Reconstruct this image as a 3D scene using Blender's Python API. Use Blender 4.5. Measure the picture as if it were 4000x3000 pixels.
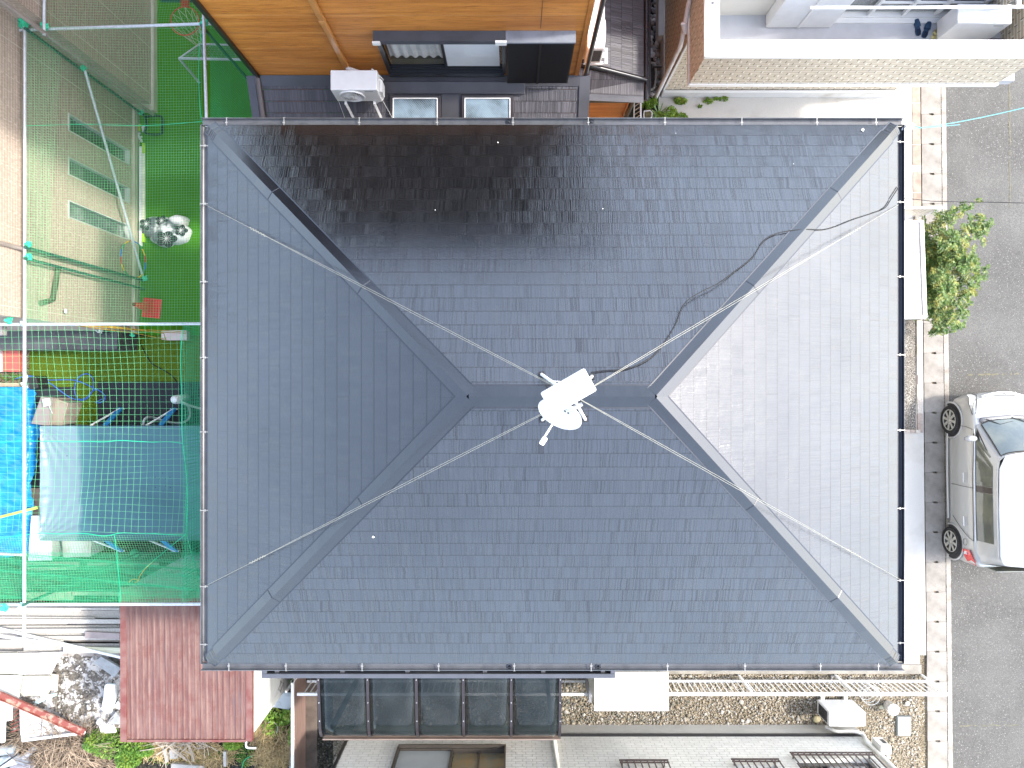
import bpy, bmesh, math, random
from mathutils import Vector, Matrix
random.seed(7)
R = math.radians
for o in list(bpy.data.objects): bpy.data.objects.remove(o)
S = bpy.context.scene
COL = S.collection
H = 14.55          # drone height above the street
F = 2826.0         # focal length in photo pixels (4000 wide)

# ------------------------------------------------------------------ camera, sky, sun
cam = bpy.data.cameras.new('camera'); cam.sensor_width = 36; cam.lens = 36*F/4000
cam.clip_start = 0.1; cam.clip_end = 500
co = bpy.data.objects.new('camera', cam); COL.objects.link(co); co.location = (0, 0, H); S.camera = co
SUN_EL, SUN_AZ = 48.0, 7.0     # the sun stands over the photo's right edge
w = bpy.data.worlds.new('World'); S.world = w; w.use_nodes = True
nt = w.node_tree; nt.nodes.clear()
sky = nt.nodes.new('ShaderNodeTexSky'); sky.sky_type = 'NISHITA'; sky.sun_disc = False
sky.sun_elevation = R(SUN_EL); sky.sun_rotation = R(90-SUN_AZ); sky.dust_density = 1.7; sky.air_density = 1.0; sky.ozone_density = 0.3
bg = nt.nodes.new('ShaderNodeBackground'); bg.inputs[1].default_value = 0.15
wo = nt.nodes.new('ShaderNodeOutputWorld'); hs = nt.nodes.new('ShaderNodeHueSaturation'); hs.inputs['Saturation'].default_value = .76   # thin white haze over the blue
nt.links.new(sky.outputs[0], hs.inputs['Color']); nt.links.new(hs.outputs[0], bg.inputs[0]); nt.links.new(bg.outputs[0], wo.inputs[0])
sl = bpy.data.lights.new('sun', 'SUN'); sl.energy = 1.15; sl.angle = R(4); sl.color = (1, .95, .88)
so = bpy.data.objects.new('sun', sl); COL.objects.link(so)
sd = Vector((math.cos(R(SUN_EL))*math.cos(R(SUN_AZ)), math.cos(R(SUN_EL))*math.sin(R(SUN_AZ)), math.sin(R(SUN_EL))))
so.rotation_euler = sd.to_track_quat('Z', 'Y').to_euler(); so.location = (20, 0, 30)
S.view_settings.view_transform = 'Standard'; S.view_settings.look = 'None'
S.view_settings.exposure = 2.36; S.view_settings.gamma = 1
S.render.engine = 'CYCLES'
S.cycles.max_bounces = 6; S.cycles.diffuse_bounces = 3; S.cycles.glossy_bounces = 3; S.cycles.transmission_bounces = 5; S.cycles.transparent_max_bounces = 12

# ------------------------------------------------------------------ helpers
def P(px, py, z=0.0):
    """point at height z that the photo shows at pixel px, py"""
    d = H - z
    return Vector(((px-2000)/F*d, (1500-py)/F*d, z))
def lerp(a, b, t): return a+(b-a)*t
def rnd(a, b): return random.uniform(a, b)

class MB:
    def __init__(s): s.v = []; s.f = []; s.sm = []; s.uv = {}
    def add(s, vs, fs, smooth=False, uv=None):
        n = len(s.v); s.v += [tuple(v) for v in vs]
        for i, f in enumerate(fs):
            s.f.append(tuple(n+k for k in f)); s.sm.append(smooth)
            if uv: s.uv[len(s.f)-1] = uv[i]
        return s
    def box(s, x0, x1, y0, y1, z0, z1):
        v = [(x0,y0,z0),(x1,y0,z0),(x1,y1,z0),(x0,y1,z0),(x0,y0,z1),(x1,y0,z1),(x1,y1,z1),(x0,y1,z1)]
        return s.add(v, [(3,2,1,0),(4,5,6,7),(0,1,5,4),(1,2,6,5),(2,3,7,6),(3,0,4,7)])
    def rbox(s, c, size, rot):
        """box of size about centre c turned by matrix or z-angle"""
        m = Matrix.Rotation(rot, 3, 'Z') if isinstance(rot, (int, float)) else rot
        sx, sy, sz = size[0]/2, size[1]/2, size[2]/2
        v = [(-sx,-sy,-sz),(sx,-sy,-sz),(sx,sy,-sz),(-sx,sy,-sz),(-sx,-sy,sz),(sx,-sy,sz),(sx,sy,sz),(-sx,sy,sz)]
        c = Vector(c)
        return s.add([c+m@Vector(p) for p in v], [(3,2,1,0),(4,5,6,7),(0,1,5,4),(1,2,6,5),(2,3,7,6),(3,0,4,7)])
    def bar(s, a, b, wd, ht, up=(0,0,1)):
        a = Vector(a); b = Vector(b); d = (b-a); L = d.length
        if L < 1e-6: return s
        d.normalize(); u = Vector(up); sd_ = d.cross(u)
        if sd_.length < 1e-4: sd_ = d.cross(Vector((1,0,0)))
        sd_.normalize(); u = sd_.cross(d)
        o = [(-wd/2,-ht/2),(wd/2,-ht/2),(wd/2,ht/2),(-wd/2,ht/2)]
        v = [a+sd_*p+u*q for p, q in o]+[b+sd_*p+u*q for p, q in o]
        return s.add(v, [(0,1,2,3),(7,6,5,4),(0,4,5,1),(1,5,6,2),(2,6,7,3),(3,7,4,0)])
    def tube(s, pts, r, n=8, cap=True, closed=False):
        pts = [Vector(p) for p in pts]; m = len(pts)
        if m < 2: return s
        rr = r if isinstance(r, (list, tuple)) else [r]*m
        v = []; prev = None
        for i, p in enumerate(pts):
            if closed: d = pts[(i+1) % m]-pts[i-1]
            else: d = pts[min(i+1, m-1)]-pts[max(i-1, 0)]
            if d.length < 1e-9: d = Vector((0,0,1))
            d.normalize()
            if prev is None:
                a = d.cross(Vector((0,0,1)))
                if a.length < .05: a = d.cross(Vector((1,0,0)))
            else: a = prev-d*prev.dot(d)
            a.normalize(); prev = a; b = d.cross(a)
            for k in range(n):
                t = 2*math.pi*(k+.5)/n
                v.append(p+a*(rr[i]*math.cos(t))+b*(rr[i]*math.sin(t)))
        f = []
        for i in range(m if closed else m-1):
            j = (i+1) % m
            for k in range(n):
                l = (k+1) % n
                f.append((i*n+k, i*n+l, j*n+l, j*n+k))
        s.add(v, f, n > 5)
        if cap and not closed:
            s.add(v[:n], [tuple(range(n))[::-1]]); s.add(v[-n:], [tuple(range(n))])
        return s
    def prism(s, poly, z0, z1):
        n = len(poly)
        if sum(poly[i][0]*poly[(i+1) % n][1]-poly[(i+1) % n][0]*poly[i][1] for i in range(n)) < 0: poly = poly[::-1]
        v = [(x, y, z0) for x, y in poly]+[(x, y, z1) for x, y in poly]
        return s.add(v, [tuple(range(n))[::-1], tuple(range(n, 2*n))]+[(i, (i+1) % n, (i+1) % n+n, i+n) for i in range(n)])
    def plate(s, pts, th, uv=None):
        """polygon in space given thickness th below its face"""
        pts = [Vector(p) for p in pts]; n = len(pts)
        nn = (pts[1]-pts[0]).cross(pts[2]-pts[0]).normalized()
        lo = [p-nn*th for p in pts]
        fs = [tuple(range(n)), tuple(range(n, 2*n))[::-1]]+[(i, i+n, (i+1) % n+n, (i+1) % n) for i in range(n)]
        u = None
        if uv: u = [list(uv), list(uv)[::-1]]+[[uv[i], uv[i], uv[(i+1) % n], uv[(i+1) % n]] for i in range(n)]
        return s.add(pts+lo, fs, uv=u)
    def lathe(s, prof, c=(0,0,0), n=20, m=None, smooth=True):
        c = Vector(c); v = []
        for r, z in prof:
            for k in range(n):
                t = 2*math.pi*k/n; p = Vector((r*math.cos(t), r*math.sin(t), z))
                v.append(c+(m@p if m else p))
        f = []
        for i in range(len(prof)-1):
            for k in range(n):
                l = (k+1) % n; f.append((i*n+k, i*n+l, (i+1)*n+l, (i+1)*n+k))
        return s.add(v, f, smooth)
    def grid(s, fn, nu, nv, smooth=True):
        v = [fn(i/nu, j/nv) for j in range(nv+1) for i in range(nu+1)]
        f = [(j*(nu+1)+i, j*(nu+1)+i+1, (j+1)*(nu+1)+i+1, (j+1)*(nu+1)+i) for j in range(nv) for i in range(nu)]
        uv = [[(i/nu, j/nv), ((i+1)/nu, j/nv), ((i+1)/nu, (j+1)/nv), (i/nu, (j+1)/nv)] for j in range(nv) for i in range(nu)]
        return s.add(v, f, smooth, uv)
    def wall(s, o, U, V, N, u1, v1, holes=(), depth=.06):
        """wall rectangle u1 x v1 metres with real openings and their reveals; UVs in metres"""
        o = Vector(o); U = Vector(U); V = Vector(V); N = Vector(N)
        us = sorted({0, u1, *[h[0] for h in holes], *[h[1] for h in holes]}); vs = sorted({0, v1, *[h[2] for h in holes], *[h[3] for h in holes]})
        flip = U.cross(V).dot(N) < 0
        for i in range(len(us)-1):
            for j in range(len(vs)-1):
                cu, cv = (us[i]+us[i+1])/2, (vs[j]+vs[j+1])/2
                if any(h[0] < cu < h[1] and h[2] < cv < h[3] for h in holes): continue
                q = [(us[i], vs[j]), (us[i+1], vs[j]), (us[i+1], vs[j+1]), (us[i], vs[j+1])]
                if flip: q = q[::-1]
                s.add([o+U*a+V*b for a, b in q], [(0,1,2,3)], uv=[q])
        for h in holes:
            c = [(h[0],h[2]),(h[1],h[2]),(h[1],h[3]),(h[0],h[3])]
            for k in range(4):
                a, b = c[k], c[(k+1) % 4]
                p, q = o+U*a[0]+V*a[1], o+U*b[0]+V*b[1]
                s.add([p, q, q-N*depth, p-N*depth], [(0,1,2,3)], uv=[[a, b, b, a]])
        return s
    def build(s, name, mat, parent=None, bevel=0, world=True, solid=0, label=None):
        me = bpy.data.meshes.new(name)
        off = Vector((0,0,0))
        if parent and world:
            off = Vector(parent.get('_o', (0,0,0)))
        me.from_pydata([tuple(Vector(v)-off) for v in s.v], [], s.f)
        me.polygons.foreach_set('use_smooth', s.sm)
        if s.uv:
            l = me.uv_layers.new(name='UVMap')
            for pi, u in s.uv.items():
                p = me.polygons[pi]
                for k, li in enumerate(p.loop_indices): l.data[li].uv = u[k]
        me.materials.append(mat); me.update()
        o = bpy.data.objects.new(name, me); COL.objects.link(o)
        if parent: o.parent = parent; o['_o'] = tuple(off)
        if bevel:
            b = o.modifiers.new('bevel', 'BEVEL'); b.width = bevel; b.segments = 2; b.limit_method = 'ANGLE'; b.angle_limit = R(40)
        if solid:
            b = o.modifiers.new('thick', 'SOLIDIFY'); b.thickness = solid; b.offset = 0
        if label: o['label'] = label
        return o

def tag(o, label, cat, group=None, kind=None):
    o['label'] = label; o['category'] = cat
    if group: o['group'] = group
    if kind: o['kind'] = kind
    return o
def thing(name, label, cat, loc=(0,0,0), group=None, rz=0):
    o = bpy.data.objects.new(name, None); COL.objects.link(o); o.empty_display_size = .2
    o.location = loc; o.rotation_euler = (0,0,rz); o['_o'] = tuple(loc)
    return tag(o, label, cat, group)
def struct(name, mb, mat, kind='structure'):
    o = mb.build(name, mat); o['kind'] = kind; return o
def copy_tree(o, parent=None):
    c = o.copy(); COL.objects.link(c); c.parent = parent
    for ch in list(o.children): copy_tree(ch, c)
    return c

# ------------------------------------------------------------------ materials
MATS = {}
def node(nt, t, **k):
    n = nt.nodes.new(t)
    for a, b in k.items(): setattr(n, a, b)
    return n
def mixc(nt, fac, a, b, bt='MIX'):
    m = node(nt, 'ShaderNodeMix', data_type='RGBA', blend_type=bt)
    for i, v in ((0, fac), (6, a), (7, b)):
        if isinstance(v, (int, float)): m.inputs[i].default_value = v
        elif isinstance(v, (tuple, list)): m.inputs[i].default_value = (*v[:3], 1)
        else: nt.links.new(v, m.inputs[i])
    return m.outputs[2]
def mth(nt, op, a, b=0.0, c=None):
    m = node(nt, 'ShaderNodeMath', operation=op)
    for i, v in enumerate((a, b, c)):
        if v is None: continue
        if isinstance(v, (int, float)): m.inputs[i].default_value = v
        else: nt.links.new(v, m.inputs[i])
    return m.outputs[0]
def ramp(nt, src, lo, hi):
    r = node(nt, 'ShaderNodeMapRange'); r.inputs[1].default_value = lo; r.inputs[2].default_value = hi
    nt.links.new(src, r.inputs[0]); return r.outputs[0]
def noise(nt, vec, scale, detail=4, rough=.6):
    n = node(nt, 'ShaderNodeTexNoise'); n.inputs['Scale'].default_value = scale; n.inputs['Detail'].default_value = detail; n.inputs['Roughness'].default_value = rough
    if vec is not None: nt.links.new(vec, n.inputs['Vector'])
    return n.outputs[0]
def newmat(name):
    m = bpy.data.materials.new(name); m.use_nodes = True; nt = m.node_tree
    b = nt.nodes['Principled BSDF']; return m, nt, b
def M(name, col, rough=.6, metal=0, var=.25, vs=3.0, col2=None, bump=0, bs=60, spec=.5, coat=0, lo=.4, hi=.65, alpha=1, trans=0, fine=0, fs=150, stretch=None, ior=1.5):
    """painted / mineral / plastic surface: two-tone noise, fine grain and bump"""
    if name in MATS: return MATS[name]
    m, nt, b = newmat(name); tc = node(nt, 'ShaderNodeTexCoord').outputs['Object']
    if stretch:
        mp = node(nt, 'ShaderNodeMapping'); mp.inputs['Scale'].default_value = stretch; nt.links.new(tc, mp.inputs[0]); tc = mp.outputs[0]
    c2 = col2 or tuple(c*(1-var) for c in col)
    n1 = noise(nt, tc, vs, 5)
    c = mixc(nt, ramp(nt, n1, lo, hi), col, c2)
    if fine:
        n3 = noise(nt, tc, fs, 2, .8)
        c = mixc(nt, ramp(nt, n3, .35, .68), c, tuple(min(1, x*(1-fine)) for x in col))
    nt.links.new(c, b.inputs['Base Color'])
    b.inputs['Roughness'].default_value = rough; b.inputs['Metallic'].default_value = metal
    b.inputs['Specular IOR Level'].default_value = spec; b.inputs['Coat Weight'].default_value = coat
    b.inputs['IOR'].default_value = ior; b.inputs['Transmission Weight'].default_value = trans; b.inputs['Alpha'].default_value = alpha
    if bump:
        n2 = noise(nt, tc, bs, 3)
        bp = node(nt, 'ShaderNodeBump'); bp.inputs['Strength'].default_value = bump; bp.inputs['Distance'].default_value = .02
        nt.links.new(n2, bp.inputs['Height']); nt.links.new(bp.outputs[0], b.inputs['Normal'])
    MATS[name] = m; return m

def slate_mat(name, base, rough=.36, groove=.6, spec=.5, across=46, tint=.5, ior=1.5, hk=.5, tk=1.0):
    """pressed slate: courses .182 m high, tabs with fine grooves running up the slope (UV in metres)"""
    if name in MATS: return MATS[name]
    m, nt, b = newmat(name); uv = node(nt, 'ShaderNodeTexCoord').outputs['UV']
    sp = node(nt, 'ShaderNodeSeparateXYZ'); nt.links.new(uv, sp.inputs[0]); u, v = sp.outputs[0], sp.outputs[1]
    row = mth(nt, 'FLOOR', mth(nt, 'DIVIDE', v, .182)); fr = mth(nt, 'FRACT', mth(nt, 'DIVIDE', v, .182))
    warp = noise(nt, uv, 5.0, 2)
    uw = mth(nt, 'ADD', u, mth(nt, 'MULTIPLY', warp, .035))
    cb = node(nt, 'ShaderNodeCombineXYZ'); nt.links.new(mth(nt, 'MULTIPLY', uw, across), cb.inputs[0]); nt.links.new(mth(nt, 'MULTIPLY', row, 7.31), cb.inputs[1]); nt.links.new(mth(nt, 'MULTIPLY', v, .4), cb.inputs[2])
    g = noise(nt, cb.outputs[0], 1.0, 2.0, .7)
    # tabs about 9 cm wide: some grooved hard, some nearly smooth
    tabu = mth(nt, 'FLOOR', mth(nt, 'ADD', mth(nt, 'MULTIPLY', u, 11.0), mth(nt, 'MULTIPLY', row, 3.37)))
    ct = node(nt, 'ShaderNodeCombineXYZ'); nt.links.new(tabu, ct.inputs[0]); nt.links.new(row, ct.inputs[1])
    wn = node(nt, 'ShaderNodeTexWhiteNoise', noise_dimensions='3D'); nt.links.new(ct.outputs[0], wn.inputs[0])
    amp = mth(nt, 'ADD', mth(nt, 'MULTIPLY', wn.outputs[0], .5), .5)
    h = mth(nt, 'MULTIPLY', ramp(nt, g, .42, .60), amp)
    # joints between slates every .91 m, half bonded
    ju = mth(nt, 'FRACT', mth(nt, 'ADD', mth(nt, 'DIVIDE', u, .91), mth(nt, 'MULTIPLY', row, .5)))
    jl = mth(nt, 'LESS_THAN', ju, .006); edge = mth(nt, 'LESS_THAN', fr, .075)
    dark = mth(nt, 'MAXIMUM', mth(nt, 'MULTIPLY', jl, .5), mth(nt, 'MULTIPLY', edge, .62))
    big = noise(nt, uv, .55, 5); tone = mth(nt, 'MULTIPLY', wn.outputs[0], .35)
    c = mixc(nt, ramp(nt, big, .35, .7), base, tuple(x*1.25 for x in base))
    c = mixc(nt, tone, c, tuple(x*1.5 for x in base))
    c = mixc(nt, mth(nt, 'MULTIPLY', h, tint), c, tuple(min(.5, x*4.5+.01) for x in base))
    c = mixc(nt, mth(nt, 'MULTIPLY', dark, .5), c, tuple(x*.3 for x in base))
    nt.links.new(c, b.inputs['Base Color'])
    rr = mth(nt, 'ADD', mth(nt, 'MULTIPLY', noise(nt, uv, 2.2, 4), .18), rough-.09)
    rr = mth(nt, 'ADD', rr, mth(nt, 'MULTIPLY', dark, .12))
    nt.links.new(rr, b.inputs['Roughness']); sv = mth(nt, 'MULTIPLY', mth(nt, 'MULTIPLY', mth(nt, 'SUBTRACT', 1.0, mth(nt, 'MULTIPLY', dark, .42)), mth(nt, 'ADD', .80, mth(nt, 'MULTIPLY', big, .38))), mth(nt, 'MULTIPLY', mth(nt, 'SUBTRACT', 1.0, mth(nt, 'MULTIPLY', h, hk)), spec))
    nt.links.new(sv, b.inputs['Specular IOR Level']); b.inputs['IOR'].default_value = ior
    fine = noise(nt, uv, 240, 2)
    hh = mth(nt, 'ADD', mth(nt, 'MULTIPLY', h, 1.0), mth(nt, 'MULTIPLY', fine, .35))
    bp = node(nt, 'ShaderNodeBump'); bp.inputs['Strength'].default_value = groove; bp.inputs['Distance'].default_value = .0035
    nt.links.new(hh, bp.inputs['Height']); nt.links.new(bp.outputs[0], b.inputs['Normal'])
    MATS[name] = m; return m

def brick_mat(name, c1, c2, mortar, bw, bh, ms=.004, rough=.75, bump=.5, off=.5, var=.3, stretch=(2, 30, 1), spec=.3, smooth=.1):
    """tiled / panelled siding laid out in metres on the wall's UVs"""
    if name in MATS: return MATS[name]
    m, nt, b = newmat(name); uv = node(nt, 'ShaderNodeTexCoord').outputs['UV']
    br = node(nt, 'ShaderNodeTexBrick'); nt.links.new(uv, br.inputs['Vector']); br.offset = off
    br.inputs['Scale'].default_value = 1; br.inputs['Brick Width'].default_value = bw; br.inputs['Row Height'].default_value = bh
    br.inputs['Mortar Size'].default_value = ms; br.inputs['Mortar Smooth'].default_value = smooth; br.inputs['Bias'].default_value = 0
    br.inputs['Color1'].default_value = (*c1, 1); br.inputs['Color2'].default_value = (*c2, 1); br.inputs['Mortar'].default_value = (*mortar, 1)
    mp = node(nt, 'ShaderNodeMapping'); mp.inputs['Scale'].default_value = stretch; nt.links.new(uv, mp.inputs[0])
    n1 = noise(nt, mp.outputs[0], 4, 5, .7); n0 = noise(nt, uv, .8, 4)
    c = mixc(nt, mth(nt, 'MULTIPLY', ramp(nt, n1, .38, .7), var), br.outputs[0], tuple(x*.35 for x in c1))
    c = mixc(nt, mth(nt, 'MULTIPLY', ramp(nt, n0, .4, .8), .3), c, tuple(x*.6 for x in c1))
    nt.links.new(c, b.inputs['Base Color']); b.inputs['Roughness'].default_value = rough; b.inputs['Specular IOR Level'].default_value = spec
    hh = mth(nt, 'ADD', mth(nt, 'MULTIPLY', br.outputs[1], -1.0), mth(nt, 'MULTIPLY', n1, .5))
    bp = node(nt, 'ShaderNodeBump'); bp.inputs['Strength'].default_value = bump; bp.inputs['Distance'].default_value = .006
    nt.links.new(hh, bp.inputs['Height']); nt.links.new(bp.outputs[0], b.inputs['Normal'])
    MATS[name] = m; return m

def gravel_mat(name, cols, scale, bump=.8, rough=.85, big=1.0):
    if name in MATS: return MATS[name]
    m, nt, b = newmat(name); tc = node(nt, 'ShaderNodeTexCoord').outputs['Object']
    vo = node(nt, 'ShaderNodeTexVoronoi'); vo.inputs['Scale'].default_value = scale; nt.links.new(tc, vo.inputs['Vector'])
    sp = node(nt, 'ShaderNodeSeparateColor'); nt.links.new(vo.outputs['Color'], sp.inputs[0])
    c = mixc(nt, ramp(nt, sp.outputs[0], .1, .9), cols[0], cols[1])
    c = mixc(nt, ramp(nt, sp.outputs[1], .8, .95), c, cols[2])
    n = noise(nt, tc, big, 5)
    c = mixc(nt, ramp(nt, n, .42, .68), c, cols[3])
    c = mixc(nt, ramp(nt, vo.outputs['Distance'], .45, .8), c, tuple(x*.25 for x in cols[0]))
    nt.links.new(c, b.inputs['Base Color']); b.inputs['Roughness'].default_value = rough; b.inputs['Specular IOR Level'].default_value = .3
    bp = node(nt, 'ShaderNodeBump'); bp.inputs['Strength'].default_value = bump; bp.inputs['Distance'].default_value = .02; bp.invert = True
    nt.links.new(vo.outputs['Distance'], bp.inputs['Height']); nt.links.new(bp.outputs[0], b.inputs['Normal'])
    MATS[name] = m; return m

def leaf_mat(name, c1, c2, c3, rough=.5):
    if name in MATS: return MATS[name]
    m, nt, b = newmat(name); g = node(nt, 'ShaderNodeNewGeometry'); tc = node(nt, 'ShaderNodeTexCoord').outputs['Object']
    c = mixc(nt, g.outputs['Random Per Island'], c1, c2)
    c = mixc(nt, ramp(nt, noise(nt, tc, 5, 3), .5, .66), c, c3)
    nt.links.new(c, b.inputs['Base Color']); b.inputs['Roughness'].default_value = rough; b.inputs['Specular IOR Level'].default_value = .35
    b.inputs['Subsurface Weight'].default_value = 0
    MATS[name] = m; return m

def glass_mat(name, col, rough=.05, alpha=.5, spec=.8):
    """tinted pane seen through: mix of clear and a glossy tinted surface"""
    if name in MATS: return MATS[name]
    m, nt, b = newmat(name); tc = node(nt, 'ShaderNodeTexCoord').outputs['Object']
    c = mixc(nt, ramp(nt, noise(nt, tc, 2.5, 5), .4, .7), col, tuple(min(1, x*1.5+.01) for x in col))
    nt.links.new(c, b.inputs['Base Color'])
    b.inputs['Roughness'].default_value = rough; b.inputs['Alpha'].default_value = alpha; b.inputs['Specular IOR Level'].default_value = spec
    MATS[name] = m; return m

SL = slate_mat('roof slate', (.0030, .0031, .0036), rough=.21, groove=.36, spec=.95, across=105, ior=1.74)
SLS = slate_mat('roof slate side', (.0030, .0031, .0036), rough=.17, groove=.20, spec=.92, across=130, ior=1.64, hk=.20)
SL2 = slate_mat('lower roof slate', (.035, .033, .038), rough=.42, groove=.8, across=40)
CAP = M('cap metal dark', (.006, .0065, .009), rough=.24, var=.25, vs=2, bump=.06, bs=6, spec=.85, ior=1.58)
GUT = M('gutter plastic', (.22, .22, .235), rough=.3, var=.3, vs=3)
GUT_SHADE = M('gutter shade dark', (.035, .040, .052), rough=.25, var=.3, vs=3)  # darker copy for the right gutter, its inside shade put into the colour
STEEL = M('galvanised steel', (.55, .57, .58), rough=.35, metal=.6, var=.2, vs=30)
WHITE = M('white paint', (.8, .8, .78), rough=.4, var=.06, vs=3)
WHITEP = M('white plastic', (.78, .78, .77), rough=.35, var=.08, vs=4)
OFFW = M('off white render', (.72, .70, .64), rough=.8, var=.12, vs=2, bump=.2, bs=80)
BLACK = M('black plastic', (.012, .012, .014), rough=.4, var=.2)
DGREY = M('dark grey metal', (.05, .052, .058), rough=.35, var=.2, vs=4)
MGREY = M('grey aluminium', (.11, .115, .13), rough=.3, metal=.3, var=.15, vs=4)
RUBBER = M('rubber', (.012, .012, .012), rough=.75, var=.3, vs=20)
CONC = M('concrete', (.46, .44, .40), rough=.9, var=.35, vs=1.3, bump=.25, bs=90, fine=.2, fs=60)
CONCB = M('bright concrete', (.64, .61, .55), rough=.9, col2=(.42, .37, .29), vs=1.1, bump=.25, bs=90, lo=.52, hi=.75, fine=.15, fs=70)
CONCD = M('dark concrete', (.30, .28, .24), rough=.9, col2=(.14, .13, .11), vs=3, bump=.3, bs=60, fine=.2, fs=60)  # mottled, darker concrete for the strip beside the fence
GLASSD = M('dark window glass', (.02, .025, .03), rough=.06, var=.3, vs=1, spec=1.0)

# ------------------------------------------------------------------ the main roof's geometry
CX, CY, LX, WY, T = .517, -.13, 4.40, 3.435, .5      # centre, half length, half depth of the slates, pitch
EZ = H-9.233; RZ = EZ+WY*T
def roofz(x, y):
    return EZ+T*max(0, min(WY-abs(y-CY), LX-abs(x-CX)))
def onroof(px, py, off=.02):
    z = 6.0
    for _ in range(40):
        p = P(px, py, z); z = lerp(z, roofz(p.x, p.y)+off, .6)
    return P(px, py, z)

# ------------------------------------------------------------------ the setting
def sheet(x0, x1, y0, y1, z): return MB().add([(x0,y0,z),(x1,y0,z),(x1,y1,z),(x0,y1,z)], [(0,1,2,3)])
SX = lambda y: -.0103*y       # the street runs very slightly askew
def strip(xa, xb, z, y0=-14, y1=14):
    return MB().add([(xa+SX(y0),y0,z),(xb+SX(y0),y0,z),(xb+SX(y1),y1,z),(xa+SX(y1),y1,z)], [(0,1,2,3)])
SOIL = gravel_mat('yard soil', [(.20,.16,.10),(.30,.25,.17),(.5,.47,.40),(.15,.12,.075)], 45, bump=.6, big=1.4)
struct('ground', sheet(-60, 60, -60, 60, -.04), SOIL)
def asphalt_mat():
    m, nt, b = newmat('asphalt'); tc = node(nt, 'ShaderNodeTexCoord').outputs['Object']
    vo = node(nt, 'ShaderNodeTexVoronoi'); vo.inputs['Scale'].default_value = 80; nt.links.new(tc, vo.inputs[0])
    sp = node(nt, 'ShaderNodeSeparateColor'); nt.links.new(vo.outputs['Color'], sp.inputs[0])
    c = mixc(nt, sp.outputs[0], (.058,.056,.050), (.115,.11,.10))
    c = mixc(nt, ramp(nt, sp.outputs[1], .95, .99), c, (.26,.25,.23))
    c = mixc(nt, ramp(nt, noise(nt, tc, .7, 5), .42, .66), c, mixc(nt, sp.outputs[2], (.08,.078,.072), (.16,.155,.14)))
    c = mixc(nt, mth(nt, 'MULTIPLY', ramp(nt, noise(nt, tc, 1.7, 6, .75), .56, .7), .3), c, (.07,.068,.062))
    nt.links.new(c, b.inputs['Base Color']); b.inputs['Roughness'].default_value = .85
    bp = node(nt, 'ShaderNodeBump'); bp.inputs['Strength'].default_value = .6; bp.inputs['Distance'].default_value = .01
    nt.links.new(sp.outputs[0], bp.inputs['Height']); nt.links.new(bp.outputs[0], b.inputs['Normal'])
    return m
struct('road', strip(8.79, 30, 0, -60, 60), asphalt_mat())
struct('kerb_strip', strip(8.695, 8.786, .004), M('kerb', (.36,.335,.29), rough=.9, col2=(.22,.19,.16), vs=5, bump=.3, bs=60))
struct('pavement', strip(6.6, 8.27, .0, -5.45, 14).add([(2.95,3.1,-.004),(7.2,3.1,-.004),(7.2,5.85,-.004),(2.95,5.85,-.004)], [(0,1,2,3)]), CONCB)
struct('path', sheet(2.2, 8.2, -5.63, -5.0, .004).add([(-2, -5.63, .004),(2.19,-5.63,.004),(2.19,-4.9,.004),(-2,-4.9,.004)], [(0,1,2,3)]), CONCB)
struct('footing_strip', MB().box(-.5, 8.22, -5.82, -5.635, -.03, .03), CONCD)
# expansion joints and the brown joint bricks on the pavement
jb = MB()
for y0 in [4.4+.42*i for i in range(4)]+[2.6+.42*i for i in range(4)]: jb.box(8.10+SX(y0), 8.262+SX(y0), y0, y0+.405, .003, .012)
struct('paving_bricks', jb, M('brown brick', (.36,.27,.21), rough=.9, var=.35, vs=6, bump=.3))
# gravel parking patch with a brick edging
struct('gravel_patch', sheet(7.0, 8.12, P(0,1683).y, P(0,1240).y, .006), gravel_mat('fine gravel', [(.17,.155,.135),(.38,.34,.28),(.6,.57,.5),(.23,.20,.165)], 60, big=1.5))
eb = MB(); rr_ = random.Random(3)
y = P(0,1690).y
while y < P(0,1250).y:
    eb.box(8.135+SX(y)+rr_.uniform(-.006,.006), 8.235+SX(y), y, y+.188, -.01, .035+rr_.uniform(-.004,.006)); y += .195
x = 7.0
while x < 8.1: eb.box(x, x+.092, P(0,1690).y-.01, P(0,1690).y+.06, -.01, .033+rr_.uniform(-.004,.006)); x += .1
def rand_mat(name, cols, rough=.85, bump=.3):
    m, nt, b = newmat(name); g = node(nt, 'ShaderNodeNewGeometry'); cr = node(nt, 'ShaderNodeValToRGB')
    e = cr.color_ramp.elements
    while len(e) < len(cols): e.new(.5)
    for i, c in enumerate(cols): e[i].position = i/max(1, len(cols)-1); e[i].color = (*c, 1)
    nt.links.new(g.outputs['Random Per Island'], cr.inputs[0])
    tc = node(nt, 'ShaderNodeTexCoord').outputs['Object']
    c = mixc(nt, mth(nt, 'MULTIPLY', ramp(nt, noise(nt, tc, 30, 4), .4, .7), .35), cr.outputs[0], (.1,.085,.07))
    nt.links.new(c, b.inputs['Base Color']); b.inputs['Roughness'].default_value = rough
    bp = node(nt, 'ShaderNodeBump'); bp.inputs['Strength'].default_value = bump; bp.inputs['Distance'].default_value = .01
    nt.links.new(noise(nt, tc, 60, 3), bp.inputs['Height']); nt.links.new(bp.outputs[0], b.inputs['Normal'])
    return m
struct('brick_edging', eb, rand_mat('edging bricks', [(.42,.33,.27),(.55,.50,.43),(.35,.25,.2),(.62,.58,.5)]))
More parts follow.
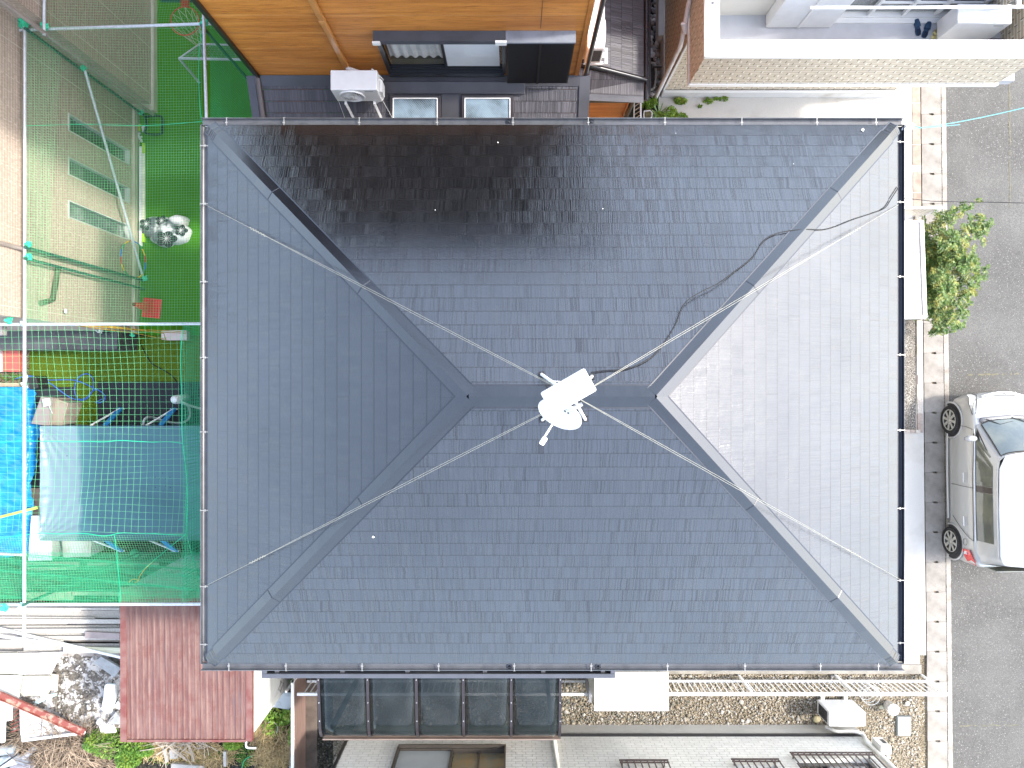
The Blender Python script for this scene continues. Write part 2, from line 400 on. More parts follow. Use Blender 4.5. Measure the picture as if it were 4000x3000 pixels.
# roadside drain: one lid after the other, a slot between each two
LIDM = M('drain lid concrete', (.31,.285,.25), rough=.92, col2=(.17,.15,.125), vs=3.2, bump=.35, bs=70, lo=.42, hi=.62, fine=.25, fs=60)
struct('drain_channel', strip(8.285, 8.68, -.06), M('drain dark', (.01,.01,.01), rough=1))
lid0 = None; lids = []
for k in range(27):
    ya = P(0, 1495.5).y+(k-14)*.6004; yb = ya+.5964
    if yb < -8.2 or ya > 8.2: continue
    if lid0 is None:
        mb = MB(); wdt = .394; s2 = .047; xm = .2
        mb.prism([(0,0),(xm-s2,0),(xm-s2,.018),(xm+s2,.018),(xm+s2,0),(wdt,0),(wdt,.5964),(xm+s2,.5964),(xm+s2,.5784),(xm-s2,.5784),(xm-s2,.5964),(0,.5964)], -.05, .003)
        lid0 = o = mb.build('drain_cover', LIDM, world=False)
    else:
        o = lid0.copy(); COL.objects.link(o)
    o.location = (8.286+SX(ya), ya, rr_.uniform(-.002, .001))
    lids.append(o)
ORD = 'topmost second third fourth fifth sixth seventh eighth ninth tenth eleventh twelfth thirteenth fourteenth fifteenth sixteenth seventeenth eighteenth nineteenth twentieth twenty-first twenty-second twenty-third twenty-fourth twenty-fifth twenty-sixth twenty-seventh'.split()
for i, o in enumerate(sorted(lids, key=lambda q: -q.location.y)):
    near = 'above the shrub' if i < 8 else 'beside the shrub' if i < 12 else 'left of the silver car' if 12 < i < 20 else 'between shrub and car' if i < 13 else 'below the silver car'
    tag(o, 'concrete drain lid %s, %s counting down the kerb row' % (near, ORD[i]), 'drain cover', 'concrete drain lids along the kerb')
# thin seams of old paint and patching on the asphalt
seam = MB()
def squiggle(a, b, wv, wd, z=.004, n=30, seed=1, gap=0.0):
    r = random.Random(seed); a = Vector(a); b = Vector(b); d = (b-a).normalized(); s_ = Vector((-d.y, d.x, 0)); pts = []
    for i in range(n+1): pts.append(a.lerp(b, i/n)+s_*r.uniform(-wv, wv))
    for i in range(n):
        if r.random() < gap: continue
        h = wd*r.uniform(.4, 1); p, q = pts[i], pts[i+1]
        seam.add([p-s_*h, q-s_*h, q+s_*h, p+s_*h], [(0,1,2,3)])
squiggle(P(3944,300,.004), P(3946,810,.004), .008, .014, seed=2, gap=.3)
squiggle(P(3780,1464,.004), P(3980,1461,.004), .015, .02, seed=3, gap=.35)
squiggle(P(3740,2835,.004), P(3990,2832,.004), .012, .012, seed=4, gap=.3)
seam.build('road_seam', M('faded line paint', (.17,.155,.10), rough=.9, var=.4, vs=12))['kind'] = 'structure'

# artificial turf, bright in the upper yard and older below
def turf_mat(name, c1, c2, c3):
    m, nt, b = newmat(name); tc = node(nt, 'ShaderNodeTexCoord').outputs['Object']
    c = mixc(nt, ramp(nt, noise(nt, tc, 90, 3, .8), .35, .65), c1, c2)
    c = mixc(nt, ramp(nt, noise(nt, tc, 1.0, 5), .42, .68), c, c3)
    nt.links.new(c, b.inputs['Base Color']); b.inputs['Roughness'].default_value = .7; b.inputs['Specular IOR Level'].default_value = .2
    bp = node(nt, 'ShaderNodeBump'); bp.inputs['Strength'].default_value = 1; bp.inputs['Distance'].default_value = .02
    nt.links.new(noise(nt, tc, 130, 3), bp.inputs['Height']); nt.links.new(bp.outputs[0], b.inputs['Normal']); return m
struct('turf', sheet(-7.48, -3.3, .98, 8.5, .012), turf_mat('green turf', (.045,.19,.004), (.09,.32,.008), (.065,.24,.006)))
struct('old_turf', sheet(-9.7, -3.3, -2.2, .975, .010), turf_mat('olive turf', (.075,.13,.006), (.14,.21,.012), (.10,.15,.01)))
struct('earth_yard', sheet(-12.5, -3.6, -12, -2.205, .0), gravel_mat('dark earth', [(.025,.022,.015),(.06,.052,.036),(.15,.14,.12),(.018,.022,.01)], 30, bump=.9, big=1.2))
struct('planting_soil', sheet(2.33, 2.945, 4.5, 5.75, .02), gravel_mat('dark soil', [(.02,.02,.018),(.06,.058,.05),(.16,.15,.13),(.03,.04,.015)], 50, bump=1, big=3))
struct('stone_strip', sheet(2.1, 2.9, 5.75, 11, .01), gravel_mat('black soil', [(.008,.008,.008),(.03,.028,.025),(.06,.055,.05),(.015,.014,.012)], 40, bump=1))  # near-black ground tone in the strip between the houses
GRV = gravel_mat('yard gravel', [(.19,.155,.11),(.33,.28,.20),(.46,.43,.37),(.17,.14,.09)], 34, bump=1.0, big=1.1)
struct('gravel_yard', sheet(-4.2, 8.22, -9.5, -5.83, -.012), GRV)

def pebble(mb, c, r, rng, n=6):
    s_ = (rng.uniform(.7,1.3), rng.uniform(.7,1.3), rng.uniform(.45,.75)); a0 = rng.uniform(0, 6)
    prof = [(0,-.9),(.75,-.5),(1,0),(.72,.55),(0,.85)]; v = []; ca, sa = math.cos(a0), math.sin(a0)
    for q, z in prof:
        for k in range(n):
            t = 2*math.pi*k/n; x_, y_ = q*math.cos(t)*r*s_[0]*rng.uniform(.85,1.1), q*math.sin(t)*r*s_[1]*rng.uniform(.85,1.1)
            v.append((c[0]+x_*ca-y_*sa, c[1]+x_*sa+y_*ca, c[2]+z*r*s_[2]))
    f = [(i*n+k, i*n+(k+1) % n, (i+1)*n+(k+1) % n, (i+1)*n+k) for i in range(4) for k in range(n)]
    mb.add(v, f, True)
rg = random.Random(11); pb = MB()
for _ in range(6500):
    x = rg.uniform(-3.5, 8.2)
    if x < .6 and rg.random() < .75: continue
    y = rg.uniform(-6.95, -5.85) if rg.random() < .8 or x < 7 else rg.uniform(-8, -6.9)
    if x > 6.9: y = rg.uniform(-8, -5.85)
    r = rg.choice([.012,.014,.018,.018,.024]) if rg.random() < .96 else rg.uniform(.03,.05)
    pebble(pb, (x, y, r*.2), r, rg, 5)
tag(pb.build('pebbles', rand_mat('pebble colours', [(.18,.15,.10),(.34,.29,.21),(.26,.25,.22),(.48,.45,.40),(.22,.17,.11),(.36,.32,.25)])), 'tan and grey pebbles covering the side yard below the white fence', 'pebbles', kind='stuff')
pb = MB()
for _ in range(170):
    p = P(rg.uniform(2524, 2578), rg.uniform(-60, 372)); r = rg.uniform(.02,.065)
    pebble(pb, (p.x, p.y, r*.35), r, rg, 8)
tag(pb.build('river_stones', rand_mat('river stones', [(.10,.10,.10),(.30,.27,.25),(.45,.42,.40),(.66,.62,.60),(.26,.15,.09),(.2,.2,.21)])), 'rounded white grey and brown river stones in the dark gap between the houses', 'stones', kind='stuff')

# ------------------------------------------------------------------ main house
mh = thing('main_house', 'house under the large dark grey hipped slate roof in the middle', 'house', (CX, CY, 0))
def slope(kind):
    """one face of the hipped roof laid as 21 stepped courses"""
    mb = MB(); c = 1/math.sqrt(1+T*T); n = 22; run = WY/n
    for i in range(n):
        r0, r1 = i*run, (i+1)*run
        long_ = kind in 'NS'; half = LX if long_ else WY
        a0, a1 = half-r0, half-r1
        if not long_: a1 = max(a1, 0)
        lift = .010
        def pt(u, r, dz):
            z = EZ+r*T+dz
            if kind == 'S': return (CX+u, CY-(WY-r), z)
            if kind == 'N': return (CX-u, CY+(WY-r), z)
            if kind == 'E': return (CX+LX-r, CY+u, z)
            return (CX-LX+r, CY-u, z)
        uv = [(-a0+10, i*.182), (a0+10, i*.182), (a1+10, i*.182+.1819), (-a1+10, i*.182+.1819)]
        mb.add([pt(-a0, r0, lift), pt(a0, r0, lift), pt(a1, r1, .002), pt(-a1, r1, .002)], [(0,1,2,3)], uv=[uv])
        mb.add([pt(-a0, r0, lift), pt(a0, r0, lift), pt(a0, r0, -.004), pt(-a0, r0, -.004)], [(0,3,2,1)], uv=[[uv[0], uv[0], uv[1], uv[1]]])
    return mb
for k in 'NSEW': slope(k).build('roof_slope', SL if k in 'NS' else SLS, mh)
# hip and ridge cappings: two wings folded over the arris
hl = LX-WY
def capping(name, A, B, nA, nB, wd=.115, up=.028, n=1):
    """folded strip from A to B; nA, nB are the two wing directions down the slopes"""
    A = Vector(A); B = Vector(B); mb = MB(); rg_ = random.Random(int(A.x*100+A.y*10))
    segs = 26
    for s_ in (nA, nB):
        s_ = Vector(s_).normalized()
        top = []; bot = []
        for i in range(segs+1):
            p = A.lerp(B, i/segs)+Vector((0,0,up+rg_.uniform(-.0012,.0012)))
            top.append(p); bot.append(p+s_*wd+Vector((0,0,-.006)))
        v = top+bot+[b-Vector((0,0,up*.8)) for b in bot]; m_ = segs+1
        fs = []
        for i in range(segs):
            fs.append((i, i+1, m_+i+1, m_+i)); fs.append((m_+i, m_+i+1, 2*m_+i+1, 2*m_+i))
        mb.add(v, fs)
        # thin fixing batten edge beside the wing
        e0, e1 = bot[0]+s_*.004, bot[-1]+s_*.004
        mb.bar(e0+Vector((0,0,-.012)), e1+Vector((0,0,-.012)), .022, .016)
    d = B-A; k = 1
    while k*1.82 < d.length-.3:
        p = A+d.normalized()*(k*1.82)+Vector((0,0,up+.002))
        for s_ in (nA, nB): mb.bar(p, p+Vector(s_).normalized()*wd+Vector((0,0,-.006)), .010, .003)
        k += 1
    return mb.build(name, CAP, mh)
ridA, ridB = (CX-hl, CY, RZ), (CX+hl, CY, RZ)
dn = {'N': Vector((0,1,-T)), 'S': Vector((0,-1,-T)), 'E': Vector((1,0,-T)), 'W': Vector((-1,0,-T))}
capping('ridge_cap', ridA, ridB, dn['N'], dn['S'], wd=.125)
def wing(side, hipdir):
    d = Vector(hipdir).normalized(); n = dn[side].normalized(); q = n-d*n.dot(d); return q
for sx, sy, a, b in ((-1,1,'W','N'),(1,1,'E','N'),(1,-1,'E','S'),(-1,-1,'W','S')):
    top = Vector((CX+sx*hl, CY+sy*0, RZ)); bot = Vector((CX+sx*LX, CY+sy*WY, EZ)); dr = bot-top
    top2 = top+dr*.004
    # the long upper piece and the short lower one that slips under it
    capping('hip_cap', top2, top+dr*.955, wing(a, dr), wing(b, dr), wd=.105, up=.030)
    capping('hip_cap', top+dr*.94, top+dr*.995, wing(a, dr), wing(b, dr), wd=.09, up=.018)
# gutters on all four sides
GW, GD = .088, .062
def gutter(name, a, b, out, mat):
    """open U section running a -> b, out = outward direction"""
    a = Vector(a); b = Vector(b); out = Vector(out); d = (b-a).normalized(); mb = MB()
    prof = [(0,.0),(0.0,-GD*.8),(.014,-GD),(GW-.016,-GD),(GW,-GD*.8),(GW,.006),(GW-.009,.010),(GW-.009,-GD*.75),(GW-.022,-GD+.006),(.018,-GD+.006),(.006,-GD*.75),(.006,0)]
    n = len(prof); v = [a+out*p+Vector((0,0,q)) for p, q in prof]+[b+out*p+Vector((0,0,q)) for p, q in prof]
    mb.add(v, [(i, (i+1) % n, (i+1) % n+n, i+n) for i in range(n)]+[tuple(range(n)), tuple(range(n, 2*n))[::-1]])
    return mb.build(name, mat, mh)
GLIP = M('gutter lip grey', (.085,.087,.092), rough=.24, var=.3, vs=6, coat=.6)
go = {}
e = .0
go['N'] = gutter('gutter', (CX-LX-GW, CY+WY+.004, EZ+.0), (CX+LX+GW, CY+WY+.004, EZ+.0), (0,1,0), GLIP)
go['S'] = gutter('gutter', (CX+LX+GW, CY-WY-.004, EZ), (CX-LX-GW, CY-WY-.004, EZ), (0,-1,0), GLIP)
go['W'] = gutter('gutter', (CX-LX-.004, CY-WY, EZ-.001), (CX-LX-.004, CY+WY, EZ-.001), (-1,0,0), GLIP)
go['E'] = gutter('gutter', (CX+LX+.004, CY+WY, EZ-.001), (CX+LX+.004, CY-WY, EZ-.001), (1,0,0), GUT_SHADE)
def brackets(side, pxs):
    for q in pxs:
        mb = MB(); d = H-EZ
        if side in 'NS':
            x = (q-2000)/F*d; y0 = CY+(WY if side == 'N' else -WY); s_ = 1 if side == 'N' else -1
            mb.box(x-.0045, x+.0045, *sorted((y0-s_*.012, y0+s_*(GW+.006))), EZ+.004, EZ+.013)
            mb.box(x-.014, x+.014, *sorted((y0+s_*.02, y0+s_*.034)), EZ+.0135, EZ+.018)
            mb.box(x-.012, x+.012, *sorted((y0+s_*GW, y0+s_*(GW+.01))), EZ-.05, EZ+.0035)
        else:
            y = (1500-q)/F*d; x0 = CX+(LX if side == 'E' else -LX); s_ = 1 if side == 'E' else -1
            mb.box(*sorted((x0-s_*.012, x0+s_*(GW+.006))), y-.0045, y+.0045, EZ+.004, EZ+.013)
            mb.box(*sorted((x0+s_*.02, x0+s_*.034)), y-.014, y+.014, EZ+.0135, EZ+.018)
            mb.box(*sorted((x0+s_*GW, x0+s_*(GW+.01))), y-.012, y+.012, EZ-.05, EZ+.0035)
        b = mb.build('gutter_bracket', M('bracket zinc', (.36,.35,.32), rough=.35, metal=.4, var=.2, vs=30), mh)
        b.parent = go[side]
brackets('N', [886, 1110, 1404, 1708, 2004, 2298, 2597, 2897, 3190, 3421])
brackets('S', [895, 1118, 1415, 1714, 2009, 2309, 2607, 2909, 3204, 3430])
brackets('W', [570, 797, 1101, 1397, 1687, 1993, 2290, 2516])
brackets('E', [555, 790, 1081, 1386, 1680, 1985, 2266, 2510])
# gutter outlets: small drop pieces
for px, s in ((1987,1),(2310,1),(1990,-1),(2338,-1)):
    x = (px-2000)/F*(H-EZ); y = CY+s*(WY+.05)
    o_ = MB().tube([(x, y, EZ-.12), (x, y, EZ-.035)], .03, 10).box(x-.035, x+.035, y-.03, y+.03, EZ-.05, EZ-.045).tube([(x-.02,y,EZ-.04),(x,y,EZ-.015),(x+.02,y,EZ-.04)], .006, 5).build('gutter_outlet', CAP, mh)
    o_.parent = go['N' if s > 0 else 'S']
# soffit, walls, a few windows for the sides nobody sees from above
MB().box(CX-LX+.02, CX+LX-.02, CY-WY+.02, CY+WY-.02, EZ-.16, EZ-.07).build('soffit', M('soffit board', (.55,.54,.5), rough=.8), mh)
bx = (CX-LX+.42, CX+LX-.42, CY-WY+.40, CY+WY-.40)
HW = brick_mat('cream siding', (.56,.53,.46), (.52,.49,.43), (.3,.28,.24), .45, .15, ms=.004, bump=.3)
mw = MB()
hN = [(1.0,1.9,3.6,4.5),(4.2,5.4,3.6,4.6),(2.2,3.2,1.0,1.9),(5.6,6.4,1.0,2.0)]
hE = [(1.0,2.4,3.5,4.6),(3.9,5.3,3.5,4.6),(3.6,4.9,.9,2.1)]
zt = EZ-.1
mw.wall((bx[0],bx[3],0),(1,0,0),(0,0,1),(0,1,0),bx[1]-bx[0],zt,hN)
mw.wall((bx[0],bx[2],0),(1,0,0),(0,0,1),(0,-1,0),bx[1]-bx[0],zt,[(.6,2.3,3.0,4.8),(3.0,4.7,3.0,4.8)])
mw.wall((bx[0],bx[2],0),(0,1,0),(0,0,1),(-1,0,0),bx[3]-bx[2],zt,[(1.2,2.2,3.6,4.5),(3.8,5.0,3.6,4.5)])
mw.wall((bx[1],bx[2],0),(0,1,0),(0,0,1),(1,0,0),bx[3]-bx[2],zt,hE)
mw.build('wall', HW, mh)
MB().box(bx[0]+.05, bx[1]-.05, bx[2]+.05, bx[3]-.05, 0, zt-.05).build('window_glass', GLASSD, mh)

# second-floor balcony whose grey rail shows below the eave
bz = 4.05; ya = P(0,2650,bz).y; xa = P(1022,0,bz).x; xb = P(2404,0,bz).x; yin = bx[2]
bl = MB().box(xa, xb, ya, ya+.065, bz-.05, bz).box(xa, xa+.07, ya+.066, yin, bz-.05, bz-.001).box(xb-.07, xb, ya+.066, yin, bz-.05, bz-.001)
bo = bl.build('balcony_rail', MGREY, mh, bevel=.006)
MB().box(xa+.004, xb-.004, ya+.015, ya+.045, bz-1.15, bz-.052).box(xa+.015, xa+.045, ya+.046, yin, bz-1.15, bz-.052).box(xb-.045, xb-.015, ya+.046, yin, bz-1.15, bz-.052).build('balcony_panel', DGREY, mh)
MB().box(xa, xb, ya+.05, yin, bz-1.2, bz-1.1).build('balcony_floor', M('balcony floor', (.09,.10,.125), rough=.5, var=.3, vs=2), mh)
for px in (1085, 1340, 1593, 1895, 2122, 2354):
    x = P(px,0,bz-.1).x
    MB().box(x-.03, x+.03, ya+.047, ya+.10, bz-1.09, bz-.056).box(x-.03, x+.03, ya+.101, ya+.20, bz-.2, bz-.10).build('balcony_post', MGREY, mh)
gx0, gx1 = P(1625,0,bz-.6).x, P(1855,0,bz-.6).x; gy = ya+.14; gg = MB()
gg.box(gx0, gx1, gy, gy+.012, bz-.62, bz-.60).box(gx0, gx1, gy+.20, gy+.212, bz-.62, bz-.60)
n_ = 14
for i in range(n_):
    xA = lerp(gx0, gx1, i/n_); xB = lerp(gx0, gx1, (i+1)/n_)
    gg.bar((xA, gy, bz-.605), (xB, gy+.2, bz-.605), .008, .008).bar((xB, gy, bz-.605), (xA, gy+.2, bz-.605), .008, .008)
gg.build('balcony_grille', STEEL, mh)

# ------------------------------------------------------------------ smoked patio roof below the balcony
pz = 2.55
pc = thing('patio_cover', 'lean-to patio roof of smoked curved panels beside the eave', 'patio roof', P(1715,2780,0))
y0 = ya+.10; z0 = 2.86
yE = P(0,2868,pz-.12).y
def arc(t):  # from the wall out, curving down at the end
    if t < .72: q = t/.72; return (lerp(y0, yE+.36, q), z0-.15*q)
    a = (t-.72)/.28*math.pi*.42; return (yE+.36-.36*math.sin(a)/math.sin(math.pi*.42), z0-.15-.30*(1-math.cos(a)))
xs = [P(px,0,2.7).x for px in (1250, 1440, 1629, 1811, 1997, 2187)]
PANEL = glass_mat('smoked polycarbonate', (.010,.016,.017), rough=.10, alpha=.72, spec=.35)
for i in range(5):
    MB().grid(lambda u, v: (lerp(xs[i]+.022, xs[i+1]-.022, u), *arc(v)), 4, 20).build('roof_panel', PANEL, pc, solid=.005)
for i, x in enumerate(xs):
    mb = MB(); pts = [arc(k/18) for k in range(19)]
    for a, b in zip(pts[:-1], pts[1:]): mb.bar((x, a[0], a[1]+.006), (x, b[0]-.002, b[1]+.006), .044, .03)
    rfo = mb.build('rafter', M('bronze aluminium', (.05,.042,.045), rough=.35, metal=.3, var=.2), pc)
    sc = MB()
    for t in (.13,.34,.55,.72): a = arc(t); sc.lathe([(0.0001,.012),(.008,.011),(.010,.0)], (x, a[0], a[1]+.020), 8)
    sc.build('screw_cap', STEEL, pc).parent = rfo
MB().box(xs[0]-.03, xs[-1]+.03, yE-.10, yE-.08, pz-.22, pz-.12).box(xs[0]-.03, xs[-1]+.03, yE-.01, yE+.01, pz-.22, pz-.12).box(xs[0]-.03, xs[-1]+.03, yE-.079, yE-.011, pz-.22, pz-.21).build('gutter', M('tan aluminium', (.22,.17,.14), rough=.4, var=.25), pc)
for x in (xs[0]+.1, xs[-1]-.1): MB().box(x-.035, x+.035, yE+.02, yE+.09, 0, pz-.1).build('post', M('bronze aluminium', (.05,.042,.045)), pc)
dpx = P(2168,0,.6).x
tag(MB().tube([P(2160,2866,pz-.2), P(2165,2885,2.2), (dpx, -6.86, 1.9), (dpx,-6.86,.05)], .03, 10).build('drain_pipe', M('cream pipe', (.6,.57,.48), rough=.5)), 'thin cream drain pipe dropping from the patio roof down the textured wall', 'pipe')

# ------------------------------------------------------------------ antennas on the ridge
mx, my = P(2222,1556,RZ).x, CY+.01
ant = thing('antenna_mast', 'white four-legged antenna stand with dish and flat box on the ridge', 'antenna', (mx, my, RZ))
feet = [onroof(2115,1462,.03), onroof(2286,1638,.03), onroof(2118,1640,.03), onroof(2312,1470,.03)]
hub = Vector((mx, my, RZ+.42))
for f in feet:
    leg = MB().tube([f, hub], .017, 8).build('leg', WHITE, ant)
    MB().box(f.x-.03, f.x+.03, f.y-.03, f.y+.03, f.z-.018, f.z-.002).build('foot', BLACK, ant).parent = leg
MB().tube([feet[0]+Vector((.07,-.07,.05)), feet[3]+Vector((-.07,-.07,.05))], .006, 6).tube([feet[2]+Vector((.07,.07,.05)), feet[1]+Vector((-.07,.07,.05))], .006, 6).build('brace', WHITE, ant)
MB().tube([hub-Vector((0,0,.25)), (mx, my, RZ+1.05)], .016, 10).lathe([(.03,0),(.035,.02),(.03,.04)], (mx,my,RZ+.42), 10).build('pole', WHITE, ant)
# flat panel antenna: a slim box standing beside the pole, seen from above as a long rectangle
zt_ = RZ+.96
q = [P(2112,1537,zt_), P(2280,1441,zt_), P(2336,1513,zt_), P(2123,1636,zt_)]
ax = (q[1]-q[0]).normalized(); bxv = Vector((-ax.y, ax.x, 0)); cen = P(2222,1530,zt_)
mz = Matrix((ax, bxv, Vector((0,0,1)))).transposed()
MB().rbox(cen-Vector((0,0,.06)), (.46,.235,.11), mz).build('flat_antenna', WHITEP, ant, bevel=.018)
MB().rbox(cen-Vector((0,0,.16)), (.10,.10,.10), mz).build('antenna_bracket', WHITEP, ant, bevel=.006)
# satellite dish, elliptical seen from above, tilted to the south-west
dc = P(2190,1612,RZ+.60)
dirv = Vector((-.50,-.86,0)).normalized(); up_ = Vector((0,0,1)); nrm = (dirv*.84+up_*.54).normalized()
tx = Vector((-dirv.y, dirv.x, 0)); ty = nrm.cross(tx)
dm = Matrix((tx, ty, nrm)).transposed()
prof = [(.0001,-.028),(.06,-.026),(.12,-.016),(.18,.002),(.218,.022),(.226,.024),(.222,.016),(.18,-.008),(.12,-.026),(.06,-.036),(.0001,-.038)]
MB().lathe(prof, dc, 40, dm).build('dish', WHITEP, ant)
lg = MB()
for i in range(5): lg.rbox(dc+dm@Vector((-.08+.035*i, .06, .0)), (.02,.012,.012), dm)
lg.build('dish_mark', M('mark grey', (.12,.11,.11), rough=.6), ant)
lnb = P(2122,1722,RZ+.62); MB().tube([dc+dm@Vector((0,-.2,.01)), lnb+Vector((.02,.05,0))], .011, 8).build('feed_arm', WHITEP, ant)
dv = (lnb-dc); dv.z = 0; dv.normalize(); m2 = Matrix((Vector((-dv.y,dv.x,0)), dv, Vector((0,0,1)))).transposed()
MB().rbox(lnb, (.052,.085,.06), m2).build('feed_horn', WHITEP, ant, bevel=.012)
cl = MB().tube([P(2232,1598,RZ+.66), P(2274,1578,RZ+.66)], .022, 10).rbox(P(2250,1590,RZ+.62), (.06,.04,.05), .5).rbox(P(2216,1592,RZ+.62), (.035,.03,.03), .9)
cl.build('clamp', STEEL, ant)
# stay wires down to the gutters
WIRE = M('stay wire', (.36,.345,.28), rough=.4, metal=.3, var=.15, vs=20)
wlab = {'nw':'upper left','ne':'upper right','sw':'lower left','se':'lower right'}
top = Vector((mx, my, RZ+.80))
for key, (px, py) in {'nw':(801,799),'ne':(3510,800),'sw':(801,2290),'se':(3518,2264)}.items():
    e_ = onroof(px, py, .03); mb = MB(); d = e_-top; sidev = Vector((-d.y, d.x, 0)).normalized()
    for s_ in (-1, 1):
        pts = []
        for i in range(41):
            t = i/40; amp = .010*math.sin(math.pi*min(1, t/.78))**.6 if t < .78 else .004*math.sin(t*260)*s_
            p = top.lerp(e_, t)+sidev*(s_*amp if t < .78 else amp)-Vector((0,0,.10*math.sin(math.pi*t)*0))
            pts.append(p)
        mb.tube(pts[:33], .0022, 5)
    kn = [top.lerp(e_, .79+.0018*i)+sidev*(.012*math.sin(i*1.3)) for i in range(30)]
    mb.tube(kn, .003, 5)
    mb.tube([top.lerp(e_, .78), top.lerp(e_, 1)], .0022, 5)
    tag(mb.build('stay_wire', WIRE), 'pale twisted stay wire from the antenna to the %s gutter corner' % wlab[key], 'wire', 'antenna stay wires')
cp = [(2308,1455),(2370,1447),(2450,1440),(2540,1398),(2600,1330),(2640,1262),(2672,1188),(2730,1145),(2800,1110),(2870,1060),(2940,1003),(2978,945),(3020,917),(3080,902),(3150,896),(3210,897),(3260,886),(3330,858),(3400,835),(3455,813),(3482,775),(3512,728)]
def smooth(pts, n=5):
    pts = [Vector(p) for p in pts]; out = []
    for i in range(len(pts)-1):
        p0, p1, p2, p3 = pts[max(i-1,0)], pts[i], pts[i+1], pts[min(i+2, len(pts)-1)]
        for k in range(n):
            t = k/n; out.append(.5*((2*p1)+(p2-p0)*t+(2*p0-5*p1+4*p2-p3)*t*t+(3*p1-p0-3*p2+p3)*t**3))
    return out+[pts[-1]]
CBL = M('black cable', (.012,.012,.013), rough=.45, var=.2, spec=.3)
tag(MB().tube(smooth([onroof(x, y, .026 if i not in (6,7,8) else .06) for i, (x, y) in enumerate(cp)], 6), .006, 7).build('antenna_cable', CBL), 'black antenna cable winding over the roof to the right gutter', 'cable')
# bird droppings and grit specks
sp_ = MB()
for px, py, r in ((3371,507,.026),(1945,556,.010),(2318,1553,.010),(1458,2098,.016),(1700,820,.006),(2640,520,.005),(2355,815,.007),(3100,640,.006)):
    c = onroof(px, py, .022); n_ = 9; rs = [r*rnd(.6,1.2) for _ in range(n_)]
    sp_.add([c]+[c+Vector((rs[k]*math.cos(k*6.283/n_), rs[k]*math.sin(k*6.283/n_), 0)) for k in range(n_)], [(0, k+1, (k+1) % n_+1) for k in range(n_)])
sp_.build('roof_specks', M('chalk white', (.7,.68,.62), rough=.9), mh)['kind'] = 'stuff'
# telephone wires out to the street with their white clamp
a = P(3530,497,5.25)
ln = MB(); TEAL = M('cable teal', (.18,.52,.55), rough=.5, var=.1)
def sag(a, b, s_, n=30): return [Vector(a).lerp(Vector(b), i/n)-Vector((0,0,s_*4*(i/n)*(1-i/n))) for i in range(n+1)]
ln.tube(sag(P(3600,499,5.25), P(4130,388,5.6), .12), .0055, 6).tube(sag(P(3540,505,5.22), P(3750,487,5.3), .0), .004, 6).tube([P(3533,485,5.2), P(3575,492,5.24), P(3600,500,5.25)], .006, 6)
tag(ln.build('service_wire', TEAL), 'pale blue wire from the upper right gutter corner over the street', 'wire')
c_ = [(-.09,-.03),(-.05,-.05),(.05,-.045),(.09,.0),(.05,.045),(-.05,.035)]
cl_ = P(3545,494,5.28); wt = thing('cable_tag', 'white tag with small dark marks on the pale blue wire by the gutter', 'tag', cl_)
an = math.atan2(17, 80)
MB().prism([(cl_.x+x*math.cos(an)-y*math.sin(an), cl_.y+x*math.sin(an)+y*math.cos(an)) for x, y in c_], cl_.z, cl_.z+.02).build('tag_body', WHITEP, wt, bevel=.004)
MB().box(cl_.x-.05, cl_.x-.043, cl_.y-.03, cl_.y+.015, cl_.z+.021, cl_.z+.024).box(cl_.x-.035, cl_.x-.029, cl_.y-.03, cl_.y+.015, cl_.z+.021, cl_.z+.024).bar((cl_.x-.036,cl_.y-.005,cl_.z+.0225),(cl_.x-.018,cl_.y+.012,cl_.z+.0225),.005,.003).bar((cl_.x-.036,cl_.y-.008,cl_.z+.0225),(cl_.x-.018,cl_.y-.026,cl_.z+.0225),.005,.003).build('tag_mark', BLACK, wt)
tag(MB().tube([P(3528,774,5.2), P(3580,779,5.2), P(3640,786,5.2), P(3760,789,5.2), P(3880,790,5.3), P(4100,796,5.5)], .0045, 5).build('service_wire', CBL), 'thin dark wire crossing the street below the pale blue one', 'wire')

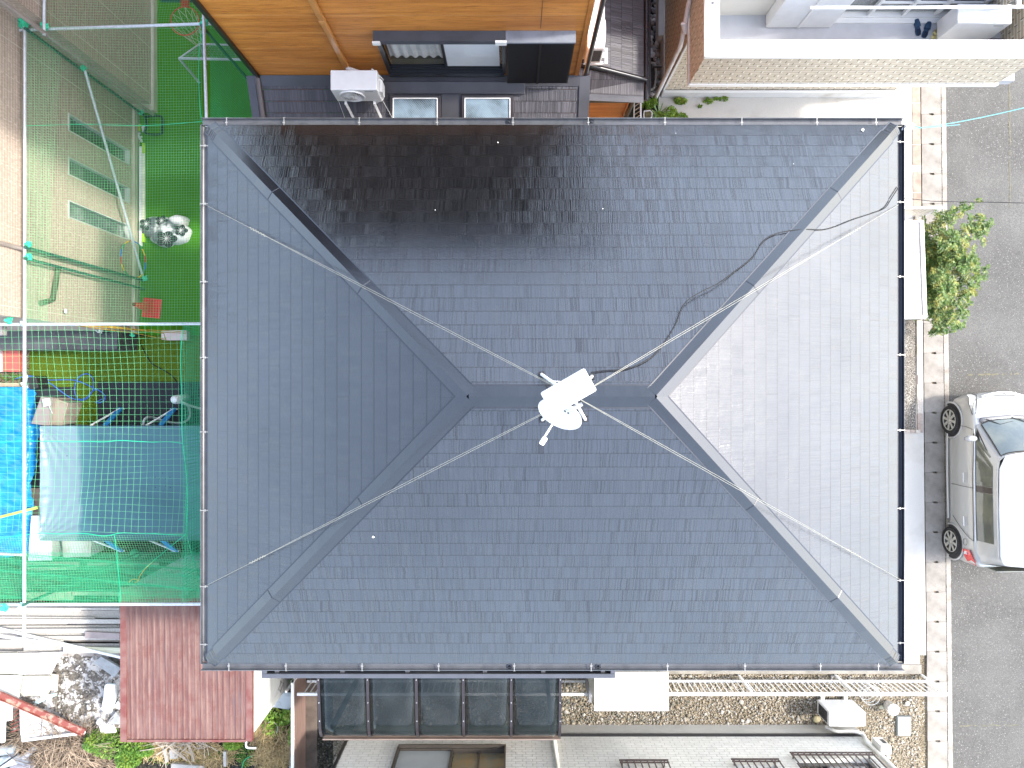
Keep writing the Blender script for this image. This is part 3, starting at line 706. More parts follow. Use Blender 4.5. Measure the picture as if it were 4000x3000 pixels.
# ------------------------------------------------------------------ orange wood-look house (top)
def plank_mat():
    m, nt, b = newmat('orange plank siding'); uv = node(nt, 'ShaderNodeTexCoord').outputs['UV']
    sp = node(nt, 'ShaderNodeSeparateXYZ'); nt.links.new(uv, sp.inputs[0]); v = sp.outputs[1]
    def sc(a, b_, c_=1):
        mp = node(nt, 'ShaderNodeMapping'); mp.inputs['Scale'].default_value = (a, b_, c_); nt.links.new(uv, mp.inputs[0]); return mp.outputs[0]
    streak = noise(nt, sc(3.2, 70), 1, 5, .65); fine = noise(nt, sc(9, 260), 1, 3, .7); brd = noise(nt, sc(.6, 9), 1, 3)
    c = mixc(nt, ramp(nt, brd, .35, .65), (.60,.235,.045), (.40,.135,.022))
    c = mixc(nt, mth(nt, 'MULTIPLY', ramp(nt, streak, .52, .66), .7), c, (.17,.055,.012))
    c = mixc(nt, mth(nt, 'MULTIPLY', ramp(nt, fine, .6, .75), .4), c, (.66,.32,.10))
    row = mth(nt, 'FRACT', mth(nt, 'DIVIDE', v, .152)); gr = mth(nt, 'LESS_THAN', row, .035)
    g2 = mth(nt, 'LESS_THAN', mth(nt, 'FRACT', mth(nt, 'DIVIDE', v, .456)), .016)
    c = mixc(nt, mth(nt, 'MULTIPLY', gr, .25), c, (.10,.03,.008)); c = mixc(nt, mth(nt, 'MULTIPLY', g2, .6), c, (.70,.40,.16))
    nt.links.new(c, b.inputs['Base Color']); b.inputs['Roughness'].default_value = .38; b.inputs['Specular IOR Level'].default_value = .5
    h = mth(nt, 'SUBTRACT', ramp(nt, streak, .45, .62), mth(nt, 'MULTIPLY', gr, 2))
    bp = node(nt, 'ShaderNodeBump'); bp.inputs['Strength'].default_value = .5; bp.inputs['Distance'].default_value = .004; bp.invert = True
    nt.links.new(h, bp.inputs['Height']); nt.links.new(bp.outputs[0], b.inputs['Normal']); return m
PLK = plank_mat()
oh = thing('orange_house', 'two-storey house with orange wood-look siding and small grey lower roof', 'house', (-1.4, 6, 0))
WYo, WX0, WX1, WZ0, WZ1 = 4.65, -3.80, 1.00, 3.60, 7.95
hole = [(2.02, 3.66, .27, 1.40)]
ow = MB().wall((WX0, WYo, WZ0), (1,0,0), (0,0,1), (0,-1,0), WX1-WX0, 5.86-WZ0, hole, .07)
MB().wall((WX0, WYo, 5.86), (1,0,0), (0,0,1), (0,-1,0), WX1-WX0, WZ1-5.86).build('upper_wall', brick_mat('unseen dark siding', (.045,.035,.032), (.035,.028,.026), (.015,.012,.012), 1.8, .152, var=.3), oh)  # unseen wall part, added dark so the slates reflect it near-black
ow.wall((WX0, WYo, 0), (0,1,0), (0,0,1), (-1,0,0), 6, WZ1).wall((WX1, WYo, 0), (0,1,0), (0,0,1), (1,0,0), 6, WZ1)
ow.wall((WX1+.0, 4.88, 0), (1,0,0), (0,0,1), (0,-1,0), 1.02, 2.62).wall((WX1+1.02, 4.88, 0), (0,1,0), (0,0,1), (1,0,0), 5.7, 2.7)
ow.wall((-3.75, 3.95, 0), (1,0,0), (0,0,1), (0,-1,0), 4.85, 3.1).wall((-3.75, 3.95, 0), (0,1,0), (0,0,1), (-1,0,0), .7, 3.2).wall((1.1, 3.95, 0), (0,1,0), (0,0,1), (1,0,0), .7, 3.2)
ow.build('wall', PLK, oh)
MB().box(WX0-.035, WX0+.004, WYo-.05, WYo+.0, 3.3, WZ1).tube([(WX0-.07,WYo+.02,3.2),(WX0-.07,WYo+.02,WZ1)], .034, 8).build('corner_trim', M('black trim', (.014,.013,.013), rough=.35), oh)
MB().box(WX1-.06, WX1+.006, WYo-.012, WYo-.002, WZ0, WZ1).build('corner_trim', M('orange trim', (.42,.15,.03), rough=.4), oh)
MB().box(WX0+4.17, WX0+4.176, WYo-.004, WYo+.003, 4.78+.32, WZ1).box(WX0+2.55, WX0+2.555, WYo-.004, WYo+.003, WZ0, 3.86).build('siding_joint', M('joint brown', (.12,.05,.015), rough=.7), oh)
rf = MB()
rf.add([(WX0-.5, WYo-.45, WZ1-.15), (WX1+.5, WYo-.45, WZ1-.15), (WX1+.5, 7.5, WZ1+1.25), (WX0-.5, 7.5, WZ1+1.25)], [(0,1,2,3)], uv=[[(0,0),(5.8,0),(5.8,3.2),(0,3.2)]])
rf.add([(WX0-.5, 10.8, WZ1-.15), (WX1+.5, 10.8, WZ1-.15), (WX1+.5, 7.5, WZ1+1.25), (WX0-.5, 7.5, WZ1+1.25)], [(3,2,1,0)], uv=[[(0,3.2),(5.8,3.2),(5.8,0),(0,0)]])
rf.build('main_roof', SL2, oh)
MB().box(WX0-.5, WX1+.5, WYo-.46, WYo-.44, WZ1-.32, WZ1-.14).box(WX0-.5, WX1+.5, WYo-.438, 10.7, WZ1-.30, WZ1-.28).add([(WX0,WYo+.01,WZ1-.2),(WX0,10.6,WZ1-.2),(WX0,7.5,WZ1+1.2)],[(0,1,2)]).add([(WX1,WYo+.01,WZ1-.2),(WX1,10.6,WZ1-.2),(WX1,7.5,WZ1+1.2)],[(2,1,0)]).build('eave', M('dark eave', (.02,.018,.017), rough=.5), oh)
# lower roof
LE, LT, LZ0, LZ1 = 3.56, 4.63, 3.12, 3.62
def lr(x, y, dz=0): return (x, y, lerp(LZ0, LZ1, (y-LE)/(LT-LE))+dz)
def lrp(px, py, dz=0):
    z = 3.4
    for _ in range(25): p = P(px, py, z); z = lr(p.x, p.y, dz)[2]
    return Vector(P(px, py, z))
mb = MB(); n = 7; x0_, x1_ = -3.9, 1.15
for i in range(n):
    ya_, yb_ = lerp(LE, LT, i/n), lerp(LE, LT, (i+1)/n)
    if i == n-1: yb_ = LT
    mb.add([lr(x0_, ya_, .010), lr(x1_, ya_, .010), lr(x1_, yb_, .001), lr(x0_, yb_, .001)], [(0,1,2,3)], uv=[[(0,i*.182),(x1_-x0_,i*.182),(x1_-x0_,i*.182+.1819),(0,i*.182+.1819)]])
mb.build('lower_roof', SL2, oh)
FL = M('roof flashing', (.060,.060,.070), rough=.38, var=.3, vs=2, bump=.1, bs=5)
MB().plate([lr(x0_-.1,LE-.02,.035), lr(x0_+.02,LE-.02,.035), lr(x0_+.02,LT+.01,.035), lr(x0_-.1,LT+.01,.035)], .12).plate([lr(x1_-.13,LE-.02,.035), lr(x1_+.03,LE-.02,.035), lr(x1_+.03,LT+.01,.035), lr(x1_-.13,LT+.01,.035)], .12).plate([lr(x0_+.021,LT-.12,.03), lr(x1_-.131,LT-.12,.03), lr(x1_-.131,LT+.012,.05), lr(x0_+.021,LT+.012,.05)], .02).build('flashing', FL, oh)
MB().tube([lr(x0_+.075,LE,.045), lr(x0_+.075,LT,.045)], .034, 10).tube([lr(x0_+.045,LE,.03), lr(x0_+.045,LT,.03)], .02, 8).build('verge_pipe', M('brown verge', (.11,.09,.09), rough=.4), oh)
MB().plate([lrp(1492,366,.09), lrp(2050,368,.09), lrp(2050,318,.09), lrp(1492,318,.09)], .06).build('upstand', FL, oh, bevel=.008)
MB().plate([lrp(1725,480,.045), lrp(1800,480,.045), lrp(1800,367,.045), lrp(1725,367,.045)], .03).build('saddle', FL, oh)
FROST = None
def frost_mat():
    m, nt, b = newmat('wired frosted glass'); tc = node(nt, 'ShaderNodeTexCoord').outputs['Object']
    c = mixc(nt, ramp(nt, noise(nt, tc, 2.2, 3), .38, .62), (.20,.28,.35), (.025,.042,.055))
    mp = node(nt, 'ShaderNodeMapping'); mp.inputs['Rotation'].default_value = (0,0,R(38)); nt.links.new(tc, mp.inputs[0])
    sp = node(nt, 'ShaderNodeSeparateXYZ'); nt.links.new(mp.outputs[0], sp.inputs[0])
    l1 = mth(nt, 'LESS_THAN', mth(nt, 'FRACT', mth(nt, 'MULTIPLY', sp.outputs[0], 45)), .14); l2 = mth(nt, 'LESS_THAN', mth(nt, 'FRACT', mth(nt, 'MULTIPLY', sp.outputs[1], 45)), .14)
    c = mixc(nt, mth(nt, 'MULTIPLY', mth(nt, 'MAXIMUM', l1, l2), .5), c, (.45,.52,.55))
    nt.links.new(c, b.inputs['Base Color']); b.inputs['Roughness'].default_value = .22; b.inputs['Coat Weight'].default_value = .6; return m
FROST = frost_mat()
for xa_, xb_ in ((1524,1722),(1804,2006)):
    fo = MB()
    outer = [lrp(xa_,490,.10), lrp(xb_,490,.10), lrp(xb_,373,.10), lrp(xa_,373,.10)]; inner = [lrp(xa_+10,492,.10), lrp(xb_-12,492,.10), lrp(xb_-12,383,.10), lrp(xa_+10,383,.10)]
    for k in (1,2,3):
        a, b = outer[k], outer[(k+1) % 4]; c, d = inner[(k+1) % 4], inner[k]
        fo.plate([a, b, c, d], .09)
    fo = fo.build('skylight', M('skylight frame', (.045,.038,.042), rough=.35, var=.3), oh)
    ins = [p-Vector((0,0,.01)) for p in inner]
    MB().plate(ins, .02).build('pane', FROST, oh).parent = fo
    MB().bar(inner[2]+Vector((-.01,-.006,.0)), inner[3]+Vector((.01,-.006,.0)), .014, .02).bar(inner[3]+Vector((.008,0,0)), inner[0]+Vector((.008,0,0)), .014, .02).bar(inner[1]+Vector((-.008,0,0)), inner[2]+Vector((-.008,0,0)), .014, .02).build('pane_seal', WHITEP, oh).parent = fo
# upper window: left sash with curtain, right sash frosted, shutter box beside
wz0, wz1 = WZ0+.27, WZ0+1.40; wx0, wx1 = WX0+2.02, WX0+3.66
BLK = M('window frame black', (.014,.015,.018), rough=.3, var=.2, coat=.3)
yo = WYo
fr = MB().box(wx0-.05, wx1+.05, yo-.05, yo-.001, wz0-.06, wz0).box(wx0-.03, wx1+.03, yo-.10, yo-.0505, wz0-.05, wz0-.02).box(wx0-.05, wx0, yo-.05, yo+.05, wz0, wz1).box(wx1, wx1+.05, yo-.05, yo+.05, wz0, wz1)
fr.box((wx0+wx1)/2-.02, (wx0+wx1)/2+.02, yo-.005, yo+.03, wz0+.001, wz1).box(wx0+.001, wx1-.001, yo-.02, yo+.01, wz0+.001, wz0+.07).box(wx0+.001,wx1-.001,yo+.011,yo+.03,wz0+.001,wz0+.1)
wf = fr.build('window', BLK, oh)
MB().box(wx0-.05, wx1+.05, yo-.14, yo-.002, wz1, wz1+.035).box(wx0-.05, wx1+.05, yo-.14, yo-.12, wz1-.06, wz1-.001).build('window_hood', M('hood metal', (.06,.065,.075), rough=.4), oh).parent = wf
MB().box(wx0-.06, wx0+.04, yo-.17, yo-.141, wz1-.03, wz1+.036).box(wx1-.08, wx1+.07, yo-.17, yo-.141, wz1-.03, wz1+.06).build('hood_cap', OFFW, oh).parent = wf
MB().box((wx0+wx1)/2+.02, wx1-.04, yo+.0, yo+.012, wz0+.1, wz1).build('pane', M('frosted pane', (.80,.84,.84), rough=.35, var=.12, vs=1.5, coat=.5), oh, label='frosted window pane').parent = wf
MB().box(wx0+.04, (wx0+wx1)/2-.02, yo+.031, yo+.036, wz0+.1, wz1).build('pane', glass_mat('clear pane', (.10,.12,.12), rough=.03, alpha=.12), oh).parent = wf
cu = MB().grid(lambda u, v: (lerp(wx0+.03, (wx0+wx1)/2+.0, u), yo+.065+.018*math.sin(u*38+math.sin(v*4)), lerp(wz0+.26, wz1+.1, v)), 60, 6)
cu.build('curtain', M('white curtain', (.85,.84,.78), rough=.9, var=.15), oh).parent = wf
MB().box(wx0-.02, (wx0+wx1)/2, yo+.14, yo+.16, wz0, wz1).box(wx0, (wx0+wx1)/2, yo+.04, yo+.139, wz0-.0, wz0+.02).build('window_sill', M('tan sill', (.16,.13,.07), rough=.6), oh).parent = wf
sx0, sx1 = wx1+.055, WX0+4.64
sb = MB().box(sx0, sx1, yo-.16, yo-.002, wz1-.0, wz1+.035).build('shutter_box', M('shutter top', (.19,.205,.23), rough=.35, var=.35, vs=3), oh)
q = MB().box(sx0+.01, sx1-.01, yo-.15, yo-.13, wz0-.14, wz1-.001)
for i in range(44): q.box(sx0+.02, sx1-.02, yo-.156, yo-.1505, wz0-.13+i*.028, wz0-.13+i*.028+.014)
q.box((sx0+sx1)/2-.015,(sx0+sx1)/2+.015,yo-.164,yo-.1565,wz0-.14,wz1-.002).build('shutter_panel', M('shutter black', (.008,.008,.009), rough=.45), oh).parent = sb
# slim square downpipe
dp = [(-2.40,WYo-.05,WZ1), (-2.40,WYo-.05,4.75), (-2.41,WYo-.05,4.2), (-2.415,WYo-.05,3.72)]
MB().bar((-2.405,WYo-.04,WZ1-.1), (-2.405,WYo-.04,4.02), .072, .06, up=(0,-1,0)).bar((-2.405,WYo-.04,5.35), (-2.405,WYo-.04,5.41), .084, .072, up=(0,-1,0)).build('downpipe', M('orange pipe', (.46,.20,.055), rough=.3, coat=.4), oh, bevel=.008)
MB().tube([(1.11,WYo+.02,WZ1),(1.11,WYo+.02,3.2),(1.14,WYo,3.0)], .034, 10).build('downpipe', BLK, oh)
# right-hand low roof with its black gutter, hip roll and fascia
rz0, rz1 = 2.68, 3.12
def sr(px, py, z): return P(px, py, z)
E1, E0 = 2.16, 1.02
mb = MB()
for i in range(6):
    xa_, xb_ = lerp(E1, E0, i/6), lerp(E1, E0, (i+1)/6); za, zb = lerp(rz0, rz1, i/6), lerp(rz0, rz1, (i+1)/6)
    yA = lerp(4.98, 5.02, i/6); yB = lerp(4.98, 5.02, (i+1)/6)
    mb.add([(xa_,yA,za+.012),(xa_,11,za+.012),(xb_,11,zb),(xb_,yB,zb)], [(0,1,2,3)], uv=[[(0,i*.182),(6,i*.182),(6,i*.182+.18),(0,i*.182+.18)]])
mb.add([(E0,4.74,rz0+.10),(E1,4.72,rz0),(E1,4.98,rz0+.012),(E0,5.0,rz1)], [(0,1,2,3)], uv=[[(0,0),(1.1,0),(1.1,.18),(0,.36)]])
mb.build('side_roof', SL2, oh)
MB().tube([(E0+.05,5.05,rz1+.05),(E1+.03,4.97,rz0+.05)], .042, 12).build('hip_roll', BLK, oh)
MB().tube([(E1+.05,4.66,rz0-.02),(E1+.05,11,rz0-.02)], .042, 10).tube([(E1+.11,4.75,rz0-.06),(E1+.11,11,rz0-.06)], .02, 8).build('gutter', M('navy gutter', (.012,.014,.02), rough=.25), oh)
MB().plate([(E0,4.64,rz0+.06),(E1,4.62,rz0-.02),(E1,4.72,rz0-.004),(E0,4.74,rz0+.09)], .03).build('fascia', FL, oh)
MB().box(E0, E1, 4.65, 4.87, rz0-.10, rz0-.03).build('soffit', BLK, oh)
MB().box(2.0, 2.024, 4.852, 4.879, 0, 2.6).build('corner_trim', M('orange trim', (.42,.15,.03)), oh)
MB().tube([(2.08,4.84,2.6),(2.08,4.84,.1)], .028, 8).build('downpipe', BLK, oh)

# ------------------------------------------------------------------ air conditioners
def ac_unit(label, top_front_left, wd, dp_, ht, ang, fan_side=-1, stand=None, name='air_conditioner', slots=False, fan=True):
    """outdoor unit in local axes: x along its width, front towards -y, z=0 at its base"""
    t = thing(name, label, 'air conditioner', top_front_left, None, ang)
    MB().box(0, wd, 0, dp_, 0, ht).build('body', WHITEP, t, bevel=.015, world=False)
    cx_, cz_ = wd*.40, ht*.5; r = ht*.42
    if fan: MB().lathe([(r*1.04,0),(r*1.04,-.018),(r*.97,-.022),(r*.95,-.006)], (cx_, .0, cz_), 32, Matrix.Rotation(R(90), 3, 'X').inverted()@Matrix.Identity(3)).build('fan_ring', WHITEP, t, world=False)
    if fan: MB().lathe([(.0001,-.001),(r*.93,-.001)], (cx_, -.002, cz_), 28, Matrix.Rotation(R(90), 3, 'X')).build('fan_recess', M('fan recess grey', (.25,.25,.25), rough=.6), t, world=False)
    g = MB()
    for k in range(26):
        a = 2*math.pi*k/26; p = (cx_+r*.16*math.cos(a), -.014, cz_+r*.16*math.sin(a)); q_ = (cx_+r*.93*math.cos(a+.55), -.014, cz_+r*.93*math.sin(a+.55)); mid = (cx_+r*.58*math.cos(a+.18), -.018, cz_+r*.58*math.sin(a+.18))
        g.tube([p, mid, q_], .0042, 4)
    g.lathe([(.0001,-.02),(r*.16,-.018),(r*.17,-.008)], (cx_, 0, cz_), 18, Matrix.Rotation(R(-90), 3, 'X')).tube([(cx_+r*.5*math.cos(k*.262), -.013, cz_+r*.5*math.sin(k*.262)) for k in range(24)], .003, 4, closed=True)
    if fan: g.build('fan_grille', WHITEP, t, world=False)
    MB().box(wd+.001, wd+.045, dp_*.12, dp_*.75, ht*.08, ht*.62).build('valve_cover', WHITEP, t, bevel=.015, world=False)
    if slots:
        s_ = MB()
        for i in range(16): s_.box(-.006, -.001, .03+i*(dp_-.06)/16, .03+i*(dp_-.06)/16+.008, .08, ht-.08)
        s_.build('side_vent', M('vent dark', (.05,.05,.05), rough=.6), t, world=False)
    MB().box(wd*.72, wd*.90, -.004, -.0005, ht*.86, ht*.875).build('name_strip', M('mark grey', (.12,.11,.11)), t, world=False)
    if stand:
        s_ = MB()
        for x in (wd*.18, wd*.82):
            s_.bar((x, dp_+.02, -.02), (x, -.04, -.02), .03, .03); s_.bar((x, -.02, -.03), (x+.04, -.12, -stand), .034, .03); s_.bar((x, dp_, -.03), (x, dp_, -stand+.22), .03, .03)
        s_.bar((-.02, -.12, -stand+.015), (wd+.14, -.12, -stand+.015), .03, .035)
        s_.bar((wd*.02, .02, -.0), (wd*.02, -.12, -stand), .004, .004).bar((wd+.0, .02, 0), (wd+.10, -.12, -stand), .004, .004)
        s_.build('stand', WHITE, t, world=False)
    else:
        MB().box(wd*.12, wd*.22, -.06, dp_+.05, -.06, -.001).build('foot', OFFW, t, world=False); MB().box(wd*.78, wd*.88, -.06, dp_+.05, -.06, -.001).build('foot', OFFW, t, world=False)
    return t
tf = P(1290,351,4.28)
ac1 = ac_unit('white outdoor unit on a steel stand on the small roof left of the upper window', (tf.x, tf.y, 3.86), .665, .285, .42, 0, stand=.50)
hp = [P(1468,285,4.2), P(1476,270,4.25), (-2.395,WYo-.07,3.98)]
tag(MB().tube(smooth([(-2.40,WYo-.06,4.05), P(1478,310,4.1), P(1486,345,4.0), P(1492,385,3.82), P(1478,392,3.75), P(1468,400,3.6)], 5), .026, 8).tube([P(1462,440,3.35), P(1466,470,3.30)], .018, 8).tube([P(1452,275,4.1), P(1452,268,4.1), P(1498,312,3.74)], .01, 6).build('refrigerant_pipe', WHITEP), 'white lagged pipe curling down beside the outdoor unit on the small roof', 'pipe')
# unit on the side roof, half hidden by the wall corner
a2 = P(2300,190,3.62)
MBs = ac_unit('white outdoor unit on the dark side roof, dazzling in the sun', (P(2362,190,3.75).x, P(2362,190,3.75).y, 3.25), .78, .26, .52, R(90), slots=True)
tag(MB().box(P(2278,0,3.2).x, P(2366,0,3.2).x, P(0,250,3.2).y, P(0,244,3.2).y+.02, 3.15, 3.19).box(P(2362,0,3.2).x, P(2368,0,3.2).x+.02, P(0,250,3.2).y+.0, P(0,190,3.2).y, 3.195, 3.225).build('unit_rack', WHITE), 'white steel rack rail under the unit on the side roof', 'rack')

# ------------------------------------------------------------------ brick-tiled apartment block (upper right)
ap = thing('apartment_building', 'apartment house with tan brick tiles and a white walled balcony', 'apartment building', (5.5, 5.8, 0))
TILE = brick_mat('tan brick tile', (.62,.52,.38), (.54,.45,.33), (.90,.85,.74), .30, .072, ms=.011, bump=.8, off=.5, var=.3, stretch=(2,14,1), rough=.6, spec=.4)
# vertical joints should stay dark: a second pattern of short brown joints is drawn over the pale bed joints
def tile_fix():
    m = TILE; nt = m.node_tree; b = nt.nodes['Principled BSDF']; uv = node(nt, 'ShaderNodeTexCoord').outputs['UV']
    sp = node(nt, 'ShaderNodeSeparateXYZ'); nt.links.new(uv, sp.inputs[0])
    row = mth(nt, 'FLOOR', mth(nt, 'DIVIDE', sp.outputs[1], .072))
    ju = mth(nt, 'FRACT', mth(nt, 'ADD', mth(nt, 'DIVIDE', sp.outputs[0], .30), mth(nt, 'MULTIPLY', row, .43)))
    src = b.inputs['Base Color'].links[0].from_socket
    c = mixc(nt, mth(nt, 'LESS_THAN', ju, .045), src, (.13,.10,.07)); nt.links.new(c, b.inputs['Base Color'])
tile_fix()
APX, ABY, AWY = 2.92, 4.94, 5.78
mb = MB()
mb.wall((APX, ABY, 2.62), (1,0,0), (0,0,1), (0,-1,0), 5.06, 1.0)                     # balcony front
mb.wall((APX, ABY, 2.62), (0,1,0), (0,0,1), (-1,0,0), 6, 1.0)                         # balcony side
mb.wall((APX+5.06, ABY, 2.62), (0,1,0), (0,0,1), (1,0,0), 6, 1.0)
gholes = [(1.62,3.35,.9,2.2)]
gz = .34
mb.wall((APX+.08, AWY, gz), (1,0,0), (0,0,1), (0,-1,0), 4.55, 2.28, [(1.45,2.85,.35,1.9),(3.65+.3,4.35,.35,1.9)], .12)
mb.wall((APX+.08, AWY, gz), (0,1,0), (0,0,1), (-1,0,0), 6, 6.5)
mb.wall((APX+4.63, AWY, gz), (0,1,0), (0,0,1), (1,0,0), 6, 6)
mb.build('wall', TILE, ap)
MB().box(APX+.1, APX+4.6, AWY+.125, AWY+.15, .3, 2.6).build('window_glass', M('pale shutter', (.66,.66,.64), rough=.4), ap)
MB().box(APX+.075, APX+4.66, AWY-.02, AWY+.3, 0, gz-.001).box(APX+.06, APX+.078, AWY-.01, 12, 0, gz-.001).build('foundation', M('pale foundation', (.62,.62,.60), rough=.85, col2=(.42,.40,.36), vs=2, lo=.5, hi=.8), ap)
MB().box(APX+.06, APX+4.68, AWY-.035, AWY-.021, gz-.06, gz+.03).box(APX-.02, APX+5.08, ABY-.025, ABY-.002, 2.58, 2.66).box(APX-.022, APX-.002, ABY-.02, 11, 2.58, 2.66).box(APX+.04,APX+.075,AWY-.03,AWY-.001,gz+.03,2.58).build('trim_strip', WHITE, ap)
PAR = M('balcony coping white', (.82,.82,.80), rough=.45, var=.05)
MB().box(APX-.03, 8.2, ABY-.03, ABY+.23, 3.621, 3.69).box(APX-.03, APX+.20, ABY+.231, 11, 3.621, 3.69).build('coping', PAR, ap, bevel=.006)
MB().box(APX+.21, 7.96, ABY+.20, ABY+.225, 2.72, 3.62).box(APX+.17, APX+.195, ABY+.2, 6.2, 2.72, 3.62).build('parapet_inside', OFFW, ap)
cb_ = MB()
for px, py in ((2782,155),(2784,12),(2817,190),(3120,186),(3422,184),(3724,181)): p = P(px, py, 3.69); cb_.tube([(p.x, p.y, 3.691), (p.x, p.y, 3.70)], .016, 10)
cb_.build('coping_plug', M('plug grey', (.35,.35,.34), rough=.5), ap)['kind'] = 'stuff'
MB().box(APX+.01, 8.2, ABY+.01, 6.6, 2.60, 2.74).build('balcony_floor', M('balcony floor pale', (.52,.53,.56), rough=.6, var=.18, vs=1.2, bump=.15, bs=100), ap)
IW = M('inner wall cream', (.74,.72,.66), rough=.8, var=.06)
mb = MB()
mb.wall((3.12, 6.02, 2.74), (1,0,0), (0,0,1), (0,-1,0), 4.9, 3.6, [(2.1,4.35,.06,2.1)], .08)
mb.build('inner_wall', IW, ap)
# shutter cupboard projecting from the wall
MB().box(P(2994,0,2.8).x, P(3262,0,2.8).x-.06, P(0,104,2.8).y, 6.01, 2.76, 5.1).build('shutter_box', WHITEP, ap, bevel=.01)
sl_ = MB(); xr = P(3262,0,2.8).x-.058; ysb = P(0,104,2.8).y
for i in range(70): sl_.box(P(2994,0,2.8).x+.02, xr-.02, ysb-.006, ysb-.001, 2.80+i*.031, 2.815+i*.031)
sl_.box((P(2994,0,2.8).x+xr)/2-.02, (P(2994,0,2.8).x+xr)/2+.02, ysb-.014, ysb-.007, 2.78, 5.0).build('shutter_slats', WHITEP, ap)
# sliding glass doors
gx0_, gx1_ = 5.24, 7.45; gy_ = 6.02
fr = MB().box(gx0_-.02, gx1_+.02, gy_-.06, gy_+.0, 2.75, 2.80).box(gx0_-.02, gx1_+.02, gy_-.14, gy_-.061, 2.741, 2.77)
for x in (gx0_, gx0_+.55, (gx0_+gx1_)/2, gx1_-.58, gx1_): fr.box(x-.025, x+.025, gy_-.045, gy_+.01, 2.801, 4.84)
for z in (3.15, 3.5): fr.box(gx0_+.56, gx1_-.03, gy_-.03, gy_+.0, z, z+.03)
fd = fr.build('sliding_door', WHITE, ap)
MB().box(gx0_, gx1_, gy_+.03, gy_+.036, 2.80, 4.84).build('pane', glass_mat('door glass', (.35,.37,.38), rough=.05, alpha=.35), ap).parent = fd
MB().grid(lambda u, v: (lerp(gx0_, gx0_+1.15, u), gy_+.12+.02*math.sin(u*50), lerp(2.8, 4.9, v)), 60, 2).build('curtain', M('beige curtain', (.50,.49,.40), rough=.9, var=.2), ap).parent = fd
MB().box(gx0_-.1, gx1_+.1, gy_+.3, gy_+.32, 2.7, 5).build('room_wall', M('room white', (.60,.60,.58), rough=.9), ap).parent = fd
MB().box(3.1, 8.2, 6.025, 12, 4.9, 6.3).build('upper_wall', IW, ap)
# grey plinth and shaded low wall at its left foot
MB().box(P(2578,0,.3).x-.03, P(2620,0,.3).x-.02, P(0,140,.3).y, 9, 0, .32).build('side_step', M('pale foundation', (.6,.6,.6)), ap)
# slanting drain pipe at the left corner, from the balcony to the ground
MB().tube(smooth([(APX-.06, 6.35, 3.3), (APX-.06, 6.2, 2.9), (APX-.055, 5.78, 2.3), (APX-.05, AWY-.02, 1.8), (APX-.05, AWY-.06, .10)], 6), .038, 10).tube([(APX-.09,5.95,2.62),(APX-.03,5.85,2.5)], .05, 10).build('drain_pipe', M('pinkish pipe', (.80,.80,.82), rough=.4), ap)
pole = MB().tube([P(3165,30,3.75), P(4060,26,3.75)], .024, 10).box(*sorted((P(3975,0,3.7).x, P(3990,0,3.7).x)), P(0,30,3.7).y, 6.0, 3.66, 3.70)
tag(pole.build('laundry_pole', WHITE), 'long white laundry pole hung across the balcony', 'pole')
acp = P(3738,92,3.36)
ac_unit('cream outdoor unit on the balcony beside the blue slippers', (acp.x, acp.y, 2.82), .84, .30, .56, R(-.6), fan=False)
MB().box(P(3766,0,2.8).x+.2, 8.0, 5.50, 5.62, 2.745, 2.78).build('mat_strip', M('maroon', (.10,.03,.05)), ap)
def slipper(c, ang, lab):
    t = thing('slipper', lab, 'slipper', c, 'blue balcony slippers', ang)
    out = [(-.045,-.12),(-.05,-.06),(-.036,.0),(-.046,.06),(-.04,.11),(-.012,.135),(.02,.135),(.045,.10),(.048,.05),(.036,0),(.045,-.07),(.03,-.125),(-.01,-.14)]
    BL = M('slipper blue', (.025,.07,.15), rough=.6, var=.3, vs=20)
    MB().prism(out, 0, .022).build('sole', BL, t, bevel=.006, world=False)
    MB().prism([(x*.72, y*.80-.03) for x, y in out if y < .02], .023, .028).build('insole', M('insole navy', (.008,.02,.055), rough=.8), t, world=False)
    MB().grid(lambda u, v: (lerp(-.05,.052,u)*(1-.25*v*v), lerp(.0,.125,v), .022+.05*math.sin(math.pi*u)*(1-.45*v)), 10, 8).build('strap', BL, t, world=False, solid=.005)
s1 = P(3583,108,2.745); s2 = P(3618,118,2.745)
slipper((s1.x, s1.y, 2.741), R(10), 'blue slipper nearer the sliding door, toe to the wall')
slipper((s2.x, s2.y, 2.741), R(-18), 'blue slipper nearer the outdoor unit, slightly turned')
yp = P(3652,135,2.75); tag(MB().lathe([(.0001,.0),(.035,0),(.045,.08),(.04,.082),(.03,.01)], (yp.x, yp.y+.02, 2.742), 14).box(yp.x-.06, yp.x+.04, yp.y-.07, yp.y-.02, 2.742, 2.76).build('yellow_pot', M('pale yellow', (.62,.55,.25), rough=.6)), 'small pale yellow pot against the balcony outdoor unit', 'pot')

# ------------------------------------------------------------------ siding building on the left
lb = thing('siding_building', 'tall building with beige plank siding and three slit windows at the left edge', 'building', (-8.5, 4, 0))
BEI = brick_mat('beige plank siding', (.50,.39,.31), (.43,.335,.265), (.64,.54,.46), .45, .058, ms=.006, bump=.5, var=.55, stretch=(9,3,1), rough=.7)
LX_, RY = -7.55, 1.02; SY = P(0,404,.2).y
wins = [(3.56-.70,0,0,0)]
hs = []
for (ya_, yb_) in ((4.31,4.61),(3.56,3.87),(2.83,3.13)): hs.append((ya_-RY, yb_-RY, .28, 2.25))
mb = MB().wall((LX_, RY, .16), (0,1,0), (0,0,1), (1,0,0), SY-RY, 5.6, [(h[0],h[1],h[2]-.16,h[3]-.16) for h in hs], .10)
mb.wall((LX_+.37, SY, .16), (0,1,0), (0,0,1), (1,0,0), 6, 5.6).wall((LX_, SY, .16), (1,0,0), (0,0,1), (0,-1,0), .37, 5.6)
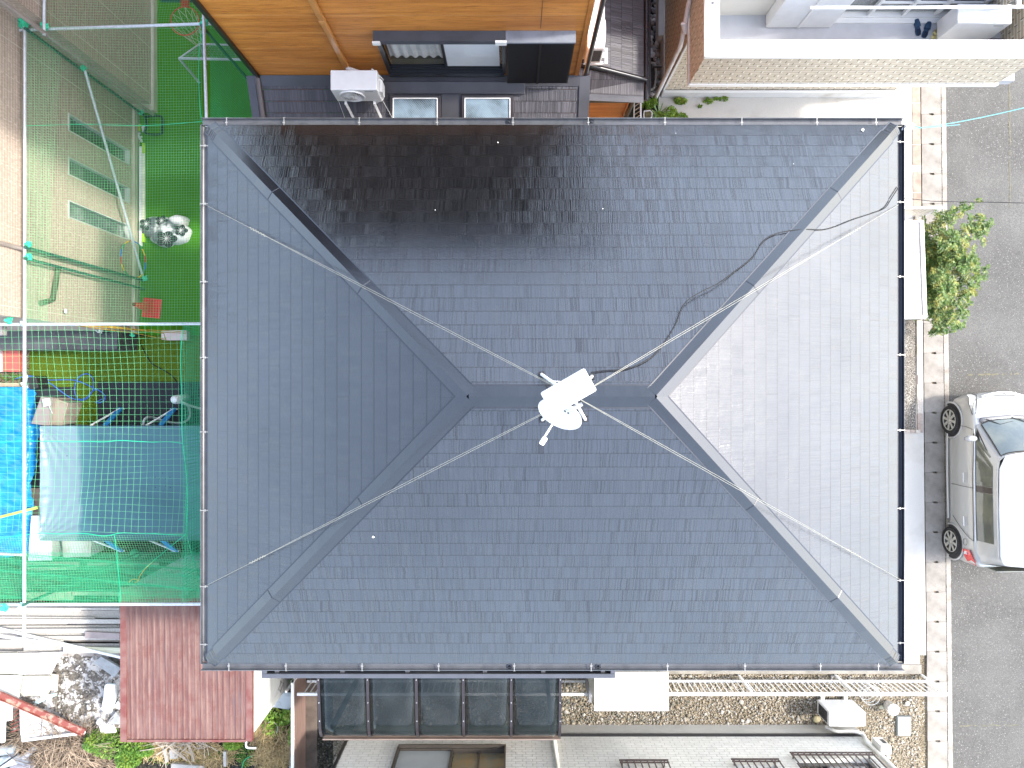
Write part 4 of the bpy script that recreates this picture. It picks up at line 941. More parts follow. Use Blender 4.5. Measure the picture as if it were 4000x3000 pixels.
mb.wall((LX_-6, RY, .16), (1,0,0), (0,0,1), (0,-1,0), 6, 5.6)
mb.build('wall', BEI, lb)
MB().box(LX_-6, LX_+.36, RY+.02, 11, 5.77, 5.9).build('roof', DGREY, lb)
MB().box(LX_-.1, LX_+.045, RY-.03, SY-.12, 0, .155).box(LX_-.1, LX_+.42, SY-.119, 11, 0, .155).build('foundation', M('foundation tan', (.50,.45,.34), rough=.85, var=.2), lb)
for i, h in enumerate(hs):
    y0h, y1h = RY+h[0], RY+h[1]
    f_ = MB().box(LX_-.09, LX_+.012, y0h+.001, y0h+.018, h[2]+.001, h[3]-.001).box(LX_-.09, LX_+.012, y1h-.018, y1h-.001, h[2]+.001, h[3]-.001).box(LX_-.09, LX_+.02, y0h+.019, y1h-.019, h[2]+.001, h[2]+.03).box(LX_-.09, LX_+.012, y0h+.019, y1h-.019, h[3]-.03, h[3]-.001).build('window', M('window frame pale', (.55,.56,.52), rough=.4), lb)
    MB().box(LX_-.085, LX_-.075, y0h+.019, y1h-.019, h[2]+.03, h[3]-.03).build('pane', M('slit glass', (.10,.13,.12), rough=.07, col2=(.30,.33,.32), vs=1.2, lo=.5, hi=.7, spec=1.0), lb).parent = f_
sj = MB()
for y in (5.16, 3.9+1.86, SY+1.1): sj.box((LX_ if y < SY else LX_+.37)+.0005, (LX_ if y < SY else LX_+.37)+.004, y-.006, y+.006, .16, 5.7)
sj.box(LX_+.0005, LX_+.004, RY+.14, RY+.15, .16, 5.7).build('siding_joint', M('joint pale', (.62,.56,.46), rough=.7), lb)['kind'] = 'stuff'
# downpipe with a kick at the lower left, soffit gutter at the top corner
MB().tube(smooth([(LX_+.05,2.07,5.0),(LX_+.05,2.07,3.2),(LX_+.05,2.08,2.3),(LX_+.05,2.07,.3)], 4), .032, 8).build('downpipe', M('tan downpipe', (.33,.27,.24), rough=.4), lb)
MB().tube([(LX_+.06,P(200,1040,2.6).y,2.6), (LX_+.06,P(182,1170,2.75).y,2.75), (LX_+.06,P(140,1183,3.05).y,3.05)], .042, 8).build('flue_pipe', M('olive pipe', (.10,.13,.08), rough=.5), lb)
MB().tube([(LX_+.43,P(0,40,4.2).y,5.7),(LX_+.43,P(0,40,4.2).y,.2)], .035, 8).build('downpipe', M('tan downpipe', (.33,.27,.24)), lb)
MB().lathe([(.0001,.02),(.035,.018),(.04,.0)], P(256,1215,2.45), 16, Matrix.Rotation(R(90), 3, 'Y')).build('vent_cap', WHITEP, lb)
MB().box(LX_-6, LX_+.02, RY-.36, RY-.01, 0, .75).build('plinth', M('dark plinth', (.10,.10,.105), rough=.7, var=.4, vs=1), lb)
MB().box(-10.6, LX_-1.0, RY-.20, RY-.02, 2.3, 2.42).build('ledge', M('ledge grey', (.42,.38,.35), rough=.7), lb)

# ------------------------------------------------------------------ net cage on steel pipes
PZ = 3.5
cg = thing('net_cage', 'green net cage hung on silver steel pipes over the left yard', 'net cage', P(95,1265,0))
PIPE = M('pipe galvanised', (.62,.65,.67), rough=.32, metal=.35, var=.2, vs=25)
CLAMPG = M('mint wrapping', (.05,.62,.33), rough=.5, var=.3, vs=40)
def pp(px, py, dz=0): p = P(px, py, PZ+dz); return p
pipes = [[pp(97,62,.0), pp(95,2490,.0)], [pp(60,118,-.05), pp(845,92,-.05)], [pp(792,-60,.05), pp(808,520,.05)], [pp(174,-60,.05), pp(172,138,.05)],
 [pp(-60,1267,-.05), pp(900,1264,-.05)], [pp(-60,2362,-.05), pp(900,2359,-.05)], [pp(-60,2160,-.9), pp(100,2168,-.9)]]
for a, b in pipes: MB().tube([a, b], .0245, 10).build('pipe', PIPE, cg)
# uprights and the leaning brace
ups = [(-7.40, P(110,968,PZ).y), (-7.40, P(110,1012,PZ).y), (-7.40, P(97,118,PZ).y), (-4.72, 5.45), (-7.43,-3.36)]
for x, y in ups: MB().tube([(x, y, 0), (x, y, PZ+.06)], .0245, 10).build('pole', M('pole dark green', (.035,.11,.085), rough=.4, var=.2), cg)
MB().tube([P(328,262,2.2), P(560,1088,.05)], .0245, 10).build('brace', PIPE, cg)
def knot(c, r=.06, seed=0):
    rg_ = random.Random(seed); mb = MB(); c = Vector(c)
    for k in range(7):
        a = [c+Vector((rg_.uniform(-r,r), rg_.uniform(-r,r), rg_.uniform(-.02,.05))) for _ in range(4)]; mb.tube(smooth(a, 3), .014, 5)
    return mb.rbox(c, (r*1.2, r*.9, .07), rg_.uniform(0,1))
for i, (px, py, z, r) in enumerate(((95,92,PZ,.075),(82,100,PZ-.05,.05),(175,108,PZ,.055),(172,134,PZ,.02),(797,90,PZ,.06),(97,66,PZ,.02),(330,266,2.2,.045),(112,956,PZ-.02,.05),(112,1003,PZ-.02,.055),(35,1250,PZ,.05),(566,1086,.1,.05),(551,438,.12,.045),(95,1265,PZ,.03),(516,1305,.5,.035),(520,1310,.5,.03),(85,2365,PZ,.04),(18,2375,PZ,.06),(858,127,2.6,.025))):
    knot(P(px, py, z), r, i).build('clamp', M('mint cloth white', (.45,.75,.62), rough=.6) if i in (12,15) else CLAMPG, cg, bevel=.004)
NET = M('net cord green', (.03,.46,.21), rough=.6, var=.15, vs=5)
NETL = M('net cord pale green', (.14,.50,.22), rough=.6, var=.15, vs=5)
ROPE = M('net rope green', (.02,.62,.30), rough=.5)
def net(fn, nu, nv, r, mat, su=24, sv=24, wob=.004, seed=0):
    """cords of a rectangular net over the surface fn(u,v)"""
    rg_ = random.Random(seed); mb = MB(); ph = [(rg_.uniform(0,6), rg_.uniform(.6,1.4)) for _ in range(8)]
    def q(u, v):
        p = Vector(fn(u, v))
        dx = sum(math.sin(u*9*k[1]*(i+1)*.5+v*7*(i+1)*.4+k[0]) for i, k in enumerate(ph[:4])); dy = sum(math.sin(v*9*k[1]*(i+1)*.5+u*6*(i+1)*.4+k[0]) for i, k in enumerate(ph[4:]))
        return p+Vector((dx*wob, dy*wob, 0))
    for i in range(nu+1): mb.tube([q(i/nu, j/sv) for j in range(sv+1)], r, 4, cap=False)
    for j in range(nv+1): mb.tube([q(i/su, j/nv) for i in range(su+1)], r, 4, cap=False)
    return mb.build('net', mat, cg)
def quadnet(c00, c10, c11, c01, sagz=0):
    c00, c10, c11, c01 = map(Vector, (c00, c10, c11, c01))
    return lambda u, v: (c00*(1-u)+c10*u)*(1-v)+(c01*(1-u)+c11*u)*v-Vector((0,0,sagz*math.sin(math.pi*u)*math.sin(math.pi*v)))
FINE = .041
xl, xr_ = pp(97,0).x, pp(786,0).x; yt, yb = 5.45, pp(0,1262).y
net(quadnet((xl,yb,PZ-.02),(xr_,yb,PZ-.02),(xr_,yt,PZ-.02),(xl,yt,PZ-.02), .10), int((xr_-xl)/FINE), int((yt-yb)/FINE), .0014, NETL, seed=1)
net(quadnet((xl+.3,yt,PZ-.04),(xr_+.25,yt,PZ-.04),(xr_+.3,yt+1.2,PZ-.04),(xl+.3,yt+1.2,PZ-.04), .12), int((xr_-xl)/FINE), int(1.2/FINE), .0014, NETL, seed=2)
# side net hanging from the right-hand pipe down to the turf
net(quadnet((-4.66,3.3,.1),(-4.62,3.3,PZ-.02),(-4.62,6.6,PZ-.02),(-4.66,6.6,.1)), int(3.4/FINE), int(3.3/FINE), .0017, NET, seed=3)
# narrow strip of gathered net along the left pipe
net(quadnet((xl,yb,PZ-.03),(xl+.20,yb,PZ-.20),(xl+.34,yt-.3,PZ-.28),(xl,yt,PZ-.03)), 7, int((yt-yb)/FINE), .0015, NETL, seed=4)
# coarse net over the lower yard, seam, finer net beyond
CO = .100
ym, yb2 = pp(0,1722).y, pp(0,2082).y+.0
xr2 = pp(712,0).x
def lo_fn(u, v):
    x = lerp(pp(-40,0).x, xr2+.04*math.sin(v*3), u); y = lerp(yb-.01, yb2, v); return (x, y, PZ-.05-.12*math.sin(math.pi*u)*math.sin(math.pi*v)-.10*max(0, v-.8)*5*.0)
net(lo_fn, int((xr2-pp(-40,0).x)/CO), int((yb-yb2)/CO), .0019, NETL, wob=.008, seed=6)
# right side net of the lower cage, a finer mesh hanging to the ground
net(quadnet((xr2,yb,PZ-.02),(xr2+.06,yb,.3),(xr2+.06,-3.36,.3),(xr2,-3.36,PZ-.02)), int(3.2/.055), int((yb+3.36)/.05), .0022, NET, seed=7)
net(quadnet((xr2+.03,yb,PZ-.04),(xr2+.3,yb,.3),(xr2+.3,-3.36,.3),(xr2+.03,-3.36,PZ-.04)), int(3.2/.07), int((yb+3.36)/.06), .0020, NET, seed=8)
# lower hanging net between the seam rope and the bottom pipe, doubled and bunched
zb_ = PZ-.75
yB = P(0,2085,zb_).y
net(quadnet((P(-50,0,PZ).x,-3.36,PZ-.05),(P(790,0,PZ).x,-3.36,PZ-.05),(P(728,0,zb_).x,yB,zb_),(P(-60,0,zb_).x,yB-.05,zb_), .08), int(3.2/FINE), int(1.15/.040), .0019, NETL, seed=9)
net(quadnet((P(-50,0,PZ).x,-3.34,PZ-.1),(P(800,0,PZ).x,-3.34,PZ-.1),(P(800,0,1.6).x,-3.02,1.6),(P(-60,0,1.6).x,-3.0,1.7), .05), int(3.4/.034), int(2/.034), .0017, NET, su=30, wob=.008, seed=10)
net(quadnet((P(-50,0,PZ).x,-3.33,PZ-.15),(P(800,0,PZ).x,-3.33,PZ-.15),(P(800,0,1.4).x,-3.22,1.4),(P(-60,0,1.4).x,-3.1,1.4), .02), int(3.4/.05), int(2/.03), .0024, NET, su=30, wob=.012, seed=12)
rg_ = random.Random(5)
def rope(pts, r=.006, m=ROPE, name='net_rope'): return MB().tube(smooth(pts, 6), r, 5).build(name, m, cg)
rope([pp(-30,1729)]+[pp(97+i*62, 1722+rg_.uniform(-3,3)+i*.3, -.1) for i in range(10)]+[pp(716,1732,-.05)], .005)
rope([P(-30,2105,zb_)]+[P(100+i*62, 2086+rg_.uniform(-4,3)-(6 if i == 5 else 0)+(14 if i == 5 else 0), zb_) for i in range(10)]+[P(728,2090,zb_)])
rope([P(447,2092,zb_), P(455,2150,zb_+.1), P(462,2230,PZ-.4), P(469,2300,PZ-.2), P(468,2356,PZ-.05)])
rope([pp(712,1290), pp(706,1400,-.1), pp(710,1550,-.12), pp(712,1700,-.05), pp(728,1850,-.1), pp(732,1960,-.15), P(728,2085,zb_)], .007)
rope([P(728,2085,zb_), P(760,2200,1.9), P(792,2290,1.7)])
rope([P(728,2085,zb_+.1), P(660,2140,2.9), P(600,2190,3.0), P(540,2240,3.1)], .004)
rope([pp(786,120), pp(776,250,-.1), pp(778,360,-.1), pp(786,470,-.05)], .005)
rope([pp(100,492), pp(300,486,-.1), pp(560,490,-.1), pp(700,482,-.1), pp(790,474,-.05)], .004)
YROPE = M('yellow rope', (.62,.38,.05), rough=.7, var=.3, vs=60)
for wh_r, pts in zip(('topmost','second from the top','third from the top','lowest'), ([(285,1268),(430,1280),(600,1296),(725,1302)], [(368,1268),(520,1285),(640,1302),(648,1328)], [(300,1272),(420,1288),(520,1300),(645,1325)], [(275,1268),(400,1276),(520,1286),(725,1296)])):
    tag(MB().tube([P(x, y, lerp(PZ-.05, .35, i/3)) for i, (x, y) in enumerate(pts)], .0075, 5).build('tie_rope', YROPE), 'yellow rope from middle pipe to pink box, %s at its end' % wh_r, 'rope', 'yellow ropes tied to the middle pipe')
tag(MB().tube(smooth([P(545,2250,2.6), P(538,2268,2.6), P(520,2280,2.6), P(505,2275,2.6), P(520,2262,2.6), P(545,2268,2.6)], 5), .007, 5).tube(smooth([P(600,2190,2.9), P(560,2230,2.7), P(540,2262,2.6)], 5), .006, 5).build('tie_rope', YROPE), 'yellow rope end knotted in the lower hanging net', 'rope')

# ------------------------------------------------------------------ things in the left yard
def leafpatch(name, regions, n, size, mat, label, cat='weeds', seed=1, kind=None, group=None, hgt=.35):
    rg_ = random.Random(seed); mb = MB()
    for _ in range(n):
        cx_, cy_, rx, ry, z0, h = rg_.choice(regions)
        a = rg_.uniform(0, 6.283); q = rg_.random()**.5; z = z0+h*rg_.random()*(1-.6*q*q)
        c = Vector((cx_+rx*q*math.cos(a), cy_+ry*q*math.sin(a), z)); s_ = size*rg_.uniform(.6, 1.3)
        d = Vector((rg_.gauss(0,1), rg_.gauss(0,1), rg_.gauss(0,.45))).normalized(); n_ = Vector((rg_.gauss(0,.5), rg_.gauss(0,.5), 1)).normalized()
        e_ = d.cross(n_)
        if e_.length < .1: continue
        e_.normalize(); k = rg_.uniform(.22,.42)
        mb.add([c-d*s_*.5, c+e_*s_*k*.8+n_*s_*.08, c+d*s_*.55-n_*s_*.1, c-e_*s_*k*.8+n_*s_*.08], [(0,1,2),(0,2,3)])
    o = mb.build(name, mat)
    return tag(o, label, cat, group, kind)
def px_region(px, py, rpx, rpy, z0, h):
    p = P(px, py, z0+h*.6); d = H-z0-h*.6; return (p.x, p.y, rpx/F*d, rpy/F*d, z0, h)

# basketball hoop
hz = 2.05; hc = P(722,82,hz)
bh = thing('basketball_hoop', 'orange basketball rim with white net near the top pipe', 'basketball hoop', hc)
rd = 56/F*(H-hz); ORG = M('rim orange', (.62,.07,.03), rough=.4, var=.1)
MB().tube([(hc.x+rd*math.cos(k*.209), hc.y+rd*math.sin(k*.209), hz) for k in range(30)], .010, 8, closed=True).build('rim', ORG, bh)
MB().box(hc.x-.068, hc.x+.068, hc.y+rd+.005, hc.y+rd+.12, hz-.03, hz+.002).build('bracket', ORG, bh)
nb = MB()
for k in range(12):
    for s_ in (-1, 1):
        pts = []
        for i in range(6):
            t = i/5; a = k*.5236+s_*t*.75; r = rd*(1-.55*t**.7); pts.append((hc.x+r*math.cos(a)+.05*t, hc.y+r*math.sin(a)-.12*t, hz-.42*t))
        nb.tube(pts, .0045, 4)
nb.build('hoop_net', M('hoop net cream', (.62,.62,.45), rough=.8), bh)
MB().box(hc.x-.45, hc.x+.45, hc.y+rd+.125, hc.y+rd+.155, hz-.1, hz+.55).build('backboard', M('board teal', (.02,.12,.11), rough=.5), bh)
MB().tube([(hc.x-.02, hc.y+rd+.4, 0), (hc.x-.02, hc.y+rd+.4, hz), (hc.x-.02, hc.y+rd+.156, hz+.1)], .035, 8).build('pole', BLACK, bh)
# football goal, white pipes with net
GC = M('goal pipe', (.50,.55,.58), rough=.4)
fg = thing('football_goal', 'small white football goal in the shade under the net', 'goal', P(820,230,0))
gA, gB, gC, gD = P(700,228,.95), P(945,233,.95), P(780,172,.6), P(915,176,.6)
MB().tube([gA, gB], .024, 8).tube([gA, P(778,322,.03)], .024, 8).tube([gB, P(1010,305,.03)], .024, 8).tube([gA, gC, P(806,252,.03)], .018, 8).tube([gB, gD], .018, 8).tube([gC, gD], .018, 8).build('goal_frame', GC, fg)
gn = MB(); 
for i in range(13):
    a = gA.lerp(gB, i/12); c = gC.lerp(gD, i/12); gn.tube([a, c, c+Vector((0,.0,-.55))], .002, 4)
for j in range(7): gn.tube([gA.lerp(gC, j/6), gB.lerp(gD, j/6)], .002, 4)
gn.build('goal_net', M('goal net', (.30,.38,.40), rough=.8), fg)
# patterned swim float bag
fb = thing('float_bag', 'black and white flower-printed inflatable bag lying on the turf', 'float bag', P(643,902,0))
c0 = P(643,902,.15)
def float_mat():
    m, nt, b = newmat('flower print'); tc = node(nt, 'ShaderNodeTexCoord').outputs['Object']
    c = mixc(nt, ramp(nt, noise(nt, tc, 2.2, 4), .47, .53), (.12,.14,.145), (.60,.62,.60))
    nt.links.new(c, b.inputs['Base Color']); b.inputs['Roughness'].default_value = .35
    bp = node(nt, 'ShaderNodeBump'); bp.inputs['Strength'].default_value = .6; bp.inputs['Distance'].default_value = .05
    nt.links.new(noise(nt, tc, 9, 3), bp.inputs['Height']); nt.links.new(bp.outputs[0], b.inputs['Normal']); return m
FM = float_mat()
def blob(px, py, rx, ry, hz_):
    p = P(px, py, .12); d = H-.12; X_, Y_ = rx/F*d, ry/F*d; rg_ = random.Random(int(px)); ph = [rg_.uniform(0,6) for _ in range(3)]
    def fn(u, v):
        a = u*2*math.pi; e_ = math.cos(v*math.pi/2)**.6; w = 1+.05*math.sin(3*a+ph[0])+.04*math.sin(5*a+ph[1])+.02*math.sin(9*a+ph[2])
        return (p.x+X_*w*e_*math.cos(a), p.y+Y_*w*e_*math.sin(a), .02+hz_*math.sin(v*math.pi/2))
    return fn
bb = MB().grid(blob(620,890,74,48,.20), 36, 10).grid(blob(668,905,72,52,.24), 36, 10).grid(blob(640,925,60,36,.22), 36, 10).build('body', FM, fb)
MB().grid(blob(698,862,36,22,.28), 28, 8).build('flap', M('float white', (.72,.72,.70), rough=.35), fb)
fl = MB(); fl2 = MB()
def surf(p): return .245
for (px, py, r, z) in ((650,932,44,.262),(572,875,30,.215),(707,900,28,.262),(632,862,26,.235)):
    c = P(px, py, z); rr = r/F*H; N_ = 60
    rim_ = [c+Vector((rr*(.66+.30*abs(math.cos(2.5*k*2*math.pi/N_)))*math.cos(k*2*math.pi/N_), rr*.85*(.66+.30*abs(math.cos(2.5*k*2*math.pi/N_)))*math.sin(k*2*math.pi/N_), -.006)) for k in range(N_)]
    fl.add([c+Vector((0,0,.012))]+rim_, [(0, i+1, (i+1) % N_+1) for i in range(N_)])
    for k in range(15): aa = k*.4189; fl2.tube([c+Vector((0,0,.016)), c+Vector((rr*(.62 if k % 3 else .4)*math.cos(aa), rr*.52*math.sin(aa), .010))], [.004,.0015], 4)
fl.build('flower_print', M('print black', (.02,.03,.03), rough=.4), fb); fl2.build('flower_veins', M('float white', (.72,.72,.70)), fb)
wr = MB(); a = P(676,884,.275)
for i in range(9): wr.tube([a+Vector((i*.022, -.015+.02*math.sin(i*1.9), 0)), a+Vector((i*.022+.012, .02+.02*math.cos(i*2.3), .0)), a+Vector((i*.022+.024, -.012, 0))], .0035, 4)
wr.build('script_print', M('print black', (.02,.03,.03)), fb)
# white bars / hurdle poles lying along the wall foot
def bar_thing(name, a, b, wd, ht, mat, label, cat, group=None): return tag(MB().bar(a, b, wd, ht).build(name, mat, bevel=.004), label, cat, group)
bar_thing('foam_pole', P(551,573,.06), P(550,961,.06), .055, .05, M('bar white', (.80,.80,.76), rough=.4), 'long white pole lying along the foot of the left building', 'pole')
bar_thing('foam_pole', P(562,562,.06), P(562,905,.06), .048, .05, M('bar pale', (.80,.82,.60), rough=.4), 'white and lime pole lying on the turf beside the longer white one', 'pole')
tag(MB().bar(P(562,560,.07), P(563,600,.07), .05, .052).bar(P(562,912,.07), P(561,946,.07), .05, .052).build('pole_sleeve', M('lime foam', (.42,.72,.04), rough=.5)), 'lime green sleeves on the ends of the pale pole on the turf', 'sleeve')
for i, (px, py, c, nm, lb_) in enumerate(((545,500,(.5,.62,.03),'lime','lime green peg dropped by the wall foot above the poles'),(559,505,(.6,.65,.6),'pale','pale grey peg beside the lime green one'),(543,532,(.6,.64,.6),'grey','crumpled grey rag scrap above the white poles'),(550,545,(.55,.62,.52),'grey2','second pale scrap nearer the white poles'))):
    p = P(px, py, .03); tag(MB().rbox(p, (.045,.11,.03), .15*i).rbox(p+Vector((.01,.05,.01)), (.06,.03,.03), .3).build('ground_peg', M('peg '+nm, c), bevel=.006), lb_, 'peg')
# black square hoop stand
ring = [P(x, y, .1) for x, y in ((566,457),(600,452),(632,458),(633,500),(630,522),(596,525),(566,518),(573,490))]
tag(MB().tube(smooth(ring+[ring[0]], 5), .022, 8).build('training_ring', M('dark green ring', (.006,.03,.012), rough=.5)), 'dark square ring lying on the bright turf', 'ring')
# hula hoop with coloured sections leaning on the wall
ho = thing('hula_hoop', 'multicoloured hula hoop leaning against the beige wall', 'hula hoop', P(520,1010,.3))
hcol = [(.55,.03,.03),(.72,.50,.02),(.02,.30,.12),(.03,.18,.55)]
hA = Vector((-7.20,2.50,.03)); A_ = P(519,1014,.36); 
for k in range(16):
    pts = []
    for i in range(6):
        a = (k+i/5)*2*math.pi/16; x = A_.x+.30*math.cos(a)*.72; z = .42-.40*math.cos(a)*.9*1.0
        pts.append((-7.425+.065*math.cos(a), A_.y+.36*math.sin(a), .36-.345*math.cos(a)))
    MB().tube(pts, .013, 6).build('hoop_section', M('hoop %d' % (k % 4), hcol[k % 4], rough=.35, var=.1), ho)
# red traffic cone
cnp = P(595,1204,.02); tc_ = thing('traffic_cone', 'red traffic cone standing on the turf by the wall', 'traffic cone', cnp)
RED = M('cone red', (.72,.03,.035), rough=.35, var=.15, vs=8)
mzc = R(-6)
MB().rbox(cnp+Vector((0,0,.02)), (.37,.39,.04), mzc).build('base', RED, tc_, bevel=.015)
MB().lathe([(.155,.041),(.15,.06),(.125,.065),(.085,.30),(.045,.58),(.036,.70),(.034,.70)], cnp, 28).build('cone', RED, tc_)
# yard below: bin, pots, ropes, box, bicycle
pk = P(687,1310,.25); wb = thing('planter_box', 'pale pink wooden box on the olive turf below the middle pipe', 'box', pk)
MB().rbox(P(687,1310,.16), (.43,.185,.32), 0).build('box_body', M('pink wood', (.58,.48,.46), rough=.7, var=.12, vs=5), wb, bevel=.004)
MB().rbox(P(687,1310,.335), (.44,.19,.02), 0).build('lid', M('pink wood', (.58,.48,.46)), wb)
def pot(name, px, py, r, h, label, tray, soilc):
    c = P(px, py, 0); t = thing(name, label, 'flower pot', c)
    MB().lathe([(r*.7,0),(r*.75,.01),(r,h),(r*1.08,h),(r*1.08,h-.02),(r*.9,h-.012),(r*.85,h-.06)], c, 20).build('pot', M('pot cream', (.66,.60,.48), rough=.6), t)
    MB().lathe([(.0001,h-.05),(r*.86,h-.06)], c, 16).build('soil', M('pot soil '+name, soilc, rough=1, var=.5, vs=60), t)
    if tray: MB().prism([(c.x+a, c.y+b) for a, b in tray], 0, .05).build('tray', M('pot cream', (.66,.60,.48)), t, bevel=.006)
pot('flower_pot', 168, 1336, .12, .22, 'white scalloped flower pot at the dark wall', [(-.18,-.12),(-.2,.03),(-.08,.14),(.06,.15),(.17,.1),(.16,-.10),(.02,-.16)], (.35,.30,.16))
pot('flower_pot', 222, 1332, .085, .15, 'dark soil pot on a white triangular tray beside the scalloped pot', [(-.10,.12),(.17,.13),(.20,.02),(.02,-.15)], (.06,.035,.015))
rp = MB().box(P(8,0,.2).x, P(72,0,.2).x, P(0,1452,.2).y, P(0,1300,.2).y, 0, .18)
tag(rp.build('red_board', M('salmon board', (.60,.13,.10), rough=.5, var=.25, vs=3), bevel=.006), 'flat salmon red board on the ground at the left edge', 'board')
tag(MB().box(P(-60,0,.2).x, P(6,0,.2).x, P(0,1452,.2).y, P(0,1300,.2).y, 0, .30).build('white_box', WHITEP, bevel=.01), 'white box edge beside the salmon board at the left edge', 'box')
bk = thing('bicycle', 'black bicycle parked upright against the dark plinth', 'bicycle', P(430,1302,0))
b0 = P(455,1306,0); b1 = P(545,1312,0)
for c in (b0, b1): MB().tube([(c.x+.27*math.cos(k*.3142), c.y, .29+.27*math.sin(k*.3142)) for k in range(20)], .016, 6, closed=True).build('wheel', RUBBER, bk)
MB().tube([(b0.x,b0.y,.29),(b0.x+.15,b0.y,.72),(b1.x-.2,b0.y,.68),(b1.x,b1.y,.29)], .016, 8).tube([(b0.x+.15,b0.y,.72),(b0.x+.38,b0.y,.30),(b1.x-.2,b0.y,.68)], .014, 8).build('bike_frame', BLACK, bk)
MB().tube([P(371,1288,.95), P(383,1298,.95), P(398,1301,.98), P(392,1287,.95)], .011, 6).build('handlebar', STEEL, bk)
MB().rbox((b1.x-.2, b0.y, .86), (.24,.12,.05), 0).build('saddle', BLACK, bk, bevel=.02)
MB().rbox(P(394,1290,.9), (.07,.06,.05), 0).build('bike_lamp', WHITEP, bk)
tag(MB().tube(smooth([P(x, y, .02) for x, y in ((515,1318),(535,1325),(550,1345),(570,1385),(588,1415),(600,1425),(640,1447),(668,1465),(690,1490),(710,1520))], 5), .009, 6).build('power_cord', CBL), 'thin black power cord trailing over the olive turf', 'cord')
HOSE = M('hose blue', (.05,.15,.50), rough=.4)
tag(MB().tube(smooth([P(x, y, .03) for x, y in ((60,1480),(105,1468),(150,1474),(185,1484),(260,1483),(300,1487),(345,1505),(375,1520),(398,1532),(410,1548),(406,1565),(390,1573),(375,1572),(400,1558))], 6), .011, 7).tube(smooth([P(x, y, .03) for x, y in ((105,1470),(160,1480),(200,1500),(240,1530),(275,1553),(310,1563),(335,1560),(352,1543),(363,1520),(366,1490),(355,1468),(335,1460),(312,1470),(298,1490),(291,1520),(296,1545),(310,1560),(340,1552),(358,1530),(382,1518))], 6), .011, 7).build('garden_hose', HOSE), 'blue garden hose looped over the olive turf', 'hose')
BM = M('black mat', (.022,.026,.034), rough=.8, var=.35, vs=2.5, fine=.3, fs=120)
tag(MB().box(P(383,0,0).x, P(1000,0,0).x, P(0,1700,0).y, P(0,1491,0).y, .013, .022).build('rubber_mat', BM), 'large black rubber mat under the pool legs', 'mat')
tag(MB().box(P(100,0,0).x, P(294,0,0).x, P(0,1905,0).y, P(0,1512,0).y, .012, .021).build('rubber_mat', BM), 'black rubber mat left of the covered pool', 'mat')
tag(MB().box(P(95,0,0).x, P(330,0,0).x, P(0,2080,0).y, P(0,1906,0).y, .002, .03).build('paving_slab', M('tan paver', (.42,.30,.23), rough=.85, var=.25)), 'tan paving slabs below the black mat left of the pool', 'paving slab')
# covered frame pool
PL = .72
pl = thing('covered_pool', 'rectangular frame pool under a stretched blue grey cover', 'pool', P(500,1890,0))
qx0, qx1 = P(156,0,PL).x, -4.5; qy0, qy1 = P(0,2112,PL).y, P(0,1664,PL).y
def cover_mat():
    m, nt, b = newmat('pool cover'); tc = node(nt, 'ShaderNodeTexCoord').outputs['UV']
    mp = node(nt, 'ShaderNodeMapping'); mp.inputs['Scale'].default_value = (1,1,1); nt.links.new(tc, mp.inputs[0])
    c = mixc(nt, ramp(nt, noise(nt, mp.outputs[0], 2.2, 5), .4, .65), (.055,.15,.18), (.04,.115,.14))
    sp = node(nt, 'ShaderNodeSeparateXYZ'); nt.links.new(tc, sp.inputs[0])
    edge = ramp(nt, mth(nt, 'ADD', sp.outputs[0], mth(nt, 'MULTIPLY', noise(nt, tc, 6, 3), .05)), .13, .10)
    c = mixc(nt, mth(nt, 'MULTIPLY', mth(nt, 'SUBTRACT', 1.0, ramp(nt, mth(nt, 'ADD', sp.outputs[0], mth(nt, 'MULTIPLY', noise(nt, tc, 6, 3), .04)), .165, .185)), .7), c, (.20,.27,.30))
    nt.links.new(c, b.inputs['Base Color']); b.inputs['Roughness'].default_value = .33; b.inputs['Coat Weight'].default_value = .2
    bp = node(nt, 'ShaderNodeBump'); bp.inputs['Strength'].default_value = .15; bp.inputs['Distance'].default_value = .02
    nt.links.new(noise(nt, tc, 60, 4), bp.inputs['Height']); nt.links.new(bp.outputs[0], b.inputs['Normal']); return m
def cov(u, v):
    x = lerp(qx0, qx1, u); y = lerp(qy0, qy1, v); X_ = (x-qx0); e0_ = min(X_, y-qy0, qy1-y)
    z = PL-.12*(1-math.exp(-max(0, e0_)*6))
    for (cx_, cy_) in ((qx0, qy0), (qx0, qy1)):
        dx, dy = x-cx_, y-cy_; r = math.hypot(dx, dy)
        if r > .01: z += .022*math.exp(-r*1.6)*math.sin(math.atan2(abs(dy), abs(dx))*26)*min(1, r*5)
    z += .006*math.exp(-X_*2.5)*math.sin(y*26+math.sin(y*9)*2)
    return (x, y, z)
cv = MB().grid(cov, 150, 110)
n_ = 40
for (a, b, fx) in (('y0',0,0),):
    pass
def skirt(fn0, nrm_, n=60):
    mb = MB()
    return mb.grid(lambda u, v: (fn0(u)[0]+nrm_[0]*.012*math.sin(u*60)*v, fn0(u)[1]+nrm_[1]*.012*math.sin(u*60)*v, PL-.02-.62*v if False else PL-.001-.30*v), n, 4)
cvo = cv.build('pool_cover', cover_mat(), pl)
sk = skirt(lambda u: (lerp(qx0,qx1,u), qy1+.004), (0,1)).build('cover_skirt', M('cover skirt', (.06,.125,.165), rough=.4), pl)
skirt(lambda u: (lerp(qx0,qx1,u), qy0-.004), (0,1)).build('cover_skirt', M('cover skirt', (.06,.125,.165)), pl)
skirt(lambda u: (qx0-.004, lerp(qy0,qy1,u)), (1,0)).build('cover_skirt', M('cover skirt', (.06,.125,.165)), pl)
MB().box(qx0+.05, qx1-.05, qy0+.05, qy1-.05, .02, PL-.2).build('pool_liner', M('liner blue', (.02,.12,.32), rough=.4), pl)
